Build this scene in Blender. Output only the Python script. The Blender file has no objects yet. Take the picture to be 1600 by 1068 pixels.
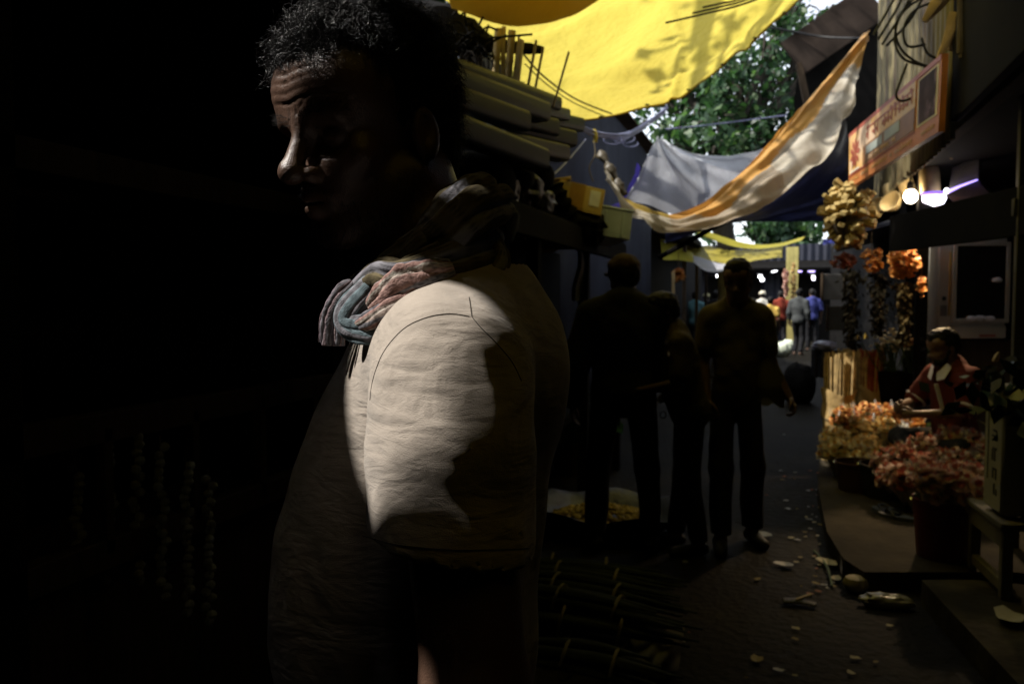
import bpy, bmesh, math, random
import numpy as np
from mathutils import Vector, Matrix, Quaternion
from mathutils.bvhtree import BVHTree

R = math.radians
rng = random.Random(7)
nr = np.random.RandomState(7)
C = bpy.context.scene.collection
scene = bpy.context.scene

# ------------------------------------------------------------------ camera, sky, sun, exposure
F = 1333.0                      # focal length in pixels of the 1600 px wide photograph
CAM = Vector((0, 0, 1.42))
YAW, PITCH = R(16.7), R(2.9)
cam_d = bpy.data.cameras.new("camera")
cam = bpy.data.objects.new("camera", cam_d)
C.objects.link(cam)
cam.location = CAM
cam.rotation_euler = (R(90) - PITCH, 0, YAW)
cam_d.sensor_width = 36
cam_d.lens = 36 * F / 1600
cam_d.clip_start = 0.02
cam_d.clip_end = 500
cam_d.dof.use_dof = True
cam_d.dof.focus_distance = 0.84
cam_d.dof.aperture_fstop = 10.5
scene.camera = cam

SUN_AZ, SUN_EL = 4.0, 52.0      # azimuth counted from the camera's left towards the camera
_sa, _se = R(SUN_AZ), R(SUN_EL)
SUN = Matrix.Rotation(YAW, 3, 'Z') @ Vector((-math.cos(_se) * math.cos(_sa), -math.cos(_se) * math.sin(_sa), math.sin(_se)))
world = bpy.data.worlds.new("World")
scene.world = world
world.use_nodes = True
wn = world.node_tree.nodes
sky = wn.new("ShaderNodeTexSky")
sky.sky_type = 'NISHITA'
sky.sun_disc = False
sky.sun_elevation = _se
sky.sun_rotation = math.atan2(SUN.x, SUN.y)
sky.air_density = 0.8
sky.dust_density = 0.9
sky.ozone_density = 0.0
bg = wn["Background"]
bg.inputs[1].default_value = 0.15
hs = wn.new("ShaderNodeHueSaturation")          # hazy, washed out sky
hs.inputs['Saturation'].default_value = 0.35
hs.inputs['Value'].default_value = 1.1
world.node_tree.links.new(sky.outputs[0], hs.inputs['Color'])
world.node_tree.links.new(hs.outputs[0], bg.inputs[0])
sun_d = bpy.data.lights.new("sun", 'SUN')
sun_d.energy = 3.3
sun_d.angle = R(0.5)
sun_d.color = (1.0, 0.95, 0.88)
sun = bpy.data.objects.new("sun", sun_d)
C.objects.link(sun)
sun.rotation_mode = 'QUATERNION'
sun.rotation_quaternion = SUN.to_track_quat('Z', 'Y')
scene.view_settings.view_transform = 'Standard'
scene.view_settings.look = 'None'
scene.view_settings.exposure = 1.25
scene.view_settings.gamma = 1.0
scene.render.engine = 'CYCLES'
scene.cycles.use_denoising = True
scene.cycles.max_bounces = 8
scene.cycles.diffuse_bounces = 4
scene.cycles.transparent_max_bounces = 16
scene.cycles.caustics_reflective = False
scene.cycles.caustics_refractive = False
scene.cycles.sample_clamp_indirect = 4.0

# ------------------------------------------------------------------ survey helpers (photo pixel + distance -> place)
RC = Matrix.Rotation(YAW, 3, 'Z') @ Matrix.Rotation(R(90) - PITCH, 3, 'X')
def ray(px, py):
    return RC @ Vector(((px - 800) / F, -(py - 534) / F, -1.0))
def P(px, py, d):
    return CAM + ray(px, py) * d
def PZ(px, py, z=0.0):
    r = ray(px, py); return CAM + r * ((z - CAM.z) / r.z)
def PX(px, py, X):
    r = ray(px, py); return CAM + r * (X / r.x)
def PY(px, py, Y):
    r = ray(px, py); return CAM + r * (Y / r.y)

# ------------------------------------------------------------------ materials
def mat(name, col, rough=0.8, var=0.25, scale=6.0, bump=0.0, bscale=60.0, spec=0.3, metal=0.0, transl=0.0,
        tcol=None, stretch=(1, 1, 1), emit=None, alpha=1.0, detail=4.0, col2=None, c2scale=2.0, c2lo=0.45, c2hi=0.6,
        bdist=0.002, attr=None, sheen=0.0, wave=None):
    m = bpy.data.materials.new(name)
    m.use_nodes = True
    n, l = m.node_tree.nodes, m.node_tree.links; bp = None
    b = n["Principled BSDF"]; out = n["Material Output"]
    b.inputs["Roughness"].default_value = rough
    b.inputs["Specular IOR Level"].default_value = spec
    b.inputs["Metallic"].default_value = metal
    if sheen: b.inputs["Sheen Weight"].default_value = sheen
    tc = n.new("ShaderNodeTexCoord"); mp = n.new("ShaderNodeMapping")
    mp.inputs["Scale"].default_value = stretch
    l.new(tc.outputs["Object"], mp.inputs[0])
    nz = n.new("ShaderNodeTexNoise"); nz.inputs["Scale"].default_value = scale; nz.inputs["Detail"].default_value = detail
    l.new(mp.outputs[0], nz.inputs["Vector"])
    rp = n.new("ShaderNodeValToRGB")
    rp.color_ramp.elements[0].position = 0.3; rp.color_ramp.elements[1].position = 0.7
    c = Vector(col)
    rp.color_ramp.elements[0].color = (*(c * (1 - var)), 1); rp.color_ramp.elements[1].color = (*[min(1, x) for x in c * (1 + var)], 1)
    l.new(nz.outputs["Fac"], rp.inputs[0])
    colout = rp.outputs[0]
    if col2:
        n2 = n.new("ShaderNodeTexNoise"); n2.inputs["Scale"].default_value = c2scale; n2.inputs["Detail"].default_value = 6
        l.new(mp.outputs[0], n2.inputs["Vector"])
        r2 = n.new("ShaderNodeValToRGB"); r2.color_ramp.elements[0].position = c2lo; r2.color_ramp.elements[1].position = c2hi
        l.new(n2.outputs["Fac"], r2.inputs[0])
        mx = n.new("ShaderNodeMix"); mx.data_type = 'RGBA'
        l.new(r2.outputs[0], mx.inputs[0]); l.new(colout, mx.inputs[6]); mx.inputs[7].default_value = (*col2, 1)
        colout = mx.outputs[2]
    if attr:
        at = n.new("ShaderNodeAttribute"); at.attribute_name = attr
        mx = n.new("ShaderNodeMix"); mx.data_type = 'RGBA'; mx.blend_type = 'MULTIPLY'; mx.inputs[0].default_value = 1
        l.new(colout, mx.inputs[6]); l.new(at.outputs["Color"], mx.inputs[7])
        colout = mx.outputs[2]
    l.new(colout, b.inputs["Base Color"])
    if bump:
        nb = n.new("ShaderNodeTexNoise"); nb.inputs["Scale"].default_value = bscale; nb.inputs["Detail"].default_value = 5
        l.new(mp.outputs[0], nb.inputs["Vector"])
        bp = n.new("ShaderNodeBump"); bp.inputs["Strength"].default_value = bump; bp.inputs["Distance"].default_value = bdist
        l.new(nb.outputs["Fac"], bp.inputs["Height"]); l.new(bp.outputs[0], b.inputs["Normal"])
    if emit:
        b.inputs["Emission Color"].default_value = (*emit[0], 1); b.inputs["Emission Strength"].default_value = emit[1]
    if alpha < 1:
        b.inputs["Alpha"].default_value = alpha
    if transl:
        t = n.new("ShaderNodeBsdfTranslucent"); ms = n.new("ShaderNodeMixShader"); ms.inputs[0].default_value = transl
        if tcol:
            mt = n.new("ShaderNodeMix"); mt.data_type = 'RGBA'; mt.inputs[0].default_value = 0.8
            l.new(colout, mt.inputs[6]); mt.inputs[7].default_value = (*tcol, 1)
            l.new(mt.outputs[2], t.inputs[0])
        else:
            l.new(colout, t.inputs[0])
        if bp: l.new(bp.outputs[0], t.inputs['Normal'])
        l.new(b.outputs[0], ms.inputs[1]); l.new(t.outputs[0], ms.inputs[2]); l.new(ms.outputs[0], out.inputs[0])
    return m

# ------------------------------------------------------------------ mesh builder
class MB:
    def __init__(s):
        s.v = []; s.f = []; s.m = []; s.col = None
    def add(s, vs, fs, m=0):
        o = len(s.v)
        s.v.extend((float(p[0]), float(p[1]), float(p[2])) for p in vs)
        s.f.extend(tuple(int(i) + o for i in f) for f in fs)
        s.m.extend([m] * len(fs))
    def box(s, c, size, rot=None, b=0.004, m=0):
        h = [x / 2 for x in size]; b = min(b, min(h) * 0.6)
        vs = []; idx = {}
        for sx in (-1, 1):
            for sy in (-1, 1):
                for sz in (-1, 1):
                    for k in range(3):
                        p = [sx * h[0], sy * h[1], sz * h[2]]
                        for q in range(3):
                            if q != k: p[q] -= math.copysign(b, p[q])
                        idx[(sx, sy, sz, k)] = len(vs); vs.append(Vector(p))
        fs = []
        for k in range(3):
            i, j = [q for q in range(3) if q != k]
            for sg in (-1, 1):
                f = []
                for (u, w) in ((-1, -1), (1, -1), (1, 1), (-1, 1)):
                    t = [0, 0, 0]; t[k] = sg; t[i] = u; t[j] = w
                    f.append(idx[(*t, k)])
                fs.append(f)
            for u in (-1, 1):
                for w in (-1, 1):
                    f = []
                    for (sg, kk) in ((-1, i), (1, i), (1, j), (-1, j)):
                        t = [0, 0, 0]; t[k] = sg; t[i] = u; t[j] = w
                        f.append(idx[(*t, kk)])
                    fs.append(f)
        for sx in (-1, 1):
            for sy in (-1, 1):
                for sz in (-1, 1):
                    fs.append([idx[(sx, sy, sz, k)] for k in range(3)])
        c = Vector(c)
        s.add([c + (rot @ p if rot else p) for p in vs], fs, m)
    def beam(s, a, b, w, t, up=(0, 0, 1), m=0, bev=0.003):      # box from a to b
        a, b = Vector(a), Vector(b); z = (b - a); L = z.length; z.normalize()
        up = Vector(up)
        if abs(z.dot(up)) > 0.95: up = Vector((1, 0, 0))
        x = up.cross(z).normalized(); y = z.cross(x)
        M = Matrix((x, y, z)).transposed()
        s.box((a + b) / 2, (w, t, L), M, bev, m)
    def tube(s, pts, r, n=8, m=0, flat=1.0, closed=False, caps=True, up=None, wob=None):
        pts = [Vector(p) for p in pts]; N = len(pts)
        rs = r if hasattr(r, '__len__') else [r] * N
        T = []
        for i in range(N):
            a = pts[(i - 1) % N] if (closed or i > 0) else pts[i]
            b = pts[(i + 1) % N] if (closed or i < N - 1) else pts[i]
            t = (b - a)
            T.append(t.normalized() if t.length > 1e-9 else Vector((0, 0, 1)))
        u = Vector(up) if up else (Vector((0, 0, 1)) if abs(T[0].z) < 0.9 else Vector((1, 0, 0)))
        u = (u - T[0] * u.dot(T[0])).normalized()
        vs = []
        for i in range(N):
            u = (u - T[i] * u.dot(T[i]))
            u = u.normalized() if u.length > 1e-6 else T[i].orthogonal().normalized()
            w = T[i].cross(u)
            for k in range(n):
                a = 2 * math.pi * k / n
                q = 1 + (wob(i / max(1, N - 1), a) if wob else 0)
                vs.append(pts[i] + (u * math.cos(a) * flat + w * math.sin(a)) * rs[i] * q)
        fs = []
        for i in range(N if closed else N - 1):
            j = (i + 1) % N
            for k in range(n):
                k2 = (k + 1) % n
                fs.append((i * n + k, i * n + k2, j * n + k2, j * n + k))
        if caps and not closed:
            fs.append(tuple(range(n))[::-1]); fs.append(tuple((N - 1) * n + k for k in range(n)))
        s.add(vs, fs, m)
    def lathe(s, c, prof, n=20, m=0, axis=None, wob=None):      # prof: (r, z)
        c = Vector(c); M = Vector(axis).to_track_quat('Z', 'Y').to_matrix() if axis else None
        vs = []; K = len(prof)
        for (r, z) in prof:
            for k in range(n):
                a = 2 * math.pi * k / n; q = 1 + (wob(a, z) if wob else 0)
                p = Vector((r * q * math.cos(a), r * q * math.sin(a), z))
                vs.append(c + (M @ p if M else p))
        fs = [(i * n + k, i * n + (k + 1) % n, (i + 1) * n + (k + 1) % n, (i + 1) * n + k) for i in range(K - 1) for k in range(n)]
        if prof[0][0] > 1e-4: fs.append(tuple(range(n))[::-1])
        if prof[-1][0] > 1e-4: fs.append(tuple((K - 1) * n + k for k in range(n)))
        s.add(vs, fs, m)
    def grid(s, g, m=0):
        a, b = len(g), len(g[0])
        s.add([p for row in g for p in row], [(i * b + j, i * b + j + 1, (i + 1) * b + j + 1, (i + 1) * b + j) for i in range(a - 1) for j in range(b - 1)], m)
    def ball(s, c, r, n=10, m=0, wob=0.0):
        c = Vector(c); rr = r if hasattr(r, '__len__') else (r, r, r)
        vs = []; K = max(5, n // 2 + 1)
        for i in range(K):
            th = math.pi * i / (K - 1)
            for k in range(n):
                a = 2 * math.pi * k / n; q = 1 + (rng.uniform(-wob, wob) if wob else 0)
                vs.append(c + Vector((rr[0] * math.sin(th) * math.cos(a) * q, rr[1] * math.sin(th) * math.sin(a) * q, rr[2] * math.cos(th) * q)))
        s.add(vs, [(i * n + k, (i + 1) * n + k, (i + 1) * n + (k + 1) % n, i * n + (k + 1) % n) for i in range(K - 1) for k in range(n)], m)
    def leaves(s, pts, size, m=0, jitter=0.5, aspect=0.55, down=0.0):
        N = len(pts)
        if N == 0: return
        pts = np.asarray(pts, float)
        d = nr.normal(size=(N, 3)); d[:, 2] -= down; d /= np.linalg.norm(d, axis=1)[:, None]
        e = nr.normal(size=(N, 3)); e -= d * (d * e).sum(1)[:, None]; e /= np.linalg.norm(e, axis=1)[:, None]
        nn = np.cross(d, e)
        L = size * (1 + jitter * (nr.rand(N) - 0.5) * 2)
        a = pts; b = pts + d * L[:, None] * 0.5 + e * L[:, None] * aspect * 0.5 + nn * L[:, None] * 0.08
        c = pts + d * L[:, None]; f = pts + d * L[:, None] * 0.5 - e * L[:, None] * aspect * 0.5 + nn * L[:, None] * 0.08
        vs = np.stack([a, b, c, f], 1).reshape(-1, 3)
        o = len(s.v)
        s.v.extend(map(tuple, vs.tolist()))
        s.f.extend((o + 4 * i, o + 4 * i + 1, o + 4 * i + 2, o + 4 * i + 3) for i in range(N))
        s.m.extend([m] * N)
    def build(s, name, mats, parent=None, smooth=True, local=False, normals=True, angle=40):
        me = bpy.data.meshes.new(name)
        vs = s.v
        if parent is not None and not local:
            inv = parent_matrix(parent).inverted()
            vs = [tuple(inv @ Vector(p)) for p in vs]
        me.from_pydata(vs, [], s.f)
        if not isinstance(mats, (list, tuple)): mats = [mats]
        for q in mats: me.materials.append(q)
        if len(mats) > 1: me.polygons.foreach_set("material_index", s.m)
        if normals:
            bm = bmesh.new(); bm.from_mesh(me); bmesh.ops.recalc_face_normals(bm, faces=bm.faces); bm.to_mesh(me); bm.free()
        if smooth:
            me.shade_smooth()
            if angle < 179: me.set_sharp_from_angle(angle=R(angle))
        if s.col is not None:
            ca = me.color_attributes.new("tint", 'FLOAT_COLOR', 'POINT')
            ca.data.foreach_set("color", np.asarray(s.col, np.float32).ravel())
        me.update()
        o = bpy.data.objects.new(name, me)
        C.objects.link(o)
        if parent is not None: o.parent = parent
        return o

def parent_matrix(o):
    M = Matrix.LocRotScale(o.location, o.rotation_euler, o.scale)
    return parent_matrix(o.parent) @ M if o.parent else M
def tag(o, label=None, cat=None, group=None, kind=None):
    if label: o["label"] = label
    if cat: o["category"] = cat
    if group: o["group"] = group
    if kind: o["kind"] = kind
    return o
def thing(name, label, cat, loc=(0, 0, 0), rz=0.0, group=None):
    o = bpy.data.objects.new(name, None); C.objects.link(o)
    o.empty_display_size = 0.1
    o.location = loc; o.rotation_euler = (0, 0, rz)
    return tag(o, label, cat, group)
def dup(root, loc, rz=0.0, label=None, scale=None, tilt=(0, 0)):
    def cp(o, par):
        c = o.copy(); C.objects.link(c)
        if par is not None: c.parent = par
        for ch in list(o.children): cp(ch, c)
        return c
    r = cp(root, None)
    r.location = loc; r.rotation_euler = (tilt[0], tilt[1], rz)
    if scale: r.scale = (scale,) * 3
    if label: r["label"] = label
    return r
def lerp(a, b, t): return a + (b - a) * t
def spline(pts, n):                     # Catmull-Rom through the points
    pts = [Vector(p) for p in pts]; out = []
    K = len(pts) - 1
    for i in range(n):
        t = i / (n - 1) * K; k = min(int(t), K - 1); u = t - k
        p0, p1, p2, p3 = pts[max(k - 1, 0)], pts[k], pts[k + 1], pts[min(k + 2, K)]
        out.append(0.5 * ((2 * p1) + (p2 - p0) * u + (2 * p0 - 5 * p1 + 4 * p2 - p3) * u * u + (3 * p1 - p0 - 3 * p2 + p3) * u ** 3))
    return out
def sag(a, b, drop, n=16):
    a, b = Vector(a), Vector(b)
    return [a.lerp(b, i / (n - 1)) - Vector((0, 0, drop * 4 * (i / (n - 1)) * (1 - i / (n - 1)))) for i in range(n)]
def vnoise(p, scale, seed=0):           # smooth value noise, numpy points (N,3) -> (N,) in -1..1
    p = np.asarray(p, float) * scale + seed * 17.31
    i = np.floor(p).astype(np.int64); f = p - i; f = f * f * (3 - 2 * f)
    def h(x, y, z):
        q = (x * 374761393 + y * 668265263 + z * 2147483647 + seed * 974711) & 0x7fffffff
        q = ((q ^ (q >> 13)) * 1274126177) & 0x7fffffff
        return ((q ^ (q >> 16)) & 0xffff) / 32767.5 - 1
    r = 0
    for a in (0, 1):
        for b in (0, 1):
            for c in (0, 1):
                w = (f[:, 0] if a else 1 - f[:, 0]) * (f[:, 1] if b else 1 - f[:, 1]) * (f[:, 2] if c else 1 - f[:, 2])
                r = r + w * h(i[:, 0] + a, i[:, 1] + b, i[:, 2] + c)
    return r

# ------------------------------------------------------------------ smooth-union solids meshed with surface nets (bodies, clothes)
class SDF:
    def __init__(s, xs, ys, zs):
        s.ax = [np.asarray(q, np.float64) for q in (xs, ys, zs)]
        s.F = np.full([len(q) for q in s.ax], 9.0, np.float32)
    def win(s, lo, hi, mg):
        sl = []
        for q, a, b in zip(s.ax, lo, hi):
            i0 = max(0, np.searchsorted(q, a - mg) - 2); i1 = min(len(q), np.searchsorted(q, b + mg) + 2)
            if i1 <= i0: return None, None
            sl.append(slice(i0, i1))
        X, Y, Z = np.meshgrid(*[q[w] for q, w in zip(s.ax, sl)], indexing='ij', sparse=True)
        return tuple(sl), (X, Y, Z)
    def put(s, sl, d, k, op):
        A = s.F[sl]
        d = d.astype(np.float32)
        if op == 'u':
            if k > 0:
                h = np.maximum(k - np.abs(A - d), 0) / k; A[...] = np.minimum(A, d) - h * h * k * 0.25
            else: A[...] = np.minimum(A, d)
        else:
            d = -d
            if k > 0:
                h = np.maximum(k - np.abs(A - d), 0) / k; A[...] = np.maximum(A, d) + h * h * k * 0.25
            else: A[...] = np.maximum(A, d)
    def cone(s, a, b, ra, rb, k=0.02, op='u', clips=()):
        a = np.array(a, float); b = np.array(b, float); r = max(ra, rb)
        sl, X = s.win(np.minimum(a, b) - r, np.maximum(a, b) + r, k + 0.01)
        if sl is None: return
        ba = b - a; L = max(float(ba @ ba), 1e-12)
        t = np.clip(((X[0] - a[0]) * ba[0] + (X[1] - a[1]) * ba[1] + (X[2] - a[2]) * ba[2]) / L, 0, 1)
        d = np.sqrt((X[0] - a[0] - ba[0] * t) ** 2 + (X[1] - a[1] - ba[1] * t) ** 2 + (X[2] - a[2] - ba[2] * t) ** 2) - (ra + (rb - ra) * t)
        for (pt, nn) in clips:
            d = np.maximum(d, (X[0] - pt[0]) * nn[0] + (X[1] - pt[1]) * nn[1] + (X[2] - pt[2]) * nn[2])
        s.put(sl, d, k, op)
    def ell(s, c, r, k=0.02, M=None, op='u', clips=()):
        c = np.array(c, float); r = np.array(r, float); m = r.max()
        sl, X = s.win(c - m, c + m, k + 0.01)
        if sl is None: return
        q = [X[0] - c[0], X[1] - c[1], X[2] - c[2]]
        if M is not None:        # columns of M are the ellipsoid's axes
            M = np.array(M, float)
            q = [q[0] * M[0, i] + q[1] * M[1, i] + q[2] * M[2, i] for i in range(3)]
        k0 = np.sqrt((q[0] / r[0]) ** 2 + (q[1] / r[1]) ** 2 + (q[2] / r[2]) ** 2)
        k1 = np.sqrt((q[0] / r[0] ** 2) ** 2 + (q[1] / r[1] ** 2) ** 2 + (q[2] / r[2] ** 2) ** 2) + 1e-9
        d = k0 * (k0 - 1) / k1
        for (pt, nn) in clips:
            d = np.maximum(d, (X[0] - pt[0]) * nn[0] + (X[1] - pt[1]) * nn[1] + (X[2] - pt[2]) * nn[2])
        s.put(sl, d, k, op)
    def half(s, pt, nn):         # keep only the side where (p-pt).nn < 0
        X, Y, Z = np.meshgrid(*s.ax, indexing='ij', sparse=True)
        s.F = np.maximum(s.F, ((X - pt[0]) * nn[0] + (Y - pt[1]) * nn[1] + (Z - pt[2]) * nn[2]).astype(np.float32))
    def mesh(s):
        G = s.F; xs, ys, zs = s.ax
        sg = G < 0
        nx, ny, nz = G.shape
        cs = np.zeros((nx - 1, ny - 1, nz - 1), np.int8)
        for a in (0, 1):
            for b in (0, 1):
                for c in (0, 1):
                    cs += sg[a:nx - 1 + a, b:ny - 1 + b, c:nz - 1 + c]
        I = np.argwhere((cs > 0) & (cs < 8))
        idm = np.full(cs.shape, -1, np.int64); idm[I[:, 0], I[:, 1], I[:, 2]] = np.arange(len(I))
        acc = np.zeros((len(I), 3)); cnt = np.zeros(len(I))
        cor = [(a, b, c) for a in (0, 1) for b in (0, 1) for c in (0, 1)]
        val = {k: G[I[:, 0] + k[0], I[:, 1] + k[1], I[:, 2] + k[2]].astype(float) for k in cor}
        pos = {k: np.stack([xs[I[:, 0] + k[0]], ys[I[:, 1] + k[1]], zs[I[:, 2] + k[2]]], 1) for k in cor}
        for k in cor:
            for ax in range(3):
                if k[ax] == 0:
                    k2 = list(k); k2[ax] = 1; k2 = tuple(k2)
                    A, B = np.clip(val[k], -.2, .2), np.clip(val[k2], -.2, .2); cr = (A < 0) != (B < 0)
                    t = np.where(cr, A / np.where(np.abs(A - B) < 1e-12, 1, A - B), 0)
                    acc += np.where(cr[:, None], pos[k] + (pos[k2] - pos[k]) * t[:, None], 0); cnt += cr
        V = acc / np.maximum(cnt, 1)[:, None]
        fs = []
        for ax in range(3):
            b, c = [(1, 2), (2, 0), (0, 1)][ax]
            A = np.take(sg, range(0, sg.shape[ax] - 1), ax); B = np.take(sg, range(1, sg.shape[ax]), ax)
            E = np.argwhere(A != B)
            ok = np.ones(len(E), bool)
            for q in (b, c): ok &= (E[:, q] > 0) & (E[:, q] < sg.shape[q] - 1)
            E = E[ok]; inside = A[E[:, 0], E[:, 1], E[:, 2]]
            def cell(db, dc):
                T = E.copy(); T[:, b] += db; T[:, c] += dc
                return idm[T[:, 0], T[:, 1], T[:, 2]]
            q = np.stack([cell(-1, -1), cell(0, -1), cell(0, 0), cell(-1, 0)], 1)
            q[~inside] = q[~inside][:, ::-1]
            fs.append(q)
        fs = np.concatenate(fs); fs = fs[(fs >= 0).all(1)]
        return V, fs
def relax(V, fs, it=2, lam=0.5):
    e = np.concatenate([fs[:, [0, 1]], fs[:, [1, 2]], fs[:, [2, 3]], fs[:, [3, 0]]])
    for _ in range(it):
        S = np.zeros_like(V); n = np.zeros(len(V))
        np.add.at(S, e[:, 0], V[e[:, 1]]); np.add.at(S, e[:, 1], V[e[:, 0]])
        np.add.at(n, e[:, 0], 1); np.add.at(n, e[:, 1], 1)
        V = V + lam * (S / np.maximum(n, 1)[:, None] - V)
    return V
def vnormals(V, fs):
    N = np.zeros_like(V)
    fn = np.cross(V[fs[:, 2]] - V[fs[:, 0]], V[fs[:, 3]] - V[fs[:, 1]])
    for i in range(4): np.add.at(N, fs[:, i], fn)
    return N / (np.linalg.norm(N, axis=1)[:, None] + 1e-12)
def npmesh(name, V, fs, mats, parent=None, extra=None, fm=None):
    """links numpy verts/quads (in the parent's own space) as one mesh; extra is an MB joined into it"""
    me = bpy.data.meshes.new(name)
    vs = V.tolist(); ff = fs.tolist(); mi = [0] * len(ff) if fm is None else list(fm)
    if extra is not None:
        o = len(vs); vs += extra.v; ff += [[i + o for i in f] for f in extra.f]; mi += extra.m
    me.from_pydata(vs, [], ff)
    if not isinstance(mats, (list, tuple)): mats = [mats]
    for q in mats: me.materials.append(q)
    if len(mats) > 1: me.polygons.foreach_set("material_index", mi)
    me.shade_smooth(); me.update()
    o = bpy.data.objects.new(name, me); C.objects.link(o)
    if parent is not None: o.parent = parent
    return o
# ------------------------------------------------------------------ people: shared builders
def skin_mat(name, col, rough=0.42, spec=0.5, pores=0.35):
    m = mat(name, col, rough=rough, var=0.18, scale=14, spec=spec, bump=pores, bscale=900, bdist=0.0012)
    return m
M_SKIN = skin_mat("skin_brown", (0.105, 0.058, 0.036), 0.5, 0.4, 0.2)
M_SKIN_DARK = skin_mat("skin_dark_brown", (0.06, 0.035, 0.024), 0.5, 0.4, 0.2)
M_HAIR = mat("hair_black", (0.008, 0.007, 0.006), rough=0.6, spec=0.15, var=0.3, scale=40, bump=0.6, bscale=120, bdist=0.004)
M_EYEW = mat("eye_white", (0.5, 0.47, 0.42), rough=0.15, spec=0.6, var=0.05)
M_EYED = mat("eye_iris", (0.012, 0.008, 0.006), rough=0.08, spec=0.7, var=0.2)
def cloth(name, col, var=0.18, bump=0.35, scale=9, rough=0.9, **k):
    return mat(name, col, rough=rough, var=var, scale=scale, bump=bump, bscale=38, spec=0.15, bdist=0.012, **k)
M_BLACKCLOTH = cloth("black_cloth", (0.012, 0.012, 0.013))
M_DARKTROUSER = cloth("dark_trouser_cloth", (0.014, 0.014, 0.016))
M_OLIVE = cloth("olive_cloth", (0.075, 0.06, 0.032))
M_SANDAL = mat("dark_rubber", (0.012, 0.012, 0.014), rough=0.6, var=0.2)

def head_prims(S, T, M, sc=1.0, k=0.018, ears=True):
    def E(p, r, kk=k, op='u'): S.ell(T(*p), [x * sc for x in r], kk * sc, M, op)
    def Q(p, q, ra, rb, kk=k, op='u'): S.cone(T(*p), T(*q), ra * sc, rb * sc, kk * sc, op)
    E((-.004, 0, .036), (.099, .077, .084), 0)
    E((.038, 0, .042), (.056, .064, .058))
    for b in (-1, 1): E((.046, b * .034, .046), (.044, .036, .042), .03)
    E((.036, 0, -.05), (.050, .054, .064), .03)
    E((.068, 0, -.062), (.026, .034, .032), .02)
    for b in (-1, 1):
        Q((.058, b * .050, -.030), (.066, b * .034, -.036), .017, .016, .02)
        E((.074, b * .018, -.032), (.013, .011, .018), .014)
        Q((-.002, b * .056, -.055), (.058, b * .024, -.104), .017, .015, .024)
        Q((.077, b * .046, .013), (.088, b * .012, .012), .0115, .0105, .014)
    Q((.07, -.01, -.108), (.07, .01, -.108), .017, .017, .02)
    for b in (-1, 1):
        E((.093, b * .036, -.008), (.015, .018, .012), .016, 's')
        E((.0685, b * .033, -.006), (.0155, .0165, .0150), .003)
        E((.0865, b * .033, -.0115), (.007, .0115, .0018), .002, 's')
    Q((.088, 0, .008), (.113, 0, -.036), .0085, .0115, .012)
    E((.114, 0, -.039), (.0135, .0135, .0125), .008)
    for b in (-1, 1):
        E((.099, b * .0150, -.0435), (.0115, .0075, .0095), .006)
        E((.104, b * .0075, -.0535), (.006, .004, .004), .003, 's')
    Q((.086, -.018, -.0685), (.0955, 0, -.0665), .006, .0075, .008)
    Q((.086, .018, -.0685), (.0955, 0, -.0665), .006, .0075, .008)
    Q((.083, -.016, -.0795), (.0935, 0, -.0805), .006, .0085, .008)
    Q((.083, .016, -.0795), (.0935, 0, -.0805), .006, .0085, .008)
    E((.099, 0, -.0735), (.012, .022, .0016), .003, 's')
    if ears:
        for b in (-1, 1):
            E((-.012, b * .077, -.016), (.018, .010, .029), .006)
            E((-.008, b * .088, -.012), (.010, .008, .019), .005, 's')
def head_frame(yaw, tilt, roll=0.0):       # yaw: turn to the person's left; tilt: nod down; person faces -Y
    Rm = Matrix.Rotation(yaw, 3, 'Z') @ Matrix.Rotation(tilt, 3, 'X') @ Matrix.Rotation(roll, 3, 'Y')
    f, l, u = Rm @ Vector((0, -1, 0)), Rm @ Vector((1, 0, 0)), Rm @ Vector((0, 0, 1))
    return f, l, u
def fingers(mb, wrist, d, n, side, curl=0.5, sc=1.0, m=0):
    """five tapered bent fingers; d points along the hand, n is the back-of-hand normal, side +1/-1 puts the thumb"""
    d = Vector(d).normalized(); n = Vector(n); n = (n - d * n.dot(d)).normalized(); t = d.cross(n) * side
    w = Vector(wrist)
    for i, (off, L, r) in enumerate(((.027, .070, .0085), (.009, .078, .009), (-.009, .073, .0085), (-.026, .058, .0075))):
        p = w + d * .072 * sc + t * off * sc; q = [p - d * .02 * sc]; a = 0.12
        q.append(p); dirv = d
        for sgm, fr in enumerate((.46, .30, .24)):
            a += curl * (0.75 + 0.2 * i * 0.3) * (0.9 if sgm else 0.7)
            dirv = (d * math.cos(a) - n * math.sin(a))
            p = p + dirv * L * fr * sc; q.append(p)
        mb.tube(q, [r * sc, r * sc, r * .98 * sc, r * .9 * sc, r * .62 * sc], 8, m)
    p = w + d * .022 * sc + t * .028 * sc
    q = [p - t * .012 * sc, p]; a = 0.65
    for fr in (.034, .028, .022):
        dirv = (d * math.cos(a) + t * math.sin(a) - n * 0.45 * (0.4 + curl)).normalized(); p = p + dirv * fr * sc; q.append(p); a -= 0.25 + curl * .25
    mb.tube(q, [.011 * sc, .0115 * sc, .0105 * sc, .0095 * sc, .0065 * sc], 8, m)
    return w + d * .06 * sc

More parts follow.
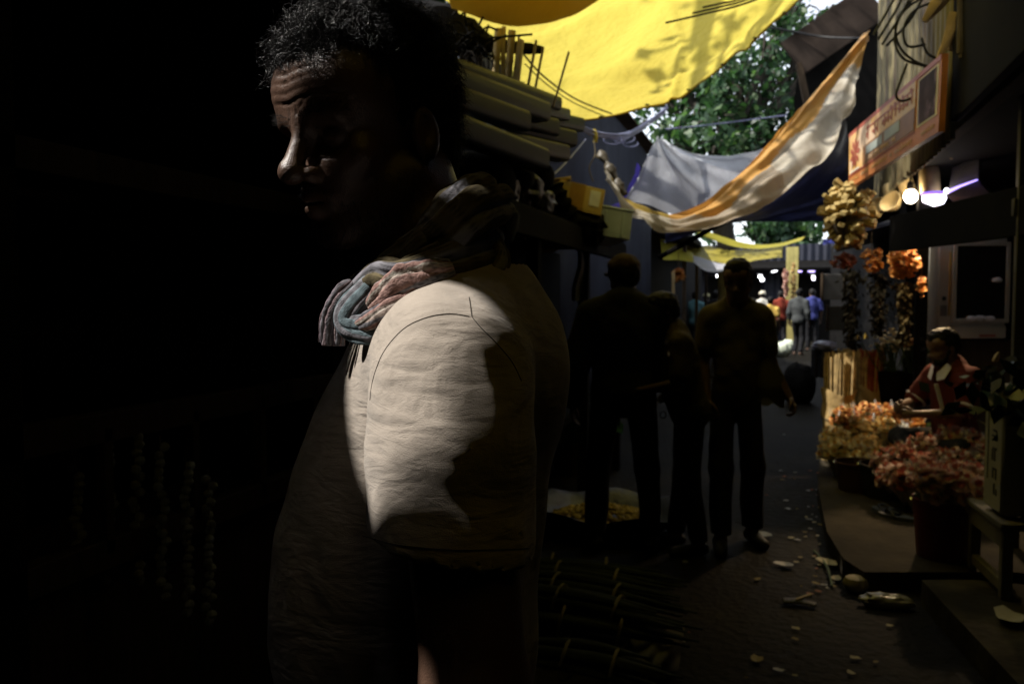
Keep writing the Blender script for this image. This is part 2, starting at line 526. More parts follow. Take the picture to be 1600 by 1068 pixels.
def person(label, loc, rz, H=1.65, pose=None, cl=None, res=0.014, group=None, cat="person"):
    pose = pose or {}; cl = cl or {}
    root = thing("person", label, cat, loc, rz, group)
    s = H / 1.7
    bulk = pose.get('bulk', 1.0)
    hip = Vector(pose.get('hip', (0, 0, .90)))
    RL = Matrix.Rotation(pose.get('lean', 0.0), 3, 'X') @ Matrix.Rotation(pose.get('side', 0.0), 3, 'Y')
    up = lambda x, y, z: hip + RL @ Vector((x * bulk, y * bulk, z - .90))
    SH = {b: up(b * .175, .01, 1.365) for b in (1, -1)}
    EL = {1: Vector(pose.get('LE', (.235, .03, 1.10))), -1: Vector(pose.get('RE', (-.235, .03, 1.10)))}
    WR = {1: Vector(pose.get('LW', (.245, -.06, .86))), -1: Vector(pose.get('RW', (-.245, -.06, .86)))}
    HJ = {b: hip + Vector((b * .092 * bulk, 0, 0)) for b in (1, -1)}
    KN = {1: Vector(pose.get('LK', (.10, -.01, .48))), -1: Vector(pose.get('RK', (-.10, -.01, .48)))}
    AN = {1: Vector(pose.get('LA', (.11, .03, .075))), -1: Vector(pose.get('RA', (-.11, .03, .075)))}
    TO = {b: Vector(pose.get('LT' if b > 0 else 'RT', AN[b] + Vector((b * .03, -.16, -.045)))) for b in (1, -1)}
    hy, ht = pose.get('head', (0, 0.08))
    f, l, u = head_frame(hy, ht - 0 * 1)
    ho = up(0, -.03, 1.575)
    T = lambda a, b, c: [(ho[i] + f[i] * a + l[i] * b + u[i] * c) for i in range(3)]
    HM = [[f[i], l[i], u[i]] for i in range(3)]
    allp = list(SH.values()) + list(EL.values()) + list(WR.values()) + list(KN.values()) + list(AN.values()) + list(TO.values()) + [ho, hip]
    lo = [min(p[i] for p in allp) for i in range(3)]; hi = [max(p[i] for p in allp) for i in range(3)]
    lo = [a - .16 for a in lo]; hi = [a + .2 for a in hi]
    def axes(r):
        return [np.arange(lo[i], hi[i] + r, r) for i in range(3)]
    def torso(S, inf, k=.05):
        Mx = [[RL[i][j] for j in range(3)] for i in range(3)]
        S.ell(up(0, .012, 1.24), (.158 * bulk + inf, .102 * bulk + inf, .20 + inf), 0, Mx)
        S.ell(up(0, -.012, 1.06), (.138 * bulk + inf, .106 * bulk + inf, .16 + inf), k, Mx)
        S.ell(hip + Vector((0, .012, 0.02)), (.150 * bulk + inf, .112 * bulk + inf, .12 + inf), k)
        for b in (1, -1):
            S.cone(up(0, .02, 1.44), SH[b] + Vector((0, 0, -.006)), .05 + inf, .046 + inf, k)
    # body
    S = SDF(*axes(res))
    torso(S, 0)
    S.cone(up(0, .015, 1.40), T(-.02, 0, -.06), .060, .054, .03)
    head_prims(S, T, HM, 1.0, .018)
    mb = MB()
    for b in (1, -1):
        S.cone(SH[b], EL[b], .050, .038, .03); S.cone(EL[b], WR[b], .038, .026, .02)
        d = (WR[b] - EL[b]).normalized()
        if pose.get('hd' + ('L' if b > 0 else 'R')): d = Vector(pose['hd' + ('L' if b > 0 else 'R')]).normalized()
        nrm = Vector(pose.get('hn' + ('L' if b > 0 else 'R'), (b, 0, .2)))
        nn = (nrm - d * nrm.dot(d)).normalized(); t = d.cross(nn)
        S.ell(WR[b] + d * .045, (.05, .034, max(.015, res * .8)), .02, [[d[i], t[i], nn[i]] for i in range(3)])
        fingers(mb, WR[b], d, nn, b, pose.get('curl', .5))
        S.cone(HJ[b], KN[b], .083 * bulk, .054, .04); S.cone(KN[b], AN[b], .056, .036, .02)
        S.cone(AN[b] + Vector((0, .02, -.025)), TO[b], .04, .026, .02)
    V, fs = S.mesh(); V = relax(V, fs, 1)
    npmesh("body", V, fs, cl.get('skin', M_SKIN), root, mb)
    # eyes are part of the face; shirt, trousers, hair follow
    if 'shirt' in cl:
        m, hem, slv, inf = cl['shirt']
        S = SDF(*axes(res)); torso(S, inf)
        for b in (1, -1):
            L1 = (EL[b] - SH[b]).length
            if slv > 0:
                if slv <= 1: e = SH[b].lerp(EL[b], slv); S.cone(SH[b], e, .056 + inf, .050 + inf, .03)
                else:
                    S.cone(SH[b], EL[b], .056 + inf, .046 + inf, .03); S.cone(EL[b], EL[b].lerp(WR[b], slv - 1), .046 + inf, .036 + inf, .02)
        n0 = RL @ Vector((0, 0, -1)); S.half(up(0, 0, hem), n0)
        S.cone(up(0, -.04, 1.47), up(0, -.03, 1.60), .066, .08, .01, 's')
        V, fs = S.mesh(); V = relax(V, fs, 2)
        V += vnormals(V, fs) * ((vnoise(V * [1, 1, .5], 9, 3) * .007 + vnoise(V, 22, 5) * .004))[:, None]
        o = npmesh("shirt", V, fs, m, root)
        if len(cl) and cl.get('shirt_label'): o["label"] = cl['shirt_label']
    if 'legs' in cl:
        m, kind, az = cl['legs']
        S = SDF(*axes(res))
        S.ell(hip + Vector((0, .012, .03)), (.158 * bulk, .122 * bulk, .12), 0)
        if kind == 'trousers':
            for b in (1, -1):
                S.cone(HJ[b], KN[b], .092 * bulk, .070, .05); S.cone(KN[b], AN[b] + Vector((0, 0, az)), .070, .062, .03)
        else:
            mid = (KN[1] + KN[-1]) / 2; bot = (AN[1] + AN[-1]) / 2 + Vector((0, 0, az))
            S.cone(hip, mid, .145, .135, .05); S.cone(mid, bot, .135, .15, .05)
            for b in (1, -1): S.cone(KN[b], AN[b] + Vector((0, 0, az)), .09, .08, .06)
        S.half(hip + Vector((0, 0, .10)), (0, 0, 1))
        S.half(Vector((0, 0, min(AN[1].z, AN[-1].z) + az)), (0, 0, -1)) if pose.get('hip') is None else None
        V, fs = S.mesh(); V = relax(V, fs, 2)
        V += vnormals(V, fs) * (vnoise(V * [1, 1, .35], 16, 8) * .009)[:, None]
        npmesh({'trousers': 'trousers'}.get(kind, 'wrapped_skirt'), V, fs, m, root)
    if cl.get('hair', 'short'):
        hs = cl.get('hair', 'short')
        S = SDF(*[np.arange(ho[i] - .16, ho[i] + .17, res * .8) for i in range(3)])
        cut = [(T(.055, 0, .075), [-(-f[i] * .75 + u[i] * .66) * 1.0 for i in range(3)])]
        nc = Vector((0, 0, 0)) - f * .55 + u * .8
        nc = -(u * .80 - f * .60)
        S.ell(T(-.012, 0, .045), (.106, .086, .090), 0, HM, 'u', [(T(.0, 0, -.0), [nc[i] for i in range(3)])])
        S.ell(T(.02, 0, .085), (.075, .07, .052), .02, HM)
        S.ell(T(-.06, 0, .0), (.05, .07, .07), .02, HM)
        if hs == 'bun': S.ell(T(-.115, 0, .02), (.045, .05, .045), .02, HM)
        if hs == 'long': S.cone(T(-.075, 0, .0), T(-.085, 0, -.2), .05, .03, .03)
        V, fs = S.mesh(); V = relax(V, fs, 1)
        N = vnormals(V, fs); V += N * (vnoise(V, 60, 2) * .006)[:, None]
        npmesh("hair", V, fs, M_HAIR, root)
        if cl.get('beard'):
            S = SDF(*[np.arange(ho[i] - .18, ho[i] + .17, res * .7) for i in range(3)])
            S.ell(T(.05, 0, -.088), (.052, .053, .040), 0, HM); S.cone(T(-.0, -.062, -.02), T(.05, -.035, -.10), .014, .02, .02); S.cone(T(-.0, .062, -.02), T(.05, .035, -.10), .014, .02, .02)
            S.cone(T(.095, -.02, -.062), T(.095, .02, -.062), .008, .008, .012)
            S.ell(T(.105, 0, -.074), (.02, .02, .008), .006, HM, 's')
            V, fs = S.mesh(); V = relax(V, fs, 1); V += vnormals(V, fs) * (vnoise(V, 120, 2) * .004)[:, None]
            npmesh("beard", V, fs, M_HAIR, root)
    if 'cap' in cl:
        m, kind = cl['cap']
        S = SDF(*[np.arange(ho[i] - .2, ho[i] + .24, res * .8) for i in range(3)])
        nc = -(u * .97 - f * .25)
        S.ell(T(-.005, 0, .05), (.114, .094, .095), 0, HM, 'u', [(T(.0, 0, .05), [nc[i] for i in range(3)])])
        if kind == 'turban':
            for j, zz in enumerate((.055, .08, .105)):
                for a in range(10):
                    A, B = a / 10 * 6.283, (a + 1) / 10 * 6.283
                    rr = .1 - j * .012
                    S.cone(T(rr * math.cos(A), .085 / .1 * rr * math.sin(A), zz + .012 * math.sin(A + j)), T(rr * math.cos(B), .085 / .1 * rr * math.sin(B), zz + .012 * math.sin(B + j)), .02, .02, .01)
        elif kind == 'load':
            S.ell(T(-.01, 0, .16), (.15, .19, .075), .02, HM)
        elif kind == 'peak':
            S.ell(T(.12, 0, .052), (.06, .07, .008), .01, HM)
        V, fs = S.mesh(); V = relax(V, fs, 1); V += vnormals(V, fs) * (vnoise(V, 40, 2) * .006)[:, None]
        npmesh({'turban': 'turban', 'load': 'head_bundle', 'peak': 'cap'}[kind], V, fs, m, root)
    if cl.get('shoes'):
        for b in (1, -1):
            mbs = MB(); h = AN[b]; t = TO[b]
            S = SDF(*[np.arange(min(h[i], t[i]) - .09, max(h[i], t[i]) + .09, res * .8) for i in range(3)])
            S.cone(h + Vector((0, .025, -.028)), t, .046, .036, 0); S.half(Vector((0, 0, h.z - .073)), (0, 0, -1)); S.half(Vector((0, 0, h.z - .0)), (0, 0, 1))
            V, fs = S.mesh(); V = relax(V, fs, 1)
            npmesh("shoe", V, fs, cl['shoes'], root)
    root.scale = (s, s, s)
    return root
# ------------------------------------------------------------------ the man in the foreground
W0 = P(680, 534, .94); W0.z = 0
RYI = Matrix.Rotation(-YAW, 3, 'Z')
def K(px, py, d):                      # place in the man's own frame: x along his facing axis, y across, z up
    return RYI @ (P(px, py, d) - W0)
man = thing("person", "man in a beige T-shirt and checked neck scarf, looking down in half sunlight close by", "person", W0, YAW)

M_MANSKIN = mat("man_skin", (0.080, 0.044, 0.029), rough=0.38, spec=0.55, var=0.22, scale=22, bump=0.55, bscale=520, bdist=0.0016, detail=6)
M_BROW = mat("brow_hair", (0.006, 0.005, 0.0045), rough=.8, spec=.04, var=.2)
M_SCALP = mat("hair_under_layer", (0.006, 0.005, 0.005), rough=1.0, spec=0.0, var=0.2)
M_MANHAIR = mat("man_hair", (0.004, 0.0035, 0.0035), rough=0.32, spec=0.22, var=0.3, scale=30)
def shirt_material():
    m = mat("beige_jersey", (0.33, 0.285, 0.24), rough=0.95, spec=0.1, var=0.07, scale=60, sheen=0.15)
    n, l = m.node_tree.nodes, m.node_tree.links
    b = n["Principled BSDF"]
    tc = n.new("ShaderNodeTexCoord")
    def nz(scale, st, det=3, dist=0.0):
        mp = n.new("ShaderNodeMapping"); mp.inputs["Scale"].default_value = st; l.new(tc.outputs["Object"], mp.inputs[0])
        q = n.new("ShaderNodeTexNoise"); q.inputs["Scale"].default_value = scale; q.inputs["Detail"].default_value = det; q.inputs["Distortion"].default_value = dist
        l.new(mp.outputs[0], q.inputs["Vector"]); return q.outputs["Fac"]
    b1 = n.new("ShaderNodeBump"); b1.inputs["Strength"].default_value = 0.55; b1.inputs["Distance"].default_value = 0.0016   # knit
    l.new(nz(900, (1, 1, 1.6), 2), b1.inputs["Height"])
    b2 = n.new("ShaderNodeBump"); b2.inputs["Strength"].default_value = 0.4; b2.inputs["Distance"].default_value = 0.006   # small cross wrinkles
    l.new(nz(20, (1, 1, 3.6), 4, 1.2), b2.inputs["Height"]); l.new(b2.outputs[0], b1.inputs["Normal"])
    b3 = n.new("ShaderNodeBump"); b3.inputs["Strength"].default_value = 0.5; b3.inputs["Distance"].default_value = 0.02
    l.new(nz(9, (1, 1, 1.7), 3, 1.0), b3.inputs["Height"]); l.new(b3.outputs[0], b2.inputs["Normal"])
    l.new(b1.outputs[0], b.inputs["Normal"])
    return m
M_SHIRT = shirt_material()
M_SEAM = mat("shirt_thread", (0.07, 0.06, 0.05), rough=0.95, var=0.1)

HTH, HTI = R(45), R(11)
Oh = K(582, 202, .97)
hf = Vector((-math.cos(HTH) * math.cos(HTI), -math.sin(HTH) * math.cos(HTI), -math.sin(HTI)))
hl = Vector((math.sin(HTH), -math.cos(HTH), 0)); hu = hf.cross(hl)
HT = lambda a, b, c: [Oh[i] + hf[i] * a + hl[i] * b + hu[i] * c for i in range(3)]
HMM = [[hf[i], hl[i], hu[i]] for i in range(3)]

SLV_A, SLV_B = K(704, 592, .80), K(698, 905, .745)
HEM0, HEM1 = K(560, 846, .735), K(832, 893, .735)
def man_torso(S, inf):
    S.ell(K(700, 655, .985), (.122 + inf, .145 + inf, .19 + inf), 0)
    S.ell(K(738, 565, .97), (.108 + inf, .145 + inf, .11 + inf), .05)
    S.ell(K(634, 955, .99), (.153 + inf, .135 + inf, .29 + inf), .06)
    S.cone(K(704, 560, .85), K(704, 552, 1.10), .062 + inf, .062 + inf, .05)
    S.cone(K(716, 470, .97), K(704, 556, .83), .058 + inf, .056 + inf, .05)
    S.cone(K(716, 470, .97), K(704, 556, 1.10), .058 + inf, .056 + inf, .05)

def man_body():
    z0 = Oh.z - .16
    xs = np.concatenate([np.arange(-.34, Oh.x - .15, .009), np.arange(Oh.x - .15, Oh.x + .125, .0019), np.arange(Oh.x + .125, .34, .007)])
    ys = np.concatenate([np.arange(-.36, Oh.y - .13, .008), np.arange(Oh.y - .13, Oh.y + .12, .0022), np.arange(Oh.y + .12, .36, .009)])
    zs = np.concatenate([np.arange(-.01, 1.0, .015), np.arange(1.0, z0, .006), np.arange(z0, Oh.z + .15, .0019)])
    S = SDF(xs, ys, zs)
    man_torso(S, -.012)
    hipc = K(640, 1330, .96); hipc.z = .90
    S.ell(hipc, (.15, .15, .13), .06)
    S.cone(K(700, 500, .97), HT(-.03, 0, -.03), .062, .056, .03)
    head_prims(S, HT, HMM, 1.0, .018)
    mb = MB()
    for (a, e, w, side) in ((K(702, 600, .80), K(744, 1085, .745), K(640, 1440, .70), 1), (K(702, 590, 1.12), K(640, 1000, 1.2), K(470, 1150, 1.12), -1)):
        S.cone(a, e, .056, .046, .03); S.cone(e, w, .046, .028, .02)
        d = (w - e).normalized(); n = Vector((0, -1 if side > 0 else 1, .2)); nn = (n - d * n.dot(d)).normalized(); t = d.cross(nn)
        S.ell(w + d * .045, (.05, .034, .016), .02, [[d[i], t[i], nn[i]] for i in range(3)])
        fingers(mb, w, d, nn, side, .55)
    for sy in (-.1, .1):
        hj = hipc + Vector((0, sy, 0)); kn = hipc + Vector((-.02, sy * 1.1, -.43)); an = hipc + Vector((.03, sy * 1.15, -.825))
        S.cone(hj, kn, .085, .055, .04); S.cone(kn, an, .056, .037, .02); S.cone(an + Vector((.02, 0, -.03)), an + Vector((-.17, 0, -.045)), .04, .028, .02)
    V, fs = S.mesh()
    V = relax(V, fs, 2, .4)
    N = vnormals(V, fs)
    q = V - np.array(Oh); a = q @ np.array(hf); b = q @ np.array(hl); c = q @ np.array(hu)
    g = lambda x, s: np.exp(-(x / s) ** 2)
    # forehead creases, a deeper arch over the near brow, frown lines, crow's feet, nasolabial fold
    w = (a > .02) & (np.abs(b) < .07) & (c > .0) & (c < .10)
    wob = vnoise(np.stack([b * 1.0, a * .4, c * .3], 1), 45, 1) * .0035
    D = np.zeros(len(V))
    for j, cc in enumerate((.034, .044, .0545, .064)):
        D -= .0011 * g(c - cc - wob - .10 * np.abs(b - .006 * j) * .35, .0021) * np.clip(1.2 - np.abs(b) / .055, 0, 1) * (1 if j != 0 else 1.4)
    arch = .0215 + .016 * np.sin(np.clip((b - .008) / .055, 0, 1) * 2.4)
    D -= .0010 * g(c - arch - wob * .4, .0026) * ((b > .004) & (b < .064))
    D += .0005 * g(c - arch + .007, .0045) * ((b > .01) & (b < .062))
    for bb in (-.006, .007): D -= .0012 * g(b - bb, .0018) * g(c - .018, .012)
    D = np.where(w, D, 0)
    pores = vnoise(V, 520, 4) * .00014 + vnoise(V, 240, 6) * .00022
    hd = (c > -.13) & (a > -.02) & (np.abs(b) < .09)
    D += np.where(hd, pores, 0)
    V = V + N * D[:, None]
    o = npmesh("body", V, fs, M_MANSKIN, man, mb)
    return V, fs, N, a, b, c
mV, mF, mN, ma, mb_, mc = man_body()

# eyes: two small glossy balls set behind the lids, each a part
for sb in (-1, 1):
    e = MB(); ctr = Vector(HT(.0690, sb * .0315, -.0105))
    e.ball(ctr, .0100, 20, 0)
    fcs = [i for i, f in enumerate(e.f) if (sum((Vector(e.v[j]) for j in f), Vector()) / len(f) - ctr).normalized().dot(hf * .96 - hu * .25) > .93]
    for i in fcs: e.m[i] = 1
    e.build("eye", [M_EYEW, M_EYED], man, local=True)

def strands(mb, roots, dirs, length, r, curl=0.0, n=6, droop=0.0, freq=1.5, key=None):
    for p, d in zip(roots, dirs):
        d = Vector(d).normalized(); L = length * rng.uniform(.6, 1.25); x = d.orthogonal().normalized(); y = d.cross(x)
        ph = rng.uniform(0, 6.28); turns = freq * rng.uniform(.7, 1.3); rad = curl * rng.uniform(.6, 1.3); sg = rng.choice((-1, 1))
        if key: ph, turns, rad, sg = key[0] + rng.gauss(0, .35), key[1] * rng.uniform(.92, 1.08), key[2] * rng.uniform(.8, 1.2), key[3]
        pts = []
        for i in range(n):
            t = i / (n - 1); an = ph + sg * turns * 6.283 * t
            q = Vector(p) + d * (L * t) + (x * (math.cos(an) - math.cos(ph)) + y * (math.sin(an) - math.sin(ph))) * rad * min(1, t * 2.5)
            q.z -= droop * t * t
            pts.append(q)
        mb.tube(pts, [r * (1 - .65 * i / (n - 1)) for i in range(n)], 3, caps=False)
# hair: dense under-layer plus thousands of curls, one child mesh
def man_hair():
    S = SDF(*[np.arange(Oh[i] - .16, Oh[i] + .18, .004) for i in range(3)])
    nc = -(hu * .67 - hf * .74)
    cp = [(HT(.004, 0, -.016), nc)]
    S.ell(HT(-.012, 0, .046), (.1045, .0835, .088), 0, HMM, 'u', cp)
    S.ell(HT(-.06, 0, -.005), (.047, .064, .07), .01, HMM)
    V, fs = S.mesh(); V = relax(V, fs, 1); N = vnormals(V, fs)
    V2 = V + N * (vnoise(V, 140, 2) * .002)[:, None]
    outer = (N @ np.array(nc)) < .55
    q = V - np.array(Oh); a = q @ np.array(hf); c = q @ np.array(hu); b = q @ np.array(hl)
    mb = MB()
    top = np.where((c > .06) & (a > -.07) & outer)[0]
    frnt = np.where((c > .07) & (a > .0) & outer)[0]
    rest = np.where(((c <= .085) | (a <= -.03)) & outer)[0]
    def grow(idx, locks, per, L, curl, lift, fr=1.5, n=8, r=.00034):      # locks of strands that curl together
        for i in nr.choice(idx, locks):
            d0 = N[i] + nr.normal(size=3) * .38 + np.array(hu) * lift * .4 + np.array(hf) * lift * .2
            key = (rng.uniform(0, 6.28), fr * rng.uniform(.6, 1.4), curl * rng.uniform(.6, 1.4), rng.choice((-1, 1))); L0 = L * rng.uniform(.55, 1.35)
            for _ in range(per):
                strands(mb, [V[i] - N[i] * .003 + nr.normal(size=3) * .0022], [d0 + nr.normal(size=3) * .10], L0, r, curl, n, .004, fr, key)
    grow(frnt, 440, 9, .026, .0055, .8, 1.7, 12)
    grow(top, 480, 8, .024, .0055, .6, 1.7, 11)
    grow(rest, 1300, 6, .013, .003, .0, 1.0, 6)
    # thinning wisps at the hairline
    line = np.where((ma > .05) & (mc > .072) & (mc < .10))[0]
    for i in nr.choice(line, 1300):
        d = mN[i] * .35 + np.array(hu) * .8 + nr.normal(size=3) * .35
        strands(mb, [mV[i]], [d], .024, .00024, .002, 6, 0, .7)
    mb.m = [1] * len(mb.f)
    npmesh("hair", V2, fs, [M_SCALP, M_MANHAIR], man, mb)
man_hair()
def man_facehair():
    mb = MB()
    for sb in (-1, 1):
        arch = .0145 + .007 * np.sin(np.clip((np.abs(mb_) - .008) / .055, 0, 1) * 2.6)
        ii = np.where((ma > .045) & (mb_ * sb > .008) & (mb_ * sb < .062) & (np.abs(mc - arch) < .0048))[0]
        for i in nr.choice(ii, 170 if sb > 0 else 60):
            d = mN[i] * .35 + np.array(hl) * sb * .8 + np.array(hu) * rng.uniform(-.1, .5)
            strands(mb, [mV[i]], [d], .0085, .00028, 0, 4)
    mb.build("eyebrow", M_BROW, man, local=True)
    mb = MB()
    ii = np.where((ma > -.01) & (mc < -.052) & (mc > -.125) & (np.abs(mb_) < .075) & ~((mc > -.09) & (mc < -.063) & (np.abs(mb_) < .022)) & (mN @ np.array(hf) > -.5) & ((mc < -.075) | (ma > .085) | (ma < .05)))[0]
    for i in nr.choice(ii, 2600):
        d = mN[i] * .5 - np.array(hu) * .7 + nr.normal(size=3) * .3
        strands(mb, [mV[i]], [d], .007, .00022, 0, 3)
    mb.build("beard", M_MANHAIR, man, local=True)
man_facehair()

# T-shirt
def man_shirt():
    xs = np.arange(-.30, .26, .0042); ys = np.arange(-.27, .33, .0055); zs = np.arange(.74, 1.46, .0042)
    S = SDF(xs, ys, zs)
    man_torso(S, 0.0)
    S.cone(SLV_A, SLV_B, .073, .079, .022)
    hx = (HEM1 - HEM0); nn = Vector((hx.z, 0, -hx.x)).normalized()
    if nn.z > 0: nn = -nn
    Sl = SDF(xs, ys, zs)
    Sl.cone(SLV_A + Vector((0, 0, -.02)), SLV_B + Vector((0, 0, -.14)), .074, .082, 0, 'u', [(HEM0, nn)])
    T2 = SDF(xs, ys, zs); man_torso(T2, 0.0)
    T2.cone(SLV_A, SLV_A.lerp(SLV_B, .35), .073, .075, .024)
    a, b = T2.F, Sl.F; k = .012
    h = np.maximum(k - np.abs(a - b), 0) / k
    T2.F = np.minimum(a, b) - h * h * k * .25
    S = T2
    S.cone(SLV_A.lerp(SLV_B, .5), SLV_B + Vector((0.002, 0, -.2)), .062, .064, .004, 's', [(HEM0 - Vector((0, 0, .012)), Vector((0, 0, 1)))])      # hollow of the sleeve
    # right sleeve (far side, hidden)
    S.cone(K(702, 590, 1.12), K(672, 800, 1.16), .073, .077, .02)
    S.cone(K(690, 478, .965), K(672, 405, .965), .064, .078, .008, 's')                                 # neck hole
    V, fs = S.mesh(); V = relax(V, fs, 2, .45)
    N = vnormals(V, fs)
    q = V - np.array(SLV_A)
    # pulled folds: from the shoulder point down and back, and ripples across the front of the sleeve
    A = np.array(K(745, 500, .78)); r = np.sqrt((V[:, 0] - A[0]) ** 2 + (V[:, 2] - A[2]) ** 2 + 1e-6)
    th = np.arctan2(V[:, 2] - A[2], V[:, 0] - A[0])
    near = np.clip((-.02 - (V[:, 1] - SLV_A.y)) / .05 + .6, 0, 1)
    rad = .0005 * np.sin(th * 13 + vnoise(V, 16, 2) * 2.2) * np.clip(r / .05, 0, 1) * np.exp(-(r / .17) ** 2) * near
    back = np.clip((V[:, 0] - K(690, 600, .75).x) / .05, 0, 1)
    wob = vnoise(V, 12, 7) * .9
    rip = .0016 * (np.sin(V[:, 2] * 360 + V[:, 0] * 60 + wob * 5.0) * .5 + vnoise(V * [1, 1, 4.5], 26, 21)) * np.clip(1 - back, 0, 1) * np.exp(-((V[:, 2] - K(650, 620, .75).z) / .06) ** 2) * near * (0.55 + .45 * vnoise(V, 30, 4))
    big = vnoise(V * [1, 1, .6], 11, 9) * .0032 + vnoise(V * [1.2, 1, .8], 26, 12) * .0022
    hang = .003 * np.sin((V[:, 0] + V[:, 1] * .6) * 120 + vnoise(V, 8, 3) * 2) * np.clip((K(650, 720, .75).z - V[:, 2]) / .1, 0, 1)
    D = rad * (.35 + .65 * back) + rip + big + hang * .6
    V = V + N * D[:, None]
    o = npmesh("t_shirt", V, fs, M_SHIRT, man)
    return V, fs
sV, sF = man_shirt()
sBVH = BVHTree.FromPolygons(sV.tolist(), sF.tolist())
camL = RYI @ (CAM - W0)
def on_shirt(px, py, off=0.0):
    d = (K(px, py, 1.0) - camL).normalized()
    h = sBVH.ray_cast(camL, d)
    return (h[0] - d * off) if h[0] is not None else None
def seam(name, pix, r, off=0.0006, n=60):
    pts = [on_shirt(p.x, p.y, off) for p in spline([Vector((x, y, 0)) for x, y in pix], n)]
    pts = [p for p in pts if p is not None]
    m = MB(); m.tube(pts, r, 6); m.build(name, M_SEAM, man, local=True)
seam("armhole_seam", [(733, 494), (705, 490), (677, 493), (650, 502), (630, 514), (612, 532), (598, 552), (588, 575), (581, 600), (578, 625)], .0004)
seam("shoulder_seam", [(733, 464), (735, 478), (737, 494)], .0004)
seam("sleeve_back_seam", [(737, 494), (752, 512), (775, 535), (800, 565), (815, 595)], .0004)
seam("sleeve_hem_stitch", [(566, 836), (620, 850), (700, 858), (780, 858), (826, 856)], .0004)

# trousers (below the frame)
def man_trousers():
    hipc = K(640, 1330, .96); hipc.z = .90
    S = SDF(np.arange(-.32, .3, .014), np.arange(-.3, .34, .014), np.arange(.0, 1.05, .014))
    S.ell(hipc, (.165, .165, .14), 0)
    for sy in (-.1, .1):
        S.cone(hipc + Vector((0, sy, 0)), hipc + Vector((-.02, sy * 1.1, -.43)), .1, .078, .05); S.cone(hipc + Vector((-.02, sy * 1.1, -.43)), hipc + Vector((.03, sy * 1.15, -.78)), .078, .07, .03)
    V, fs = S.mesh(); npmesh("trousers", relax(V, fs, 2), fs, M_DARKTROUSER, man)
man_trousers()

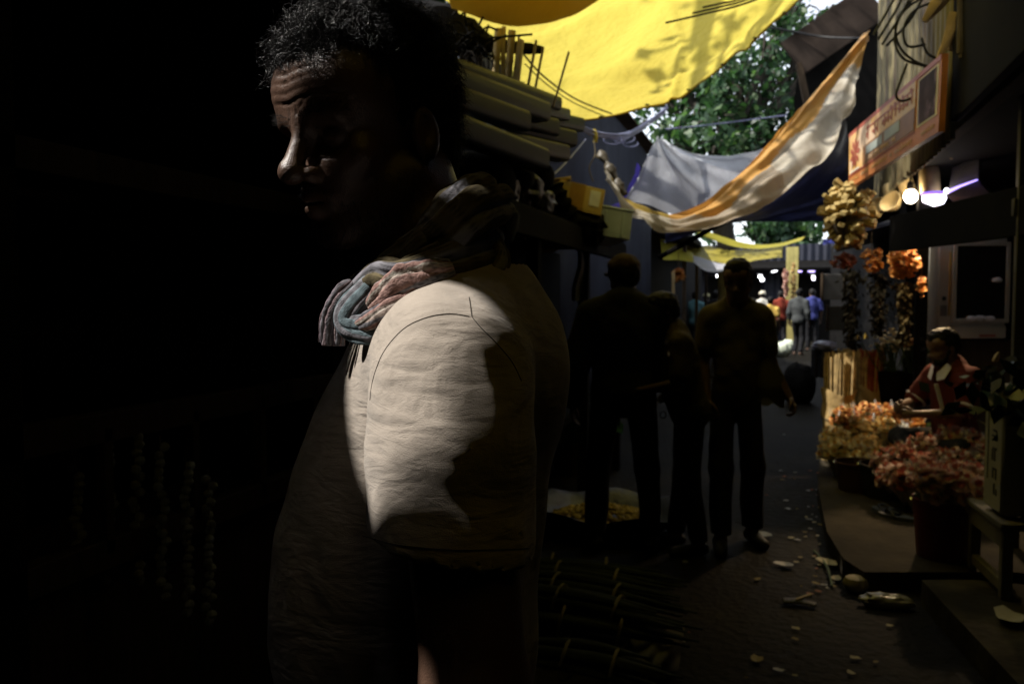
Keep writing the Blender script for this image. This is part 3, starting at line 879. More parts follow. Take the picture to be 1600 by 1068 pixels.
# scarf: one long cloth in several rolled folds, its stripes and the neck folds' shade put into the tint attribute
M_SCARF = mat("scarf_cotton", (0.42, 0.40, 0.38), rough=0.95, var=0.12, scale=60, bump=0.6, bscale=420, bdist=0.0015, spec=0.1, attr="tint")
GREY, TEAL, PINK, OLIV_SHADE, PALE = (.42, .43, .50), (.26, .36, .42), (.78, .50, .46), (.20, .17, .10), (.85, .72, .66)  # the olive is shade on the neck folds put into the colour
def scarf():
    mb = MB(); mb.col = []
    def fold(pix, w, t, cols, up=(0, -1, 0), n=44, grooves=3, seed=0, nn=28):
        pts = spline([K(*p) for p in pix], n)
        o = len(mb.v)
        ws = w if hasattr(w, '__len__') else [w] * 2
        N = n; rs = [np.interp(i / (N - 1), np.linspace(0, 1, len(ws)), ws) for i in range(N)]
        G = grooves + 3
        def wobf(u, a):
            q = a * G * .5 + seed + 1.3 * math.sin(u * 4 + seed) + .5 * math.sin(u * 9 + a)
            return -.30 * (1 - abs(math.sin(q))) ** 2.2 + .05 * math.sin(u * 17 + a * 3 + seed) + .03 * math.sin(u * 41 + a * 5)
        nn = 72
        mb.tube(pts, rs, nn, flat=t, up=up, wob=wobf)
        for i in range(N):
            for k in range(nn):
                a = 2 * math.pi * k / nn
                s = k / nn * len(cols) * 4 + .5 * math.sin(i * .1 + seed)
                c = cols[int(s) % len(cols)]; fr = (s * 3) % 1
                if fr < .22: c = tuple(x * .45 for x in c)
                elif int(s * 3) % 4 == 1: c = tuple(min(1, x * 1.35) for x in c)
                if (i % 9) in (0,): c = tuple(x * .7 for x in c)
                mb.col.append((*c, 1))
    # the bulk wound round the neck, its shade put in as dark olive
    fold([(560, 470, .93), (600, 440, .87), (638, 444, .845), (708, 419, .87), (758, 394, .95), (738, 389, 1.05), (668, 414, 1.08), (600, 440, 1.04), (550, 470, .98), (560, 470, .93)], [.020, .026, .030, .034, .030, .03, .03, .024, .02], .75, [OLIV_SHADE, GREY, OLIV_SHADE], grooves=4, seed=1, n=70)
    fold([(600, 425, .88), (638, 409, .865), (698, 369, .885), (743, 359, .95), (728, 359, 1.03), (668, 394, 1.06)], [.016, .024, .030, .03, .026, .02], .8, [OLIV_SHADE, OLIV_SHADE, GREY], seed=4)
    fold([(753, 374, .93), (768, 409, .91), (748, 439, .885), (698, 454, .858), (638, 484, .838)], [.018, .022, .022, .018, .010], .7, [OLIV_SHADE, GREY, OLIV_SHADE], seed=6)
    fold([(640, 412, .885), (690, 370, .868), (730, 328, .885), (762, 312, .96), (745, 318, 1.05), (680, 370, 1.08)], [.018, .028, .034, .034, .03, .02], .8, [OLIV_SHADE, GREY, OLIV_SHADE], seed=14)
    # pink and white fold across the throat
    fold([(708, 420, .838), (672, 432, .826), (636, 448, .824), (606, 466, .832), (580, 484, .845)], [0.0098, 0.0195, 0.0232, 0.0195, 0.0098], 0.37, [PINK, PALE, PINK, GREY], seed=2)
    fold([(690, 452, .832), (650, 470, .822), (610, 488, .825), (575, 502, .838), (556, 508, .85)], [0.0073, 0.0134, 0.0134, 0.0098, 0.0049], 0.41, [PALE, PINK, GREY], seed=3)
    fold([(668, 425, .84), (640, 430, .84), (612, 442, .842), (600, 460, .85)], [0.0073, 0.0146, 0.0146, 0.0073], 0.41, [PINK, (.6, .42, .45)], seed=9)
    # slate fold that comes down, turns and runs back under the pink one
    fold([(600, 418, .885), (592, 432, .872), (570, 452, .862), (548, 474, .858), (536, 494, .86), (543, 508, .858), (566, 514, .85), (596, 512, .842), (630, 502, .838), (655, 490, .838)], [0.0110, 0.0134, 0.0122, 0.0122, 0.0122, 0.0134, 0.0152, 0.0165, 0.0159, 0.0098], 0.41, [TEAL, GREY, TEAL], seed=5, n=60)
    fold([(548, 497, .868), (556, 506, .86), (580, 510, .852), (610, 503, .85)], [0.0061, 0.0110, 0.0110, 0.0061], 0.41, [GREY, TEAL], seed=8)
    # narrow striped end hanging at the chest
    fold([(552, 442, .90), (538, 455, .895), (527, 478, .892), (521, 505, .892), (520, 540, .893)], [0.0061, 0.0110, 0.0122, 0.0140, 0.0122], 0.34, [GREY, (.60, .48, .54), GREY, (.45, .38, .46)], seed=7)
    fold([(545, 450, .905), (524, 470, .90), (512, 500, .90), (508, 536, .90)], [0.0049, 0.0073, 0.0085, 0.0073], 0.37, [(.60, .46, .52), GREY], seed=11)
    fold([(556, 455, .89), (541, 480, .884), (533, 508, .884), (531, 538, .886)], [0.0049, 0.0073, 0.0073, 0.0049], 0.37, [GREY, (.66, .52, .55)], seed=13)
    mb.build("scarf", M_SCARF, man, local=True, angle=180)
scarf()
# ------------------------------------------------------------------ the setting
def poly_prism(mb, pts, z0, z1, m=0):
    n = len(pts)
    vs = [(p[0], p[1], z0) for p in pts] + [(p[0], p[1], z1) for p in pts]
    mb.add(vs, [tuple(range(n))[::-1], tuple(n + i for i in range(n))] + [(i, (i + 1) % n, n + (i + 1) % n, n + i) for i in range(n)], m)
M_GROUND = mat("trodden_wet_ground", spec=.06, col=(0.012, 0.0105, 0.007), rough=0.72, var=0.5, scale=3.5, detail=8, bump=0.8, bscale=22, bdist=0.02, col2=(0.007, 0.006, 0.0045), c2scale=1.1, c2lo=.42, c2hi=.58)
M_SLAB = mat("stained_concrete", spec=.06, col=(0.038, 0.031, 0.020), rough=0.85, var=0.3, scale=7, detail=8, bump=0.5, bscale=30, bdist=0.01, col2=(0.022, 0.018, 0.012), c2scale=1.7)
M_KERB = mat("worn_kerb_stone", spec=.06, col=(0.055, 0.047, 0.03), rough=0.85, var=0.35, scale=9, detail=8, bump=0.6, bscale=26, bdist=0.012, col2=(0.028, 0.024, 0.016), c2scale=3)
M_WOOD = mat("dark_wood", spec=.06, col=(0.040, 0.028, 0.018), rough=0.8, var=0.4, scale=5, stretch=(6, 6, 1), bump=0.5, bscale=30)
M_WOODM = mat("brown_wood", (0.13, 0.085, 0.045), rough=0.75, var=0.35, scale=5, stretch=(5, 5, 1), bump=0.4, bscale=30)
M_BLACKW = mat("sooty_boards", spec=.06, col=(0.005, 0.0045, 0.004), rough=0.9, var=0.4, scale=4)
M_IRON = mat("blue_grey_sheet_iron", (0.030, 0.034, 0.050), spec=.15, rough=0.6, var=0.35, scale=3, metal=0.2, stretch=(1, 1, .3), bump=0.2, bscale=20)
M_IRONR = mat("yellowed_sheet_iron", (0.14, 0.115, 0.055), rough=0.65, var=0.35, scale=3, metal=0.1, stretch=(1, 1, .25), col2=(0.05, 0.035, 0.02), c2scale=2.5, c2lo=.5, c2hi=.66)
M_ROOF = mat("rusty_roof_sheet", spec=.06, col=(0.03, 0.022, 0.017), rough=0.85, var=0.4, scale=3)
M_POST = mat("dark_painted_post", (0.05, 0.047, 0.03), rough=0.5, var=0.3, scale=8)

g = MB(); g.box((0, 20, -.06), (90, 110, .12), b=.001)
tag(g.build("ground", M_GROUND, smooth=False), "dark trodden ground of the market alley", "ground", kind="structure")
g = MB()
slab = [PZ(x, y, .10) for x, y in ((1292, 640), (1282, 700), (1278, 760), (1292, 830), (1318, 872), (1350, 893), (1452, 893), (1580, 893))]
slab += [Vector((3.6, slab[-1].y, 0)), Vector((3.6, slab[0].y + 1, 0)), Vector((slab[0].x + .05, slab[0].y + 1, 0))]
poly_prism(g, slab, 0.002, .10)

tag(g.build("pavement", M_SLAB, smooth=False), "raised concrete ledge under the flower stall", "pavement", kind="structure")
g = MB()
k0, k1 = PZ(1440, 905, .12), PZ(1640, 1120, .12)
poly_prism(g, [k0, PZ(1520, 905, .12), Vector((2.6, k0.y, 0)), Vector((2.6, k1.y - 3, 0)), k1 + Vector((.06, -2.2, 0)), k1], 0.002, .12)
tag(g.build("kerb", M_KERB, smooth=False), "worn stone kerb in the near right corner", "kerb", kind="structure")

def corrugated(mb, a, b, z0, z1, pitch=.076, amp=.011, nrm=None, m=0, rows=6, warp=.01):
    a, b = Vector(a), Vector(b); d = (b - a); L = d.length; d.normalize()
    n = Vector((-d.y, d.x, 0)) if nrm is None else Vector(nrm)
    N = max(8, int(L / pitch * 8)); gr = []
    for i in range(rows + 1):
        z = lerp(z0, z1, i / rows); row = []
        for j in range(N + 1):
            t = j / N * L
            o = amp * math.cos(2 * math.pi * t / pitch) + warp * math.sin(t * 1.7 + z * 1.3)
            p = a + d * t + n * o; row.append((p.x, p.y, z))
        gr.append(row)
    mb.grid(gr, m)
def box_thing(name, label, cat, c, size, m, rot=0.0, group=None):
    mb = MB(); mb.box(c, size, Matrix.Rotation(rot, 3, 'Z') if rot else None)
    return tag(mb.build(name, m), label, cat, group)

# left row: corrugated wall behind the loft, dark shop fronts
t = thing("corrugated_wall", "dark blue corrugated iron wall behind the piled loft", "wall", (-1.75, 6.0, 0))
mb = MB(); corrugated(mb, (-1.75, 5.2, 0), (-1.75, 8.0, 0), .0, 3.08); corrugated(mb, (-1.75, 7.96, 0), (-1.75, 13.2, 0), .0, 3.55); mb.build("iron_sheet", M_IRON, t)
mb = MB(); mb.beam((-1.83, 8.0, 3.5), (-1.83, 13.2, 3.5), .07, .07); mb.beam((-1.83, 5.2, 1.8), (-1.83, 13.2, 1.8), .07, .07); mb.build("rail", M_WOOD, t)
mb = MB()
gr = [[(-1.60 - u * 1.55, 8.0 + v * 5.3, 3.60 + u * .35 + .012 * math.cos(v * 5.3 / .076 * 2 * math.pi)) for v in [j / 640 for j in range(641)]] for u in (0, .5, 1)]
mb.grid(gr); mb.build("roof", M_ROOF, t)

t = thing("market_shop", "unlit shop of dark boards and shelves in the near left", "shop", (-2.3, .5, 0))
mb = MB()
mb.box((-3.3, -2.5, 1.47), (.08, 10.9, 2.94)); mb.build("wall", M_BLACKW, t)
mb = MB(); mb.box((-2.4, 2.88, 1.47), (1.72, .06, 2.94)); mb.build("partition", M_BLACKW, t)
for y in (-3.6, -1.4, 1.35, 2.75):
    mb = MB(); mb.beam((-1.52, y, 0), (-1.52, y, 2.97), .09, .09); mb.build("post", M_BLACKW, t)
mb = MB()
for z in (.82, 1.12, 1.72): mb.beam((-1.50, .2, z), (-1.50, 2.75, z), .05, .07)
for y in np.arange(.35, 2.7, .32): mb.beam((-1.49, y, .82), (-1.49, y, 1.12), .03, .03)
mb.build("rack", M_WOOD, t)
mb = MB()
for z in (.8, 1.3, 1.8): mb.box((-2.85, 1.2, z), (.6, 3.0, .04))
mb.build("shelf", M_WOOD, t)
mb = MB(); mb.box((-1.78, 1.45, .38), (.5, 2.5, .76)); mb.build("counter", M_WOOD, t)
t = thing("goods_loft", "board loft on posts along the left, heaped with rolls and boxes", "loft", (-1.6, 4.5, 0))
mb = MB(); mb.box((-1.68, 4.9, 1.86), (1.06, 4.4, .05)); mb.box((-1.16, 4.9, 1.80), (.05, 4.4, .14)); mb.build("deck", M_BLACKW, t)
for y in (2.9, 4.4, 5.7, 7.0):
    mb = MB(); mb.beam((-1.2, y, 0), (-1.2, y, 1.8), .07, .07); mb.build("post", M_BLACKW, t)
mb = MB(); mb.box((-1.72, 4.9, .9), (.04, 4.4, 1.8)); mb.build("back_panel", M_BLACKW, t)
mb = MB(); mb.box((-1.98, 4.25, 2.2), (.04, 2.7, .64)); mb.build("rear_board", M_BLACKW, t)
mb = MB(); mb.box((-1.68, 5.05, 2.58), (.6, .9, .02), Matrix.Rotation(R(-6), 3, "Y")); mb.build("cover_sheet", M_BLACKW, t)  # sheet added to stop a stray sun patch on the ledge
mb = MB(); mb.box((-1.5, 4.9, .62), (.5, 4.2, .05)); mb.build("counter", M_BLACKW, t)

# right row: upper iron wall over the flower stall, roof, back wall, side
XR = 1.02
t = thing("corrugated_wall", "yellowed corrugated iron wall above the orange sign", "wall", (XR, 6, 2.4))
mb = MB(); corrugated(mb, (XR, 5.55, 0), (XR, 9.4, 0), 2.36, 5.4, pitch=.15, amp=.022); mb.build("iron_sheet", M_IRONR, t)
mb = MB(); mb.beam((XR + .12, 3.4, 2.5), (XR + .09, 9.4, 2.5), .08, .1); mb.beam((XR + .12, 3.4, 4.2), (XR + .09, 9.4, 4.2), .08, .1); mb.build("rail", M_WOOD, t)
mb = MB(); mb.box((XR + .01, 4.41, 3.9), (.05, 2.32, 2.9)); mb.build("board_panel", M_BLACKW, t)
t = thing("flower_stall", "open fronted flower stall of dark boards on the right", "stall", (2.0, 6, 0))
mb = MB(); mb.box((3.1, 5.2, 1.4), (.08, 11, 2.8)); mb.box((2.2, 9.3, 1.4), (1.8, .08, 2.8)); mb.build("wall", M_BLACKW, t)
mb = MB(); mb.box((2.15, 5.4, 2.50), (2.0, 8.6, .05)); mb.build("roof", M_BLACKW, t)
mb = MB()
a, b = P(1395, 366, 6.35), P(1640, 322, 4.2)
mb.beam(a, b, .05, .26); mb.build("loft_board", M_BLACKW, t)
mb = MB(); c = P(1437, 560, 7.0); mb.beam((c.x, c.y, .1), (c.x, c.y, 2.5), .09, .09); mb.build("post", M_BLACKW, t)
t = thing("steel_post", "slim dark post at the right edge of the picture", "post", (P(1588, 560, 4.5).x, P(1588, 560, 4.5).y, 0))
c = P(1592, 500, 4.5)
mb = MB(); mb.beam((c.x, c.y, .1), (c.x, c.y, 2.5), .055, .055, bev=.004); mb.build("shaft", M_POST, t)
mb = MB(); mb.box((c.x - .03, c.y, 1.9), (.03, .05, .09)); mb.build("bracket", M_POST, t)
t = thing("shop_shutter", "dark shuttered shop wall beyond the right edge post", "shop", (1.5, 2, 0))
mb = MB(); corrugated(mb, (1.62, -8, 0), (1.62, 4.6, 0), .12, 2.9, pitch=.1, amp=.01); mb.build("shutter", M_BLACKW, t)
mb = MB(); mb.box((1.85, 3.9, 2.7), (.4, 1.4, .06)); mb.build("lintel", M_ROOF, t)

# unseen roof, amber cloth and rear wall added to block and shape the light
def holed_sheet(name, outer, holes, z, th, m, parent):
    bm = bmesh.new(); loops = []
    for lp in [outer] + holes:
        vs = [bm.verts.new((x, y, z)) for x, y in lp]; loops.append(vs)
        for a in range(len(vs)): bm.edges.new((vs[a], vs[(a + 1) % len(vs)]))
    bmesh.ops.triangle_fill(bm, use_beauty=True, use_dissolve=False, edges=bm.edges[:])
    bm.verts.index_update()
    V = [tuple(v.co) for v in bm.verts]; Fs = [tuple(v.index for v in f.verts) for f in bm.faces]; n = len(V)
    L = [[v.index for v in lp] for lp in loops]; bm.free()
    mb = MB()
    fs = list(Fs) + [tuple(i + n for i in f[::-1]) for f in Fs]
    for lp in L: fs += [(lp[i], lp[(i + 1) % len(lp)], lp[(i + 1) % len(lp)] + n, lp[i] + n) for i in range(len(lp))]
    mb.add(V + [(x, y, q + th) for x, y, q in V], fs)
    return mb.build(name, m, parent, smooth=False)
t = thing("roof_cover", "unseen rusty sheet roof added to shade the near alley, opening cut for the sunbeam", "roof", (0, -3, 2.9))  # added overhead, out of view, to darken the near alley
BEAM_HOLE = [(-1.614, .180), (-1.612, .22), (-1.60, .255), (-1.615, .275), (-1.675, .283), (-1.668, .30), (-1.645, .333), (-1.630, .352), (-1.610, .368), (-1.577, .382), (-1.556, .395), (-1.553, .418), (-1.545, .432), (-1.538, .455), (-1.538, .60), (-1.315, .60), (-1.315, .455), (-1.34, .425), (-1.385, .410), (-1.455, .4195), (-1.490, .420), (-1.512, .402), (-1.515, .372), (-1.455, .350), (-1.40, .335), (-1.385, .305), (-1.397, .275), (-1.422, .244), (-1.456, .216), (-1.478, .192), (-1.516, .180), (-1.565, .175)]  # outline shaped by where sunlight should land on the man
FILL_OPENING = [(-.15, -.45), (.75, -.45), (.75, .75), (-.15, .75)]  # opening that lets yellow fill light through the amber cloth
ARM_BEAM_HOLE = [(-1.682, .112), (-1.645, .118), (-1.636, .138), (-1.666, .160)]  # extra opening added for the sunlit strip on the forearm
COVER = [(-3.4, -8), (1.8, -8), (1.8, 3.3), (.97, 3.3), (.97, 4.62), (-.25, 4.25), (-2.7, 3.55), (-2.7, 2.92), (-3.4, 2.92)]
holed_sheet("sheet", COVER, [BEAM_HOLE, ARM_BEAM_HOLE, FILL_OPENING], 2.98, .012, M_ROOF, t)
mb = MB(); mb.box((-.6, -8, 1.5), (6, .1, 3.2)); tag(mb.build("light_block_wall", M_BLACKW), "unseen dark wall added behind the viewer to keep out sky light", "wall")  # unseen blocker added against sky light from behind

t = thing('tarpaulin', 'unseen amber tarpaulin added over a near roof opening for warm fill light', 'tarpaulin', (.3, .15, 3.0))  # added out of view to send yellow light onto the man's shaded side
mb = MB(); mb.grid([[(-.25 + u * 1.1, -.55 + v * 1.4, 3.0 + .015 * math.sin(u * 9 + v * 5)) for v in [j / 12 for j in range(13)]] for u in [i / 12 for i in range(13)]])
mb.build('cover_cloth', mat('amber_fill_cloth', (.5, .36, .05), rough=.5, transl=.17, var=.15), t, normals=False)
# far right building with tiled eave and rows beyond
t = thing("shed_roof", "black shed gable with a sloping eave against the sky", "shed", (1.0, 10, 0))
mb = MB()
d = 11.0
pr = [P(1252, 82, d), P(1360, 10, d), P(1420, 10, d), P(1420, 330, d), P(1262, 330, d), P(1240, 160, d)]
for q in pr: pass
off = Vector((.5, 3.0, 0)); n = len(pr)
mb.add(list(pr) + [p + off for p in pr], [tuple(range(n)), tuple(2 * n - 1 - i for i in range(n))] + [(i, (i + 1) % n, n + (i + 1) % n, n + i) for i in range(n)])
mb.build("gable", M_BLACKW, t, smooth=False)
mb = MB()
e0, e1 = P(1238, 92, d - .2), P(1368, 2, d - .2)
mb.beam(e0, e1, .5, .05, up=(0, 1, 0)); mb.build("eave", M_ROOF, t)
mb = MB(); mb.beam(P(1248, 100, d - .3), P(1262, 165, d - .3), .12, .08); mb.build("brace", M_WOOD, t)

# rows of shops further down the alley
FAR = [("left", -1.75, 13.2, 24, M_BLACKW), ("right", 1.35, 9.6, 24, M_BLACKW)]
t = thing("shop_row", "dark row of shops down the left of the alley", "shops", (-2.5, 18, 0))
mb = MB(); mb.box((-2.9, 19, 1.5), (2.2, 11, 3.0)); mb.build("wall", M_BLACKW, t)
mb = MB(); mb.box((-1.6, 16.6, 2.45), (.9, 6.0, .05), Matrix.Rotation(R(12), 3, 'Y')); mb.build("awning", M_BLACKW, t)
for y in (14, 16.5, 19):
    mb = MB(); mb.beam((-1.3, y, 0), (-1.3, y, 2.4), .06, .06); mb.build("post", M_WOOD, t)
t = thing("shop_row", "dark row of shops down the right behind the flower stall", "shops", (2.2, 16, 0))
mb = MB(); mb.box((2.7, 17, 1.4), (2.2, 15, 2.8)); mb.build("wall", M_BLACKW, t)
mb = MB(); mb.box((1.45, 12.6, 2.3), (.9, 4.6, .05), Matrix.Rotation(R(-14), 3, 'Y')); mb.build("awning", mat("black_sheeting", (.012, .013, .02), rough=.5), t)
t = thing("end_building", "grey fronted building closing the far end of the alley", "building", (.3, 31, 0))
mb = MB(); corrugated(mb, (-6, 31, 0), (7, 31, 0), 0, 3.3, pitch=.25, amp=.03); mb.build("wall", mat("grey_sheet_far", (.02, .022, .034), rough=.7, var=.4, scale=.6), t)
mb = MB(); mb.box((.3, 30.2, 2.55), (13, 1.8, .08), Matrix.Rotation(R(10), 3, 'X')); mb.build("awning", M_BLACKW, t)
mb = MB()
for x in (-3.5, -1.2, 1.4, 4.0): mb.box((x, 30.9, 1.1), (1.9, .1, 2.2))
mb.build("doorway", M_BLACKW, t)
mb = MB(); mb.beam((.65, 26, 0), (.65, 26, 2.9), .32, .32)
tag(mb.build("pillar", mat("yellow_wall_paint", (.42, .36, .12), rough=.8, var=.25)), "yellow painted pillar far down the alley", "pillar")
# ------------------------------------------------------------------ tarpaulins, ropes, trees
M_CABLE = mat("black_cable", (.008, .008, .008), rough=.5)
def surf(ctrl, nu, nv, noise=0.0, nsc=3.0, fold=None, seed=1):
    rows = [spline(r, nv) for r in ctrl]
    cols = [spline([rows[i][j] for i in range(len(rows))], nu) for j in range(nv)]
    gr = [[cols[j][i].copy() for j in range(nv)] for i in range(nu)]
    pts = np.array([[list(p) for p in r] for r in gr])
    du = np.gradient(pts, axis=0); dv = np.gradient(pts, axis=1)
    n = np.cross(du, dv); n /= np.linalg.norm(n, axis=2)[:, :, None] + 1e-9
    q = pts.reshape(-1, 3)
    D = (vnoise(q, nsc, seed) * noise + vnoise(q, nsc * 2.7, seed + 1) * noise * .4).reshape(nu, nv)
    if fold is not None:
        U, V = np.meshgrid(np.linspace(0, 1, nu), np.linspace(0, 1, nv), indexing='ij')
        D = D + fold(U, V)
    return pts + n * D[:, :, None]
def tarp(name, label, ctrl, m, nu=40, nv=60, cat="tarpaulin", matfn=None, **k):
    g = surf(ctrl, nu, nv, **k); mb = MB(); mb.grid(g.tolist())
    if matfn:
        mb.m = [matfn(i / (nu - 1), j / (nv - 1)) for i in range(nu - 1) for j in range(nv - 1)]
    o = mb.build(name, m, normals=False, angle=180)
    return tag(o, label, cat), g
def tarp_mat(name, col, tcol=None, tr=.6, var=.08, scale=3, rough=.45, bump=.35, col2=None, **k):  # woven plastic sheet
    return mat(name, col, rough=rough, var=var, scale=scale, transl=tr, tcol=tcol, bump=bump, bscale=7, bdist=.03, spec=.3, col2=col2, detail=6, **k)
M_YEL = tarp_mat("yellow_tarpaulin", (.76, .61, .08), (.80, .67, .13), .39, var=.16, scale=1.3, bump=1.0, col2=(.74, .44, .03), c2scale=.9, c2lo=.5, c2hi=.75)
M_YEL2 = tarp_mat("yellow_tarpaulin_far", (.85, .72, .14), (.95, .82, .22), .7)
M_OLV = tarp_mat("dull_yellow_tarpaulin", (.40, .36, .05), (.45, .40, .05), .35)
M_GREY = tarp_mat("silver_grey_tarpaulin", (.70, .71, .74), (.92, .93, .96), .86, scale=5, bump=.8)
M_ORA = tarp_mat("orange_cloth", (.50, .27, .07), (.56, .30, .07), .28, scale=8)
M_CREAM = tarp_mat("cream_plastic_sheet", (.55, .50, .40), (.62, .56, .44), .45, scale=6, col2=(.35, .30, .22), c2scale=4)
M_NAVY = tarp_mat("navy_tarpaulin", (.012, .015, .045), None, .12)
M_WHT = tarp_mat("white_tarpaulin", (.66, .66, .72), (.72, .72, .80), .5)

ye, yg = tarp("tarpaulin", "large bright yellow tarpaulin stretched over the alley", [
    [P(880, 196, 6.45), P(935, 186, 6.4), P(1035, 160, 6.3), P(1110, 110, 6.2), P(1180, 52, 6.1), P(1245, -6, 6.0), P(1345, -95, 5.8)],
    [P(820, 140, 5.7), P(930, 120, 5.7), P(1030, 90, 5.7), P(1110, 45, 5.6), P(1190, -20, 5.5), P(1280, -90, 5.4), P(1390, -190, 5.2)],
    [P(745, 62, 5.0), P(860, 60, 5.0), P(980, 30, 5.0), P(1090, -30, 4.9), P(1200, -120, 4.8), P(1320, -220, 4.7), P(1460, -330, 4.5)],
    [P(690, -12, 4.3), P(830, -5, 4.3), P(960, -60, 4.2), P(1090, -140, 4.1), P(1230, -260, 4.0), P(1370, -380, 3.9), P(1560, -520, 3.7)],
    [P(540, -150, 3.4), P(740, -170, 3.3), P(920, -240, 3.2), P(1100, -340, 3.1), P(1280, -480, 3.0), P(1460, -640, 2.9), P(1700, -800, 2.8)],
], M_YEL, 90, 110, noise=.035, nsc=1.6, seed=3,
    fold=lambda U, V: .018 * np.sin(U * 22 + np.sin(V * 9) * 2.5) * np.exp(-((V - .25) / .3) ** 2) + .03 * np.exp(-((U - .42 - .12 * np.sin(V * 5)) / .03) ** 2)
    - .03 * np.exp(-((U - .18 - .05 * np.sin(V * 7 + 1)) / .025) ** 2) + .03 * np.exp(-((V - .36 - .16 * U) / .012) ** 2) * np.clip(1 - U * 1.6, 0, 1) - .025 * np.exp(-((V - .62 + .2 * U) / .014) ** 2)
    + .004 * np.sin(V * 46 + U * 12 + np.sin(U * 8) * 2) * np.exp(-(U / .25) ** 2))
mb = MB(); mb.tube([Vector(p) for p in yg[0]], .011, 6); mb.build('hem', mat('tarpaulin_hem', (.45, .32, .04), rough=.7), ye)
for k in range(6, 110, 13):
    mb = MB(); mb.tube([Vector(yg[2][k]) + Vector((.014 * math.cos(a), .014 * math.sin(a), -.004)) for a in np.linspace(0, 6.283, 12)[:-1]], .004, 5, closed=True); mb.build('eyelet', M_CABLE, ye)
# second layer folded back near its left edge
tarp("tarpaulin", "amber flap doubled over the yellow tarpaulin's near edge", [
    [P(705, 12, 4.22), P(800, 40, 4.4), P(880, 30, 4.5), P(930, 5, 4.5), P(980, -40, 4.4)],
    [P(690, -40, 4.05), P(800, -20, 4.15), P(880, -30, 4.2), P(930, -60, 4.2), P(980, -100, 4.1)],
    [P(670, -120, 3.8), P(800, -110, 3.8), P(880, -120, 3.8), P(930, -150, 3.8), P(980, -190, 3.8)]],
    tarp_mat("amber_cloth", (.55, .33, .04), (.6, .36, .04), .16), 24, 30, noise=.012, nsc=4)
def fan(U, V):            # creases running out from the tied corner (U=0,V=0)
    th = np.arctan2(U + .02, V + .02)
    r = np.sqrt(U ** 2 + V ** 2)
    return .10 * np.sin(th * 11 + 1.2 * np.sin(r * 3)) * np.clip(r, 0, .7) * np.exp(-r * 1.1) * 1.6 + .012 * np.sin(th * 31 + 2)
tarp("tarpaulin", "silver grey tarpaulin creased from its tied corner", [
    [P(1027, 213, 8.25), P(1060, 232, 8.3), P(1105, 246, 8.4), P(1150, 251, 8.4), P(1200, 236, 8.4), P(1262, 180, 8.3)],
    [P(1015, 240, 8.1), P(1052, 258, 8.15), P(1100, 268, 8.15), P(1150, 274, 8.1), P(1205, 258, 8.1), P(1266, 210, 8.1)],
    [P(1000, 272, 7.85), P(1040, 292, 7.85), P(1088, 302, 7.85), P(1140, 300, 7.85), P(1205, 276, 7.85), P(1266, 230, 7.85)],
    [P(980, 304, 7.6), P(1022, 330, 7.55), P(1072, 343, 7.5), P(1130, 326, 7.5), P(1200, 290, 7.6), P(1262, 240, 7.7)]],
    M_GREY, 70, 90, noise=.02, nsc=2.5, fold=fan, seed=5)
M_MUST = tarp_mat("mustard_cloth", (.42, .30, .07), (.5, .36, .08), .35, scale=8)
M_TAN = tarp_mat("tan_plastic_sheet", (.40, .33, .24), (.45, .36, .25), .45, scale=6, bump=.8)
def sling(u, v):                    # pieces sewn end to end along the strip
    w = .05 * math.sin(v * 17) + .04 * math.sin(v * 41)
    if v < .36: return 2 if (u < .26 + w and v > .05) else 1
    if v < .47: return 0 if u < .12 + (v - .36) * 3 + w else 3
    if v < .66: return 0 if u < .52 + w else 3
    return 0 if u < .46 + w + max(0, v - .9) * 3 else 1
tarp("tarpaulin", "orange and cream cloth strip slung diagonally across the alley", [
    [P(948, 262, 7.1), P(972, 300, 7.05), P(1000, 322, 7.0), P(1048, 338, 7.0), P(1100, 318, 7.05), P(1165, 262, 7.2), P(1225, 196, 7.5), P(1285, 128, 7.9), P(1352, 50, 8.4)],
    [P(950, 272, 7.0), P(976, 312, 6.95), P(1006, 336, 6.9), P(1056, 350, 6.85), P(1118, 330, 6.95), P(1185, 276, 7.05), P(1245, 212, 7.4), P(1297, 144, 7.8), P(1358, 62, 8.35)],
    [P(953, 280, 6.95), P(980, 324, 6.85), P(1015, 350, 6.8), P(1062, 362, 6.8), P(1134, 344, 6.8), P(1212, 306, 6.9), P(1274, 262, 7.1), P(1308, 222, 7.3), P(1318, 170, 7.5)]],
    [M_ORA, M_CREAM, M_MUST, M_TAN], 44, 120, noise=.03, nsc=4, seed=8, matfn=sling,
    fold=lambda U, V: .035 * np.sin(U * 15 + V * 5) * np.clip(V, .1, 1) + .012 * np.sin(U * 31 - V * 23) + .02 * np.sin(V * 38 + U * 6) * U)
tarp("tarpaulin", "navy tarpaulin sagging in shade under the orange strip", [
    [P(1040, 362, 7.0), P(1130, 345, 7.0), P(1210, 300, 7.1), P(1270, 250, 7.3), P(1320, 175, 7.7)],
    [P(1040, 372, 7.8), P(1130, 350, 7.9), P(1210, 325, 8.0), P(1270, 300, 8.1), P(1330, 260, 8.3)],
    [P(1036, 378, 8.6), P(1120, 352, 8.8), P(1190, 347, 9.0), P(1250, 346, 9.0), P(1330, 345, 9.0)]],
    M_NAVY, 24, 40, noise=.03, nsc=2.2, seed=9)
mb = MB(); mb.tube(spline([P(936, 240, 7.2), P(946, 250, 7.15), P(952, 262, 7.12), P(962, 276, 7.1), P(968, 292, 7.08), P(978, 304, 7.06)], 30), [.030 + .010 * math.sin(i * .62) + .004 * math.sin(i * 2.3) for i in range(30)], 12, wob=lambda u, a: .25 * math.sin(a * 3 + u * 20))
tag(mb.build("knotted_cloth", tarp_mat("dun_cloth", (.075, .06, .035), None, .1), angle=180), "twisted dun cloth end tying the orange strip to the left wall", "cloth")
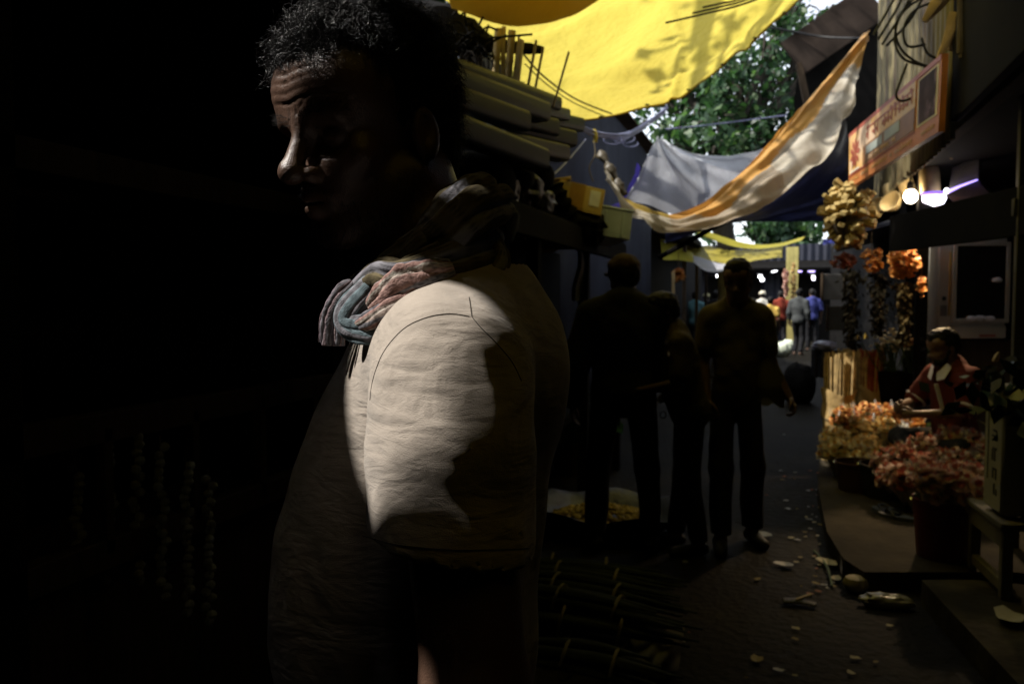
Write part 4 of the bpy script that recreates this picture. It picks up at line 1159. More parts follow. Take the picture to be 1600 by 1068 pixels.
tarp("tarpaulin", "violet blue netting hung beside the grey tarpaulin", [
    [P(996, 255, 8.4), P(999, 258, 8.35), P(1000, 262, 8.3)], [P(972, 312, 8.2), P(984, 310, 8.1), P(990, 312, 8.0)],
    [P(942, 330, 8.1), P(968, 322, 8.0), P(982, 330, 7.9)], [P(945, 340, 8.0), P(970, 350, 7.95), P(974, 366, 7.9)]],
    tarp_mat("violet_netting", (.10, .07, .42), (.14, .1, .6), .5), 40, 24, noise=.02, nsc=9, fold=lambda U, V: .03 * np.sin(V * 26) * U)
# far covers
tarp("tarpaulin", "dull mustard tarpaulin draped in a long curve far off", [
    [P(1094, 356, 13.5), P(1140, 374, 13.5), P(1180, 383, 13.4), P(1220, 380, 13.3), P(1258, 369, 13.2)],
    [P(1088, 366, 13.2), P(1138, 384, 13.2), P(1180, 391, 13.1), P(1218, 388, 13.0), P(1252, 378, 12.9)]], M_OLV, 10, 60, noise=.03, nsc=1.5, seed=2)
tarp("tarpaulin", "pale yellow tarpaulin lit through, far down the alley", [
    [P(1030, 372, 15.5), P(1075, 384, 15.5), P(1110, 386, 15.5), P(1150, 390, 15.4), P(1190, 390, 15.3), P(1224, 384, 15.2)],
    [P(1040, 384, 14.8), P(1080, 394, 14.8), P(1112, 398, 14.8), P(1150, 402, 14.6), P(1186, 396, 14.6), P(1222, 392, 14.6)],
    [P(1050, 392, 14.2), P(1085, 402, 14.2), P(1115, 408, 14.2), P(1150, 413, 14), P(1182, 404, 14), P(1222, 401, 14)]], M_YEL2, 30, 70, noise=.04, nsc=1.5, seed=4)
tarp("tarpaulin", "small mustard tarpaulin corner left of the pale yellow one", [
    [P(1030, 370, 13.9), P(1056, 380, 13.9), P(1082, 396, 13.9)], [P(1036, 404, 13.4), P(1058, 404, 13.4), P(1084, 410, 13.4)]], M_OLV, 16, 24, noise=.03, nsc=2, seed=6)
tarp("tarpaulin", "off white tarpaulin bellied below the pale yellow one", [
    [P(1068, 394, 14.2), P(1095, 402, 14.1), P(1122, 410, 14.1), P(1150, 412, 13.9)],
    [P(1075, 405, 13.6), P(1098, 418, 13.5), P(1122, 422, 13.5), P(1146, 414, 13.5)],
    [P(1088, 414, 13.2), P(1105, 425, 13.1), P(1122, 428, 13.1), P(1140, 420, 13.1)]], M_WHT, 24, 40, noise=.04, nsc=1.6, seed=7)
tarp("tarpaulin", "blue sheet over the far right awning", [
    [P(1286, 374, 12), P(1305, 372, 12), P(1325, 376, 12)], [P(1286, 382, 11.6), P(1305, 380, 11.6), P(1325, 386, 11.6)]], tarp_mat("blue_tarpaulin", (.06, .07, .3), None, .3), 10, 16, noise=.03)

def cable(name, label, pts, r, m, group=None, n=30, cat="cable"):
    mb = MB(); mb.tube(spline(pts, n), r, 6)
    return tag(mb.build(name, m), label, cat, group)
M_BLUECAB = mat("blue_grey_cable", (.16, .17, .28), rough=.4)
M_ROPE = mat("dun_rope", (.15, .12, .07), rough=.9)
for i, (a, b, c) in enumerate((((1040, 36), (1100, 22), (1175, 2)), ((1082, 21), (1130, 10), (1172, -2)), ((1098, 12), (1130, 5), (1165, -4)))):
    cable("rope", "black cords running across the underside of the yellow tarpaulin", [P(x, y, 4.9) for x, y in (a, b, c)] + [P(1330, -60, 4.9)], .006, M_CABLE, "cords under the yellow tarpaulin", cat="rope")
t = thing("cable_bundle", "sagging bundle of blue grey cables in front of the iron wall", "cables", P(960, 205, 6.9))
for i in range(9):
    r = [rng.uniform(-1, 1) for _ in range(6)]
    mb = MB(); mb.tube(spline([P(902 + r[0] * 3, 197 + r[1] * 3, 6.4), P(930 + r[2] * 3, 209 + r[3] * 4, 6.9), P(968 + r[4] * 4, 214 + r[5] * 5, 7.2), P(1000 + r[1] * 3, 202 + r[0] * 5, 7.6), P(1040 + r[2] * 4, 172 + r[5] * 6, 8.2)], 36), .0065, 6)
    mb.build("cable", M_BLUECAB, t)
for i in range(3):
    mb = MB(); cx, cy, rr = (958, 219, 12), (985, 224, 10), (975, 216, 14)
    q = (cx, cy, rr)[i]; mb.tube([P(q[0] + q[2] * math.cos(a) * 1.2, q[1] + q[2] * .55 * math.sin(a), 7.15 + .05 * i) for a in np.linspace(-.4, 4.0, 24)], .005, 6); mb.build("loose_loop", M_BLUECAB, t)
mb = MB(); mb.tube(spline([P(928, 204, 6.88), P(931, 212, 6.86), P(930, 222, 6.88)], 8), .018, 8); mb.build("cloth_tie", mat("mustard_rag", (.4, .3, .03)), t)
cable("rope", "thin cord hanging from the cable bundle down the iron wall", [P(927, 214, 6.8), P(930, 240, 6.8), P(921, 262, 6.8), P(927, 284, 6.8)], .005, M_ROPE, cat="rope")
cable("rope", "grey string slanting from the rolls to the cable bundle", [P(862, 276, 5.6), P(888, 250, 6.0), P(915, 218, 6.5)], .005, M_BLUECAB, cat="rope")
cable("rope", "thick black cord from the stacked rolls up to the yellow tarpaulin", [P(818, 85, 5.0), P(850, 120, 5.2), P(900, 155, 5.8), P(956, 178, 6.3)], .006, M_CABLE, cat="rope")
cable("rope", "thin black cord under the thick one by the yellow tarpaulin", [P(820, 100, 5.0), P(852, 130, 5.2), P(895, 160, 5.8), P(945, 182, 6.3)], .004, M_CABLE, cat="rope")
cable("overhead_wire", "pale wire crossing in front of the tree", [P(1040, 202, 10), P(1110, 195, 10), P(1230, 180, 10)], .008, M_BLUECAB, cat="wire")
cable("overhead_wire", "sagging dark wire from the shed eave into the tree", [P(1130, 30, 11), P(1230, 48, 10.8), P(1290, 58, 10.6), P(1358, 60, 10)], .014, M_CABLE, cat="wire")
cable("pole", "long dark pole leaning under the navy tarpaulin", [P(1030, 402, 7.4), P(1110, 358, 7.2), P(1192, 308, 7.0)], .022, M_BLACKW, cat="pole")
cable("pole", "thinner dark pole beside the long leaning one", [P(1038, 398, 7.7), P(1100, 364, 7.6), P(1150, 340, 7.5)], .014, M_BLACKW, cat="pole")

# ------------------------------------------------------------------ trees
M_LEAF = [mat("leaf_green", (.035, .085, .03), rough=.5, var=.35, scale=3, transl=.35, tcol=(.05, .14, .03), spec=.4),
          mat("leaf_dark", (.018, .05, .022), rough=.5, var=.35, scale=3, transl=.2, spec=.4),
          mat("leaf_bright", (.06, .11, .035), rough=.5, var=.3, scale=3, transl=.4, tcol=(.09, .2, .04), spec=.4)]
M_BARK = mat("bark", (.045, .038, .03), rough=.9, var=.4, scale=8, stretch=(1, 1, .3), bump=.8, bscale=14, bdist=.02)
def tree(label, base, top, clumps, leaf, r0=.2, group=None, dens=1.0):
    t = thing("tree", label, "tree", base, 0, group)
    tr = MB(); base = Vector(base); top = Vector(top)
    tr.tube(spline([base, base.lerp(top, .4) + Vector((.15, .1, 0)), top], 14), [r0 * (1 - .6 * i / 13) for i in range(14)], 10, wob=lambda u, a: .08 * math.sin(a * 3 + u * 9))
    fo = MB()
    for (c, r, cnt, *dz) in clumps:
        cnt = max(20, int(cnt * dens))
        c = Vector(c); s = base.lerp(top, rng.uniform(.6, 1.0))
        mid = s.lerp(c, .5) + Vector((0, 0, .25 * r))
        tr.tube(spline([s, mid, c], 8), [r0 * .38 * (1 - .8 * i / 7) for i in range(8)], 6)
        for _ in range(5):
            e = c + Vector((rng.gauss(0, 1), rng.gauss(0, 1), rng.gauss(0, .7))) * r * .6
            tr.tube(spline([s.lerp(c, .7), c.lerp(e, .5) + Vector((0, 0, .1)), e], 6), [r0 * .14 * (1 - .8 * i / 5) for i in range(6)], 5)
        sub = nr.normal(size=(max(4, int(cnt / 26)), 3)) * np.array([r, r, r * .75]) * .55 + np.array(c)
        ks = nr.randint(0, len(sub), cnt)
        pts = sub[ks] + nr.normal(size=(cnt, 3)) * r * .13
        for mi, w in ((0, .5), (1, .3), (2, .2)):
            sel = nr.rand(cnt) < w if mi else np.ones(cnt, bool)
        pick = nr.choice(3, cnt, p=[.5, .3, .2])
        for mi in range(3): fo.leaves(pts[pick == mi], leaf, mi, down=.5)
    tr.build("trunk", M_BARK, t)
    fo.build("crown", M_LEAF, t, normals=False, angle=180)
    return t
def cl(lst, d): return [(P(x, y, d + dd), r, n) for (x, y, r, n, dd) in lst]
tb = P(1130, 640, 15.5); tb.z = 0
tree("broad leafy tree rising behind the grey tarpaulin", tb, P(1120, 250, 15.5), cl([
    (1050, 190, .9, 900, 0), (1090, 150, 1.0, 1100, .6), (1075, 220, .9, 900, -.5), (1140, 120, 1.0, 1100, .4), (1130, 190, 1.0, 1200, 0), (1120, 240, .9, 1000, -.4),
    (1190, 150, .95, 1000, .5), (1185, 210, .9, 1000, 0), (1170, 245, .8, 800, -.3), (1170, 85, .9, 800, .3), (1210, 110, .8, 500, .5), (1225, 200, .7, 420, 0), (1235, 245, .6, 420, 0), (1215, 60, .8, 420, 0),
    (1235, 25, .7, 300, 0), (1260, 130, .5, 160, 0), (1265, 190, .5, 200, 0), (1280, 20, .7, 230, .2), (1250, -30, .9, 400, 0), (1345, 12, .35, 45, 0), (1020, 110, 1.1, 900, 1)], 15.5), .17, .28, dens=.42)
tb = P(560, 640, 10); tb.x, tb.y, tb.z = -5.2, 9.5, 0
shade = [(Vector((-3.2, 4.6, 8.2)), 1.1, 420), (Vector((-2.4, 5.8, 8.4)), 1.1, 520), (Vector((-3.2, 6.6, 8.0)), 1.2, 330), (Vector((-2.0, 7.4, 8.2)), 1.2, 900), (Vector((-3.4, 8.2, 7.8)), 1.2, 420), (Vector((-1.4, 8.8, 8.4)), 1.2, 900), (Vector((-2.6, 9.6, 8.0)), 1.2, 900), (Vector((-3.6, 3.2, 8.3)), .8, 110), (Vector((-2.6, 11.0, 8.0)), 1.2, 600)]
tree("tall tree whose leafy branches hang over the left row of shops", tb, (-3.8, 8.0, 6.6), shade + cl([(610, 10, .5, 240, 0), (650, -5, .5, 240, 0), (590, -30, .7, 320, .4), (680, 20, .45, 240, 0), (720, -10, .6, 300, .3), (560, 20, .5, 250, 0), (640, 40, .4, 160, 0)], 10.5), .16, .3, dens=.6)
tb = P(1200, 640, 34); tb.z = 0
tree("distant dark tree seen under the tarpaulins", tb, P(1200, 400, 34), cl([(1240, 352, 1.0, 700, 0), (1225, 372, .9, 500, 0), (1175, 360, .8, 160, 0), (1130, 366, .7, 120, 0), (1255, 370, 1.0, 600, 0), (1200, 350, .8, 200, 0), (1190, 378, .9, 240, 0)], 34), .3, .3)
# ------------------------------------------------------------------ goods on the left
M_ROLLG = mat("green_film_roll", (.006, .030, .028), rough=.45, var=.2)
M_ROLLW = mat("milky_film_roll", (.075, .10, .13), rough=.5, var=.12, scale=3)
M_ROLLD = mat("dull_film_roll", (.024, .034, .042), rough=.55, var=.2, scale=3)
M_CORE = mat("cardboard_core", (.2, .14, .07), rough=.9)
M_BAMB = mat("bamboo_cane", (.33, .25, .11), rough=.6, var=.25, scale=9, stretch=(1, 1, .4))
M_BLKPL = mat("black_plastic_bag", (.015, .016, .022), rough=.38, var=.3, spec=.3, bump=.6, bscale=14, bdist=.03)
M_CARD = mat("yellowed_carton", (.52, .38, .15), rough=.8, var=.12)
M_TAPE = mat("brown_tape", (.36, .21, .05), rough=.35)
M_STY = mat("grey_white_foam", (.36, .44, .72), rough=.75, var=.14, scale=7)
M_PAPER = mat("white_label_paper", (.7, .7, .76), rough=.7)

def roll(label, a, b, r, m):
    t = thing("plastic_roll", label, "roll", a, 0, "rolls of sheeting on the left loft")
    a, b = Vector(a), Vector(b); d = (b - a)
    mb = MB(); n = 40
    ring = [(r * .35, .0), (r, .0), (r, d.length * .5), (r, d.length), (r * .35, d.length)]
    mb.lathe(a, ring, n, axis=d, wob=lambda an, z: 1 / (abs(math.cos(an)) ** 5 + abs(math.sin(an)) ** 5) ** .2 - 1 + .05 * math.sin(an * 2 + z * 2) + .02 * math.sin(an * 7 + z * 9))
    mb.build("sheeting", m, t)
    mb = MB(); mb.lathe(a - d.normalized() * .01, [(r * .2, 0), (r * .34, 0), (r * .34, d.length + .02), (r * .2, d.length + .02), (r * .2, 0)], 16, axis=d); mb.build("core", M_CORE, t)
def RL_(x0, y0, d0, x1, y1, d1, r, m, label): roll(label, P(x0, y0, d0), P(x1, y1, d1), r, m)
RL_(690, 98, 3.6, 868, 163, 4.75, .038, M_ROLLG, "slim dark green roll on top of the stacked rolls")
RL_(690, 118, 3.55, 846, 176, 4.45, .052, M_ROLLW, "milky roll just under the slim green roll")
RL_(700, 150, 3.5, 814, 190, 4.15, .052, M_ROLLD, "dull crumpled grey roll in the middle of the stack")
RL_(700, 196, 3.4, 842, 250, 4.1, .056, M_ROLLW, "lowest milky roll with its cut end facing the alley")
RL_(780, 156, 4.1, 882, 180, 4.95, .036, M_ROLLG, "short dark green roll end beneath the milky one")
RL_(770, 175, 4.2, 862, 200, 4.75, .05, M_ROLLD, "dull grey roll end at the back of the stack")
RL_(770, 168, 4.4, 903, 196, 5.25, .045, M_ROLLG, "dark green roll that sticks out furthest over the alley")
RL_(770, 190, 4.3, 890, 218, 5.0, .05, M_ROLLD, "grey roll below the furthest green roll")
RL_(760, 215, 4.1, 878, 240, 4.9, .05, mat("black_film_roll", (.02, .022, .022), rough=.5), "black roll near the bottom of the stack")
t = thing("bundle", "heap of sacks and rags holding up the rolls", "bundle", P(760, 330, 4.3))
for (x, y, d, r) in ((745, 285, 3.9, .17), (790, 268, 4.3, .15), (740, 345, 3.8, .2), (835, 275, 4.9, .12)):
    mb = MB(); mb.ball(P(x, y, d), (r, r * 1.5, r * .8), 18, 0, .06); mb.build("sack", M_BLACKW, t)
# bamboo canes and split laths standing among the rolls
canes = [(779, 45, 772, 122, .021), (787, 42, 785, 122, .013), (800, 48, 792, 126, .021), (815, 62, 806, 130, .026), (838, 63, 822, 134, .014), (849, 73, 833, 138, .013), (811, 56, 800, 126, .012), (889, 81, 864, 150, .011)]
lab = ["thickest pale bamboo cane, leftmost among the rolls", "thin cane just right of the thickest one", "tall pale cane with a slanted top in the rolls", "broad dark lath standing before the yellow tarpaulin", "narrow lath right of the broad dark one", "second narrow lath, its top bent to the right", "thin cane squeezed behind the broad lath", "single lath leaning apart to the right over the rolls"]
for (x0, y0, x1, y1, r), L in zip(canes, lab):
    a, b = P(x1, y1 + 18, 4.55), P(x0, y0, 4.5)
    mb = MB()
    if "lath" in L: mb.beam(a, b, r * 1.9, r * .7)
    else:
        pts = [a.lerp(b, i / 18) for i in range(19)]; mb.tube(pts, [r * (1.12 if i % 6 == 3 else 1) for i in range(19)], 10)
    tag(mb.build("bamboo_cane" if "cane" in L else "wooden_lath", M_BAMB), L, "cane" if "cane" in L else "lath", "canes and laths among the rolls")
M_WICK = mat("old_wire", (.010, .009, .008), rough=.9, spec=.0)
t = thing("wicker_frame", "tangle of wire hoops and twigs above the rolls", "wicker", P(745, 70, 4.4))
for i in range(12):
    cx, cy, rr = 745 + rng.uniform(-22, 26), 95 + rng.uniform(-14, 22), rng.uniform(10, 26)
    mb = MB(); ph = rng.uniform(0, 6); sq = rng.uniform(.35, .9); dd = rng.uniform(-.2, .2)
    mb.tube([P(cx + rr * math.cos(a + ph) * sq, cy + rr * math.sin(a + ph) * 1.25, 4.4 + dd + .06 * math.sin(a)) for a in np.linspace(0, 5.3, 26)], .0045, 5); mb.build("hoop", M_WICK, t)
for i in range(26):
    x, y = 700 + rng.uniform(0, 70), 75 - rng.uniform(-20, 60); a = rng.uniform(-1.2, 1.2)
    mb = MB(); L = rng.uniform(18, 46)
    mb.tube(spline([P(x, y, 4.4), P(x + L * .5 * math.sin(a), y - L * .3 + rng.uniform(-5, 5), 4.4), P(x + L * math.sin(a), y - L * math.cos(a) * .6, 4.35)], 8), .006, 5); mb.build("twig", M_BLACKW, t)
cable("twig", "forked black twig sticking up before the yellow tarpaulin", [P(748, 40, 4.3), P(757, 22, 4.3), P(768, 3, 4.3)], .006, M_CABLE, cat="twig")
cable("twig", "short straight twig lying across the canes", [P(762, 60, 4.35), P(795, 57, 4.35), P(832, 54, 4.35)], .006, M_CABLE, cat="twig")
t = thing("fabric_bundle", "dark rolled mat behind the canes at the tarpaulin's edge", "mat", P(700, 60, 4.7))
mb = MB(); mb.tube(spline([P(640, 60, 4.7), P(710, 52, 4.75), P(770, 70, 4.8), P(846, 78, 4.9)], 20), [.2, .2, .2, .19, .18, .17, .15, .13, .11, .09, .075, .06, .05, .045, .04, .035, .03, .03, .025, .02], 12, wob=lambda u, a: .12 * math.sin(a * 4 + u * 14)); mb.build("mat_roll", M_BLACKW, t)
# black plastic bags, carton, foam box
def crumple(mb, c, r, seed, n=36, amp=.16, m=0):
    c = Vector(c); K = n // 2 + 1; vs = []
    for i in range(K):
        th = math.pi * i / (K - 1)
        for k in range(n):
            a = 2 * math.pi * k / n; vs.append((math.sin(th) * math.cos(a), math.sin(th) * math.sin(a), math.cos(th)))
    u = np.array(vs); rid = 1 - np.abs(vnoise(u, 2.3, seed)); rid2 = 1 - np.abs(vnoise(u, 5.1, seed + 3))
    q = 1 + amp * (rid - .7) + amp * .55 * (rid2 - .7)
    w = u * q[:, None] * np.array(r) + np.array(c)
    mb.add(w.tolist(), [(i * n + k, (i + 1) * n + k, (i + 1) * n + (k + 1) % n, i * n + (k + 1) % n) for i in range(K - 1) for k in range(n)], m)
for (x, y, d, r, sd, L) in ((800, 298, 4.6, (.16, .2, .13), 3, "crumpled black plastic bag under the lowest milky roll"), (838, 318, 5.0, (.11, .16, .12), 5, "black plastic bag beside the yellow carton"), (760, 300, 4.2, (.16, .18, .12), 8, "black plastic bag heaped behind the man's neck")):
    mb = MB(); crumple(mb, P(x, y, d), r, sd, 48, .3); tag(mb.build("plastic_bag", M_BLKPL, angle=60), L, "bag", "black bags on the left loft")
mb = MB(); crumple(mb, P(902, 352, 5.6), (.2, .22, .1), 21, 40, .3); tag(mb.build("sack", M_BLACKW, angle=60), "black sack lying under the black cloth strap", "sack")
mb = MB(); mb.tube(spline([P(866, 290, 5.35), P(876, 312, 5.35), P(890, 335, 5.4), P(910, 358, 5.45), P(934, 370, 5.6)], 24), [.055 + .012 * math.sin(i * 1.9) for i in range(24)], 12)
tag(mb.build("cloth_strap", M_BLACKW, angle=60), "thick black cloth strap running down between carton and foam box", "strap")

def open_box(name, label, cat, c, size, rz, m, wall, tilt=(0, 0), extra=None):
    t = thing(name, label, cat, c, 0); t.rotation_euler = (tilt[0], tilt[1], rz)
    w, d, h = size; mb = MB()
    mb.box((0, 0, wall / 2), (w, d, wall), b=.003)
    for s in (-1, 1):
        mb.box((s * (w / 2 - wall / 2), 0, h / 2 + wall / 2), (wall, d - 2 * wall, h - wall), b=.003); mb.box((0, s * (d / 2 - wall / 2), h / 2 + wall / 2), (w, wall, h - wall), b=.003)
    mb.build("box_body", m, t, local=True)
    return t
cb = P(890, 338, 5.6)
t = open_box("carton", "yellow tape-striped carton tipped open on the left loft", "carton", cb, (.30, .42, .17), R(28), M_CARD, .012, (R(-4), R(11)))
for y in (-.13, .08):
    mb = MB(); mb.box((.153, y, .09), (.004, .06, .165), b=.001); mb.build("tape", M_TAPE, t, local=True)
mb = MB(); mb.box((-.03, -.213, .09), (.1, .004, .165), b=.001); mb.build("tape", M_TAPE, t, local=True)
mb = MB(); mb.box((.09, -.213, .10), (.07, .004, .1), b=.001); mb.build("paper_label", M_PAPER, t, local=True)
mb = MB(); mb.box((.153, -.03, .11), (.004, .07, .1), b=.001); mb.build("paper_label", M_PAPER, t, local=True)
mb = MB(); mb.box((-.1, -.23, .175), (.02, .05, .01)); mb.box((-.14, 0, .185), (.12, .4, .008), Matrix.Rotation(R(-20), 3, 'Y')); mb.build("flap", M_CARD, t, local=True)
cb = P(940, 376, 5.75)
t = open_box("foam_box", "grey white ribbed foam box next to the yellow carton", "box", cb, (.25, .40, .185), R(30), M_STY, .022, (R(-3), R(8)))
for y in (-.12, 0, .12):
    mb = MB(); mb.box((.127, y, .09), (.008, .012, .16), b=.003); mb.build("rib", M_STY, t, local=True)
for x in (-.06, .06):
    mb = MB(); mb.box((x, -.202, .09), (.012, .008, .16), b=.003); mb.build("rib", M_STY, t, local=True)
mb = MB(); mb.box((0, 0, .19), (.262, .412, .018), b=.006); mb.build("lid", M_STY, t, local=True)
cable("rope", "black cord looped over the grey white foam box", [P(932, 312, 5.5), P(932, 345, 5.48), P(934, 385, 5.5)], .006, M_CABLE, cat="rope")
# things under the loft in the gloom
mb = MB(); mb.box(P(846, 372, 5.2), (.16, .28, .16), Matrix.Rotation(R(25), 3, 'Z')); tag(mb.build("carton", mat("brown_carton", (.22, .12, .03), rough=.85, var=.3)), "brown carton in the gloom under the loft", "carton")
t = thing("dry_leaf_bunch", "pale dry leaf bunch hanging behind the man's shoulder", "leaves", P(845, 470, 5.0))
for i in range(5):
    mb = MB(); x = 838 + i * 4
    g_ = [[P(x + u * 7 + v * rng.uniform(-2, 3), 468 + v * 42 + i * 2, 5 + .03 * u * i) for u in (-1, -.3, .3, 1)] for v in (0, .3, .6, .85, 1)]
    for rr in (0, 4):
        for k in range(4): g_[rr][k] = g_[rr][k].lerp(sum(g_[rr], Vector()) / 4, .7)
    mb.grid(g_); mb.build("leaf", mat("dry_leaf", (.36, .34, .14), rough=.7), t, normals=False)
for (x, y, d, w, h, L) in ((795, 372, 4.6, 10, 55, "narrow tan rag hanging under the loft"), (905, 430, 5.6, 10, 40, "grey blue cloth strip in the dark behind the dark-dressed man")):
    gq = [[P(x + (u - .5) * 2 * w * (.4 + .6 * v) + 3 * math.sin(v * 6), y + (v - .5) * 2 * h, d + .04 * math.sin(u * 7 + v * 3)) for u in np.linspace(0, 1, 10)] for v in np.linspace(0, 1, 14)]
    mb = MB(); mb.grid(gq); tag(mb.build("rag", mat("rag_cloth", (.16, .12, .05) if "tan" in L else (.05, .05, .08), rough=.9), normals=False), L, "rag")
# hanging garlands and leaf bundles in the near shop (barely lit)
M_PETW = mat("white_petals", (.28, .30, .26), rough=.8, var=.3, scale=20)
pts_ = [(120, 790), (165, 760), (210, 770), (250, 800), (290, 830), (325, 850)]
for i, (x, y) in enumerate(pts_):
    t_ = thing("flower_garland", "string of pale buds hanging in the dark near shop", "garland", P(x, y - 110, 2.0 + .05 * i), 0, "garlands hanging in the near shop")
    top = P(x, y - 120, 2.0 + .05 * i)
    mb = MB(); mb.tube([top, top - Vector((0, 0, .42))], .002, 5); mb.build("thread", M_ROPE, t_)
    mb = MB()
    for k in range(20): mb.ball(top - Vector((rng.uniform(-.01, .01), rng.uniform(-.01, .01), .03 + k * .02)), (.013, .013, .012), 7, 0, .12)
    mb.build("buds", M_PETW, t_)

# banana-leaf bundles tied with string, blue sheet with marigold petals, at the feet of the dark-dressed man
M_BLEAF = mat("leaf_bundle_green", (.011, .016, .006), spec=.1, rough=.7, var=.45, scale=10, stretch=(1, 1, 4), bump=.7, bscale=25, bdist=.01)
M_STRING = mat("pale_string", (.22, .19, .11), rough=.8)
bl = [(800, 905, 1052, 955, "topmost leaf bundle of the heap on the ground"), (810, 925, 1050, 975, "second leaf bundle down the heap"), (805, 890, 1045, 925, "leaf bundle at the back of the heap"), (815, 960, 1055, 1000, "front leaf bundle beside the pale cloth"), (800, 880, 1020, 900, "leaf bundle next to the blue sheet"), (830, 1020, 1030, 1060, "leaf bundle lying nearest the viewer")]
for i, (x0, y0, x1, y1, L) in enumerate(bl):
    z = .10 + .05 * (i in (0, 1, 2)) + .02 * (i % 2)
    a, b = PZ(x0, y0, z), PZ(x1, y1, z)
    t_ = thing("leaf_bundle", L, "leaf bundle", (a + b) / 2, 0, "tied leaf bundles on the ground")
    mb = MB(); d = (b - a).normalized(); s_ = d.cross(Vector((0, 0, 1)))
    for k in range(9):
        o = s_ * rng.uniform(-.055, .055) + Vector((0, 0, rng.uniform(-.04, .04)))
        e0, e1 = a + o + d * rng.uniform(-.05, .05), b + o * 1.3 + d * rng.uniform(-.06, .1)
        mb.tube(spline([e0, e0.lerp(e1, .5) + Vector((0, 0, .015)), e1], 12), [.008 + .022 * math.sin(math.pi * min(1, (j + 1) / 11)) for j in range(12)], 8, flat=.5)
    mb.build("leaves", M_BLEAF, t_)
    for f_ in (.3, .68):
        c_ = a.lerp(b, f_); mb = MB()
        mb.tube([c_ + s_ * .078 * math.cos(q) + Vector((0, 0, .066 * math.sin(q))) + d * .006 * math.sin(q * 2) for q in np.linspace(0, 2 * math.pi, 20)[:-1]], .007, 6, closed=True); mb.build("string_tie", M_STRING, t_)
M_SHEETB = mat("blue_plastic_sheet", (.05, .06, .12), rough=.35, var=.3, spec=.5, bump=.5, bscale=10, bdist=.03)
c0 = PZ(945, 812, .05)
mb = MB(); n_ = 40; gg = []
for i in range(9):
    u = i / 8; row = []
    for k in range(n_ + 1):
        a = 2 * math.pi * k / n_; r_ = .06 + .48 * u
        row.append((c0.x + r_ * math.cos(a) * 1.05, c0.y + r_ * .75 * math.sin(a), .03 + .16 * max(0, (u - .62) / .38) ** 1.2 + .02 * u * math.sin(a * 7 + u * 3) + (-.04 * ((u > .93)))))
    gg.append(row)
mb.grid(gg); tag(mb.build("plastic_sheet", M_SHEETB, normals=False, angle=180), "blue plastic sheet gathered up as a tray for petals", "sheet")
M_MARI = mat("marigold_petals", (.34, .25, .05), rough=.8, var=.35, scale=25)
mb = MB()
for k in range(320):
    a = rng.uniform(0, 6.283); r_ = .32 * math.sqrt(rng.random())
    mb.ball((c0.x + r_ * math.cos(a), c0.y + r_ * .7 * math.sin(a), .05 + .07 * (1 - (r_ / .34) ** 2) + rng.uniform(0, .02)), (.022, .022, .015), 7, 0, .2)
tag(mb.build("petal_heap", M_MARI, angle=180), "heap of loose yellow petals on the blue sheet", "petals", kind="stuff")
mb = MB()
gq = [[PZ(980 + u * 90 - v * 10, 985 + v * 70 + 8 * math.sin(u * 5), .03 + .10 * math.sin(math.pi * u) * math.sin(math.pi * (v * .8 + .1)) + .02 * math.sin(u * 13 + v * 7)) for u in np.linspace(0, 1, 18)] for v in np.linspace(0, 1, 14)]
mb.grid(gq); tag(mb.build("ground_cloth", mat("dun_sacking", (.07, .065, .045), rough=.95, var=.2, bump=.4, bscale=60), normals=False, angle=180), "dun sacking crumpled on the ground by the leaf bundles", "cloth")
t = thing("basket", "round basket of green stems behind the dark-dressed man", "basket", PZ(905, 730, 0))
c_ = PZ(905, 735, 0)
mb = MB(); mb.lathe(c_, [(.02, 0.005), (.2, .005), (.27, .26), (.25, .26), (.19, .03), (.02, .03)], 24, wob=lambda a, z: .02 * math.sin(a * 24)); mb.build("wicker", M_WOODM, t)
mb = MB()
for k in range(26):
    a, r_ = rng.uniform(0, 6.28), .2 * rng.random()
    p = c_ + Vector((r_ * math.cos(a), r_ * math.sin(a), .1)); mb.tube([p, p + Vector((math.cos(a) * .1, math.sin(a) * .1, .5 + rng.uniform(-.1, .1)))], .008, 5)
mb.build("stems", M_BLEAF, t)
mb = MB(); mb.leaves([c_ + Vector((rng.gauss(0, .16), rng.gauss(0, .16), .45 + rng.gauss(0, .1))) for _ in range(260)], .1); mb.build("leaves", M_LEAF[0], t, normals=False)
# ------------------------------------------------------------------ people in the alley
def at(px, py): p = PZ(px, py, 0); return (p.x, p.y, 0)
# the broad man in dark clothes, back to the viewer, an arm out to the right
person("broad man in loose black clothes and cap, standing with his back to the viewer", at(972, 857), R(180 + 8), 1.66,
    dict(bulk=1.04, RE=(-.26, -.02, 1.12), RW=(-.25, -.20, .93), LE=(.27, .03, 1.10), LW=(.29, -.02, .84), head=(R(30), .2), LA=(.15, .03, .075), RA=(-.16, .02, .075), LK=(.14, 0, .48), RK=(-.14, 0, .48), lean=R(3)),
    dict(skin=M_SKIN_DARK, shirt=(M_BLACKCLOTH, .68, 1.85, .034), legs=(M_DARKTROUSER, 'trousers', .02), hair='short', shoes=M_SANDAL, cap=(cloth("brown_cap_cloth", (.04, .024, .014)), 'peak')), res=.013)
person("short boy in dull olive shirt bent over his hands beside the broad man", at(1074, 860), R(-75), 1.47,
    dict(lean=R(12), LE=(.24, -.10, 1.12), LW=(.14, -.33, 1.06), RE=(-.24, -.12, 1.12), RW=(-.10, -.34, 1.02), head=(0, .35), curl=.8, LA=(.10, .05, .075), RA=(-.11, -.06, .075)),
    dict(skin=M_SKIN_DARK, shirt=(cloth("dull_olive_shirt", (.045, .034, .018)), .80, .8, .022), legs=(M_DARKTROUSER, 'trousers', .02), hair='short', shoes=M_SANDAL), res=.012)
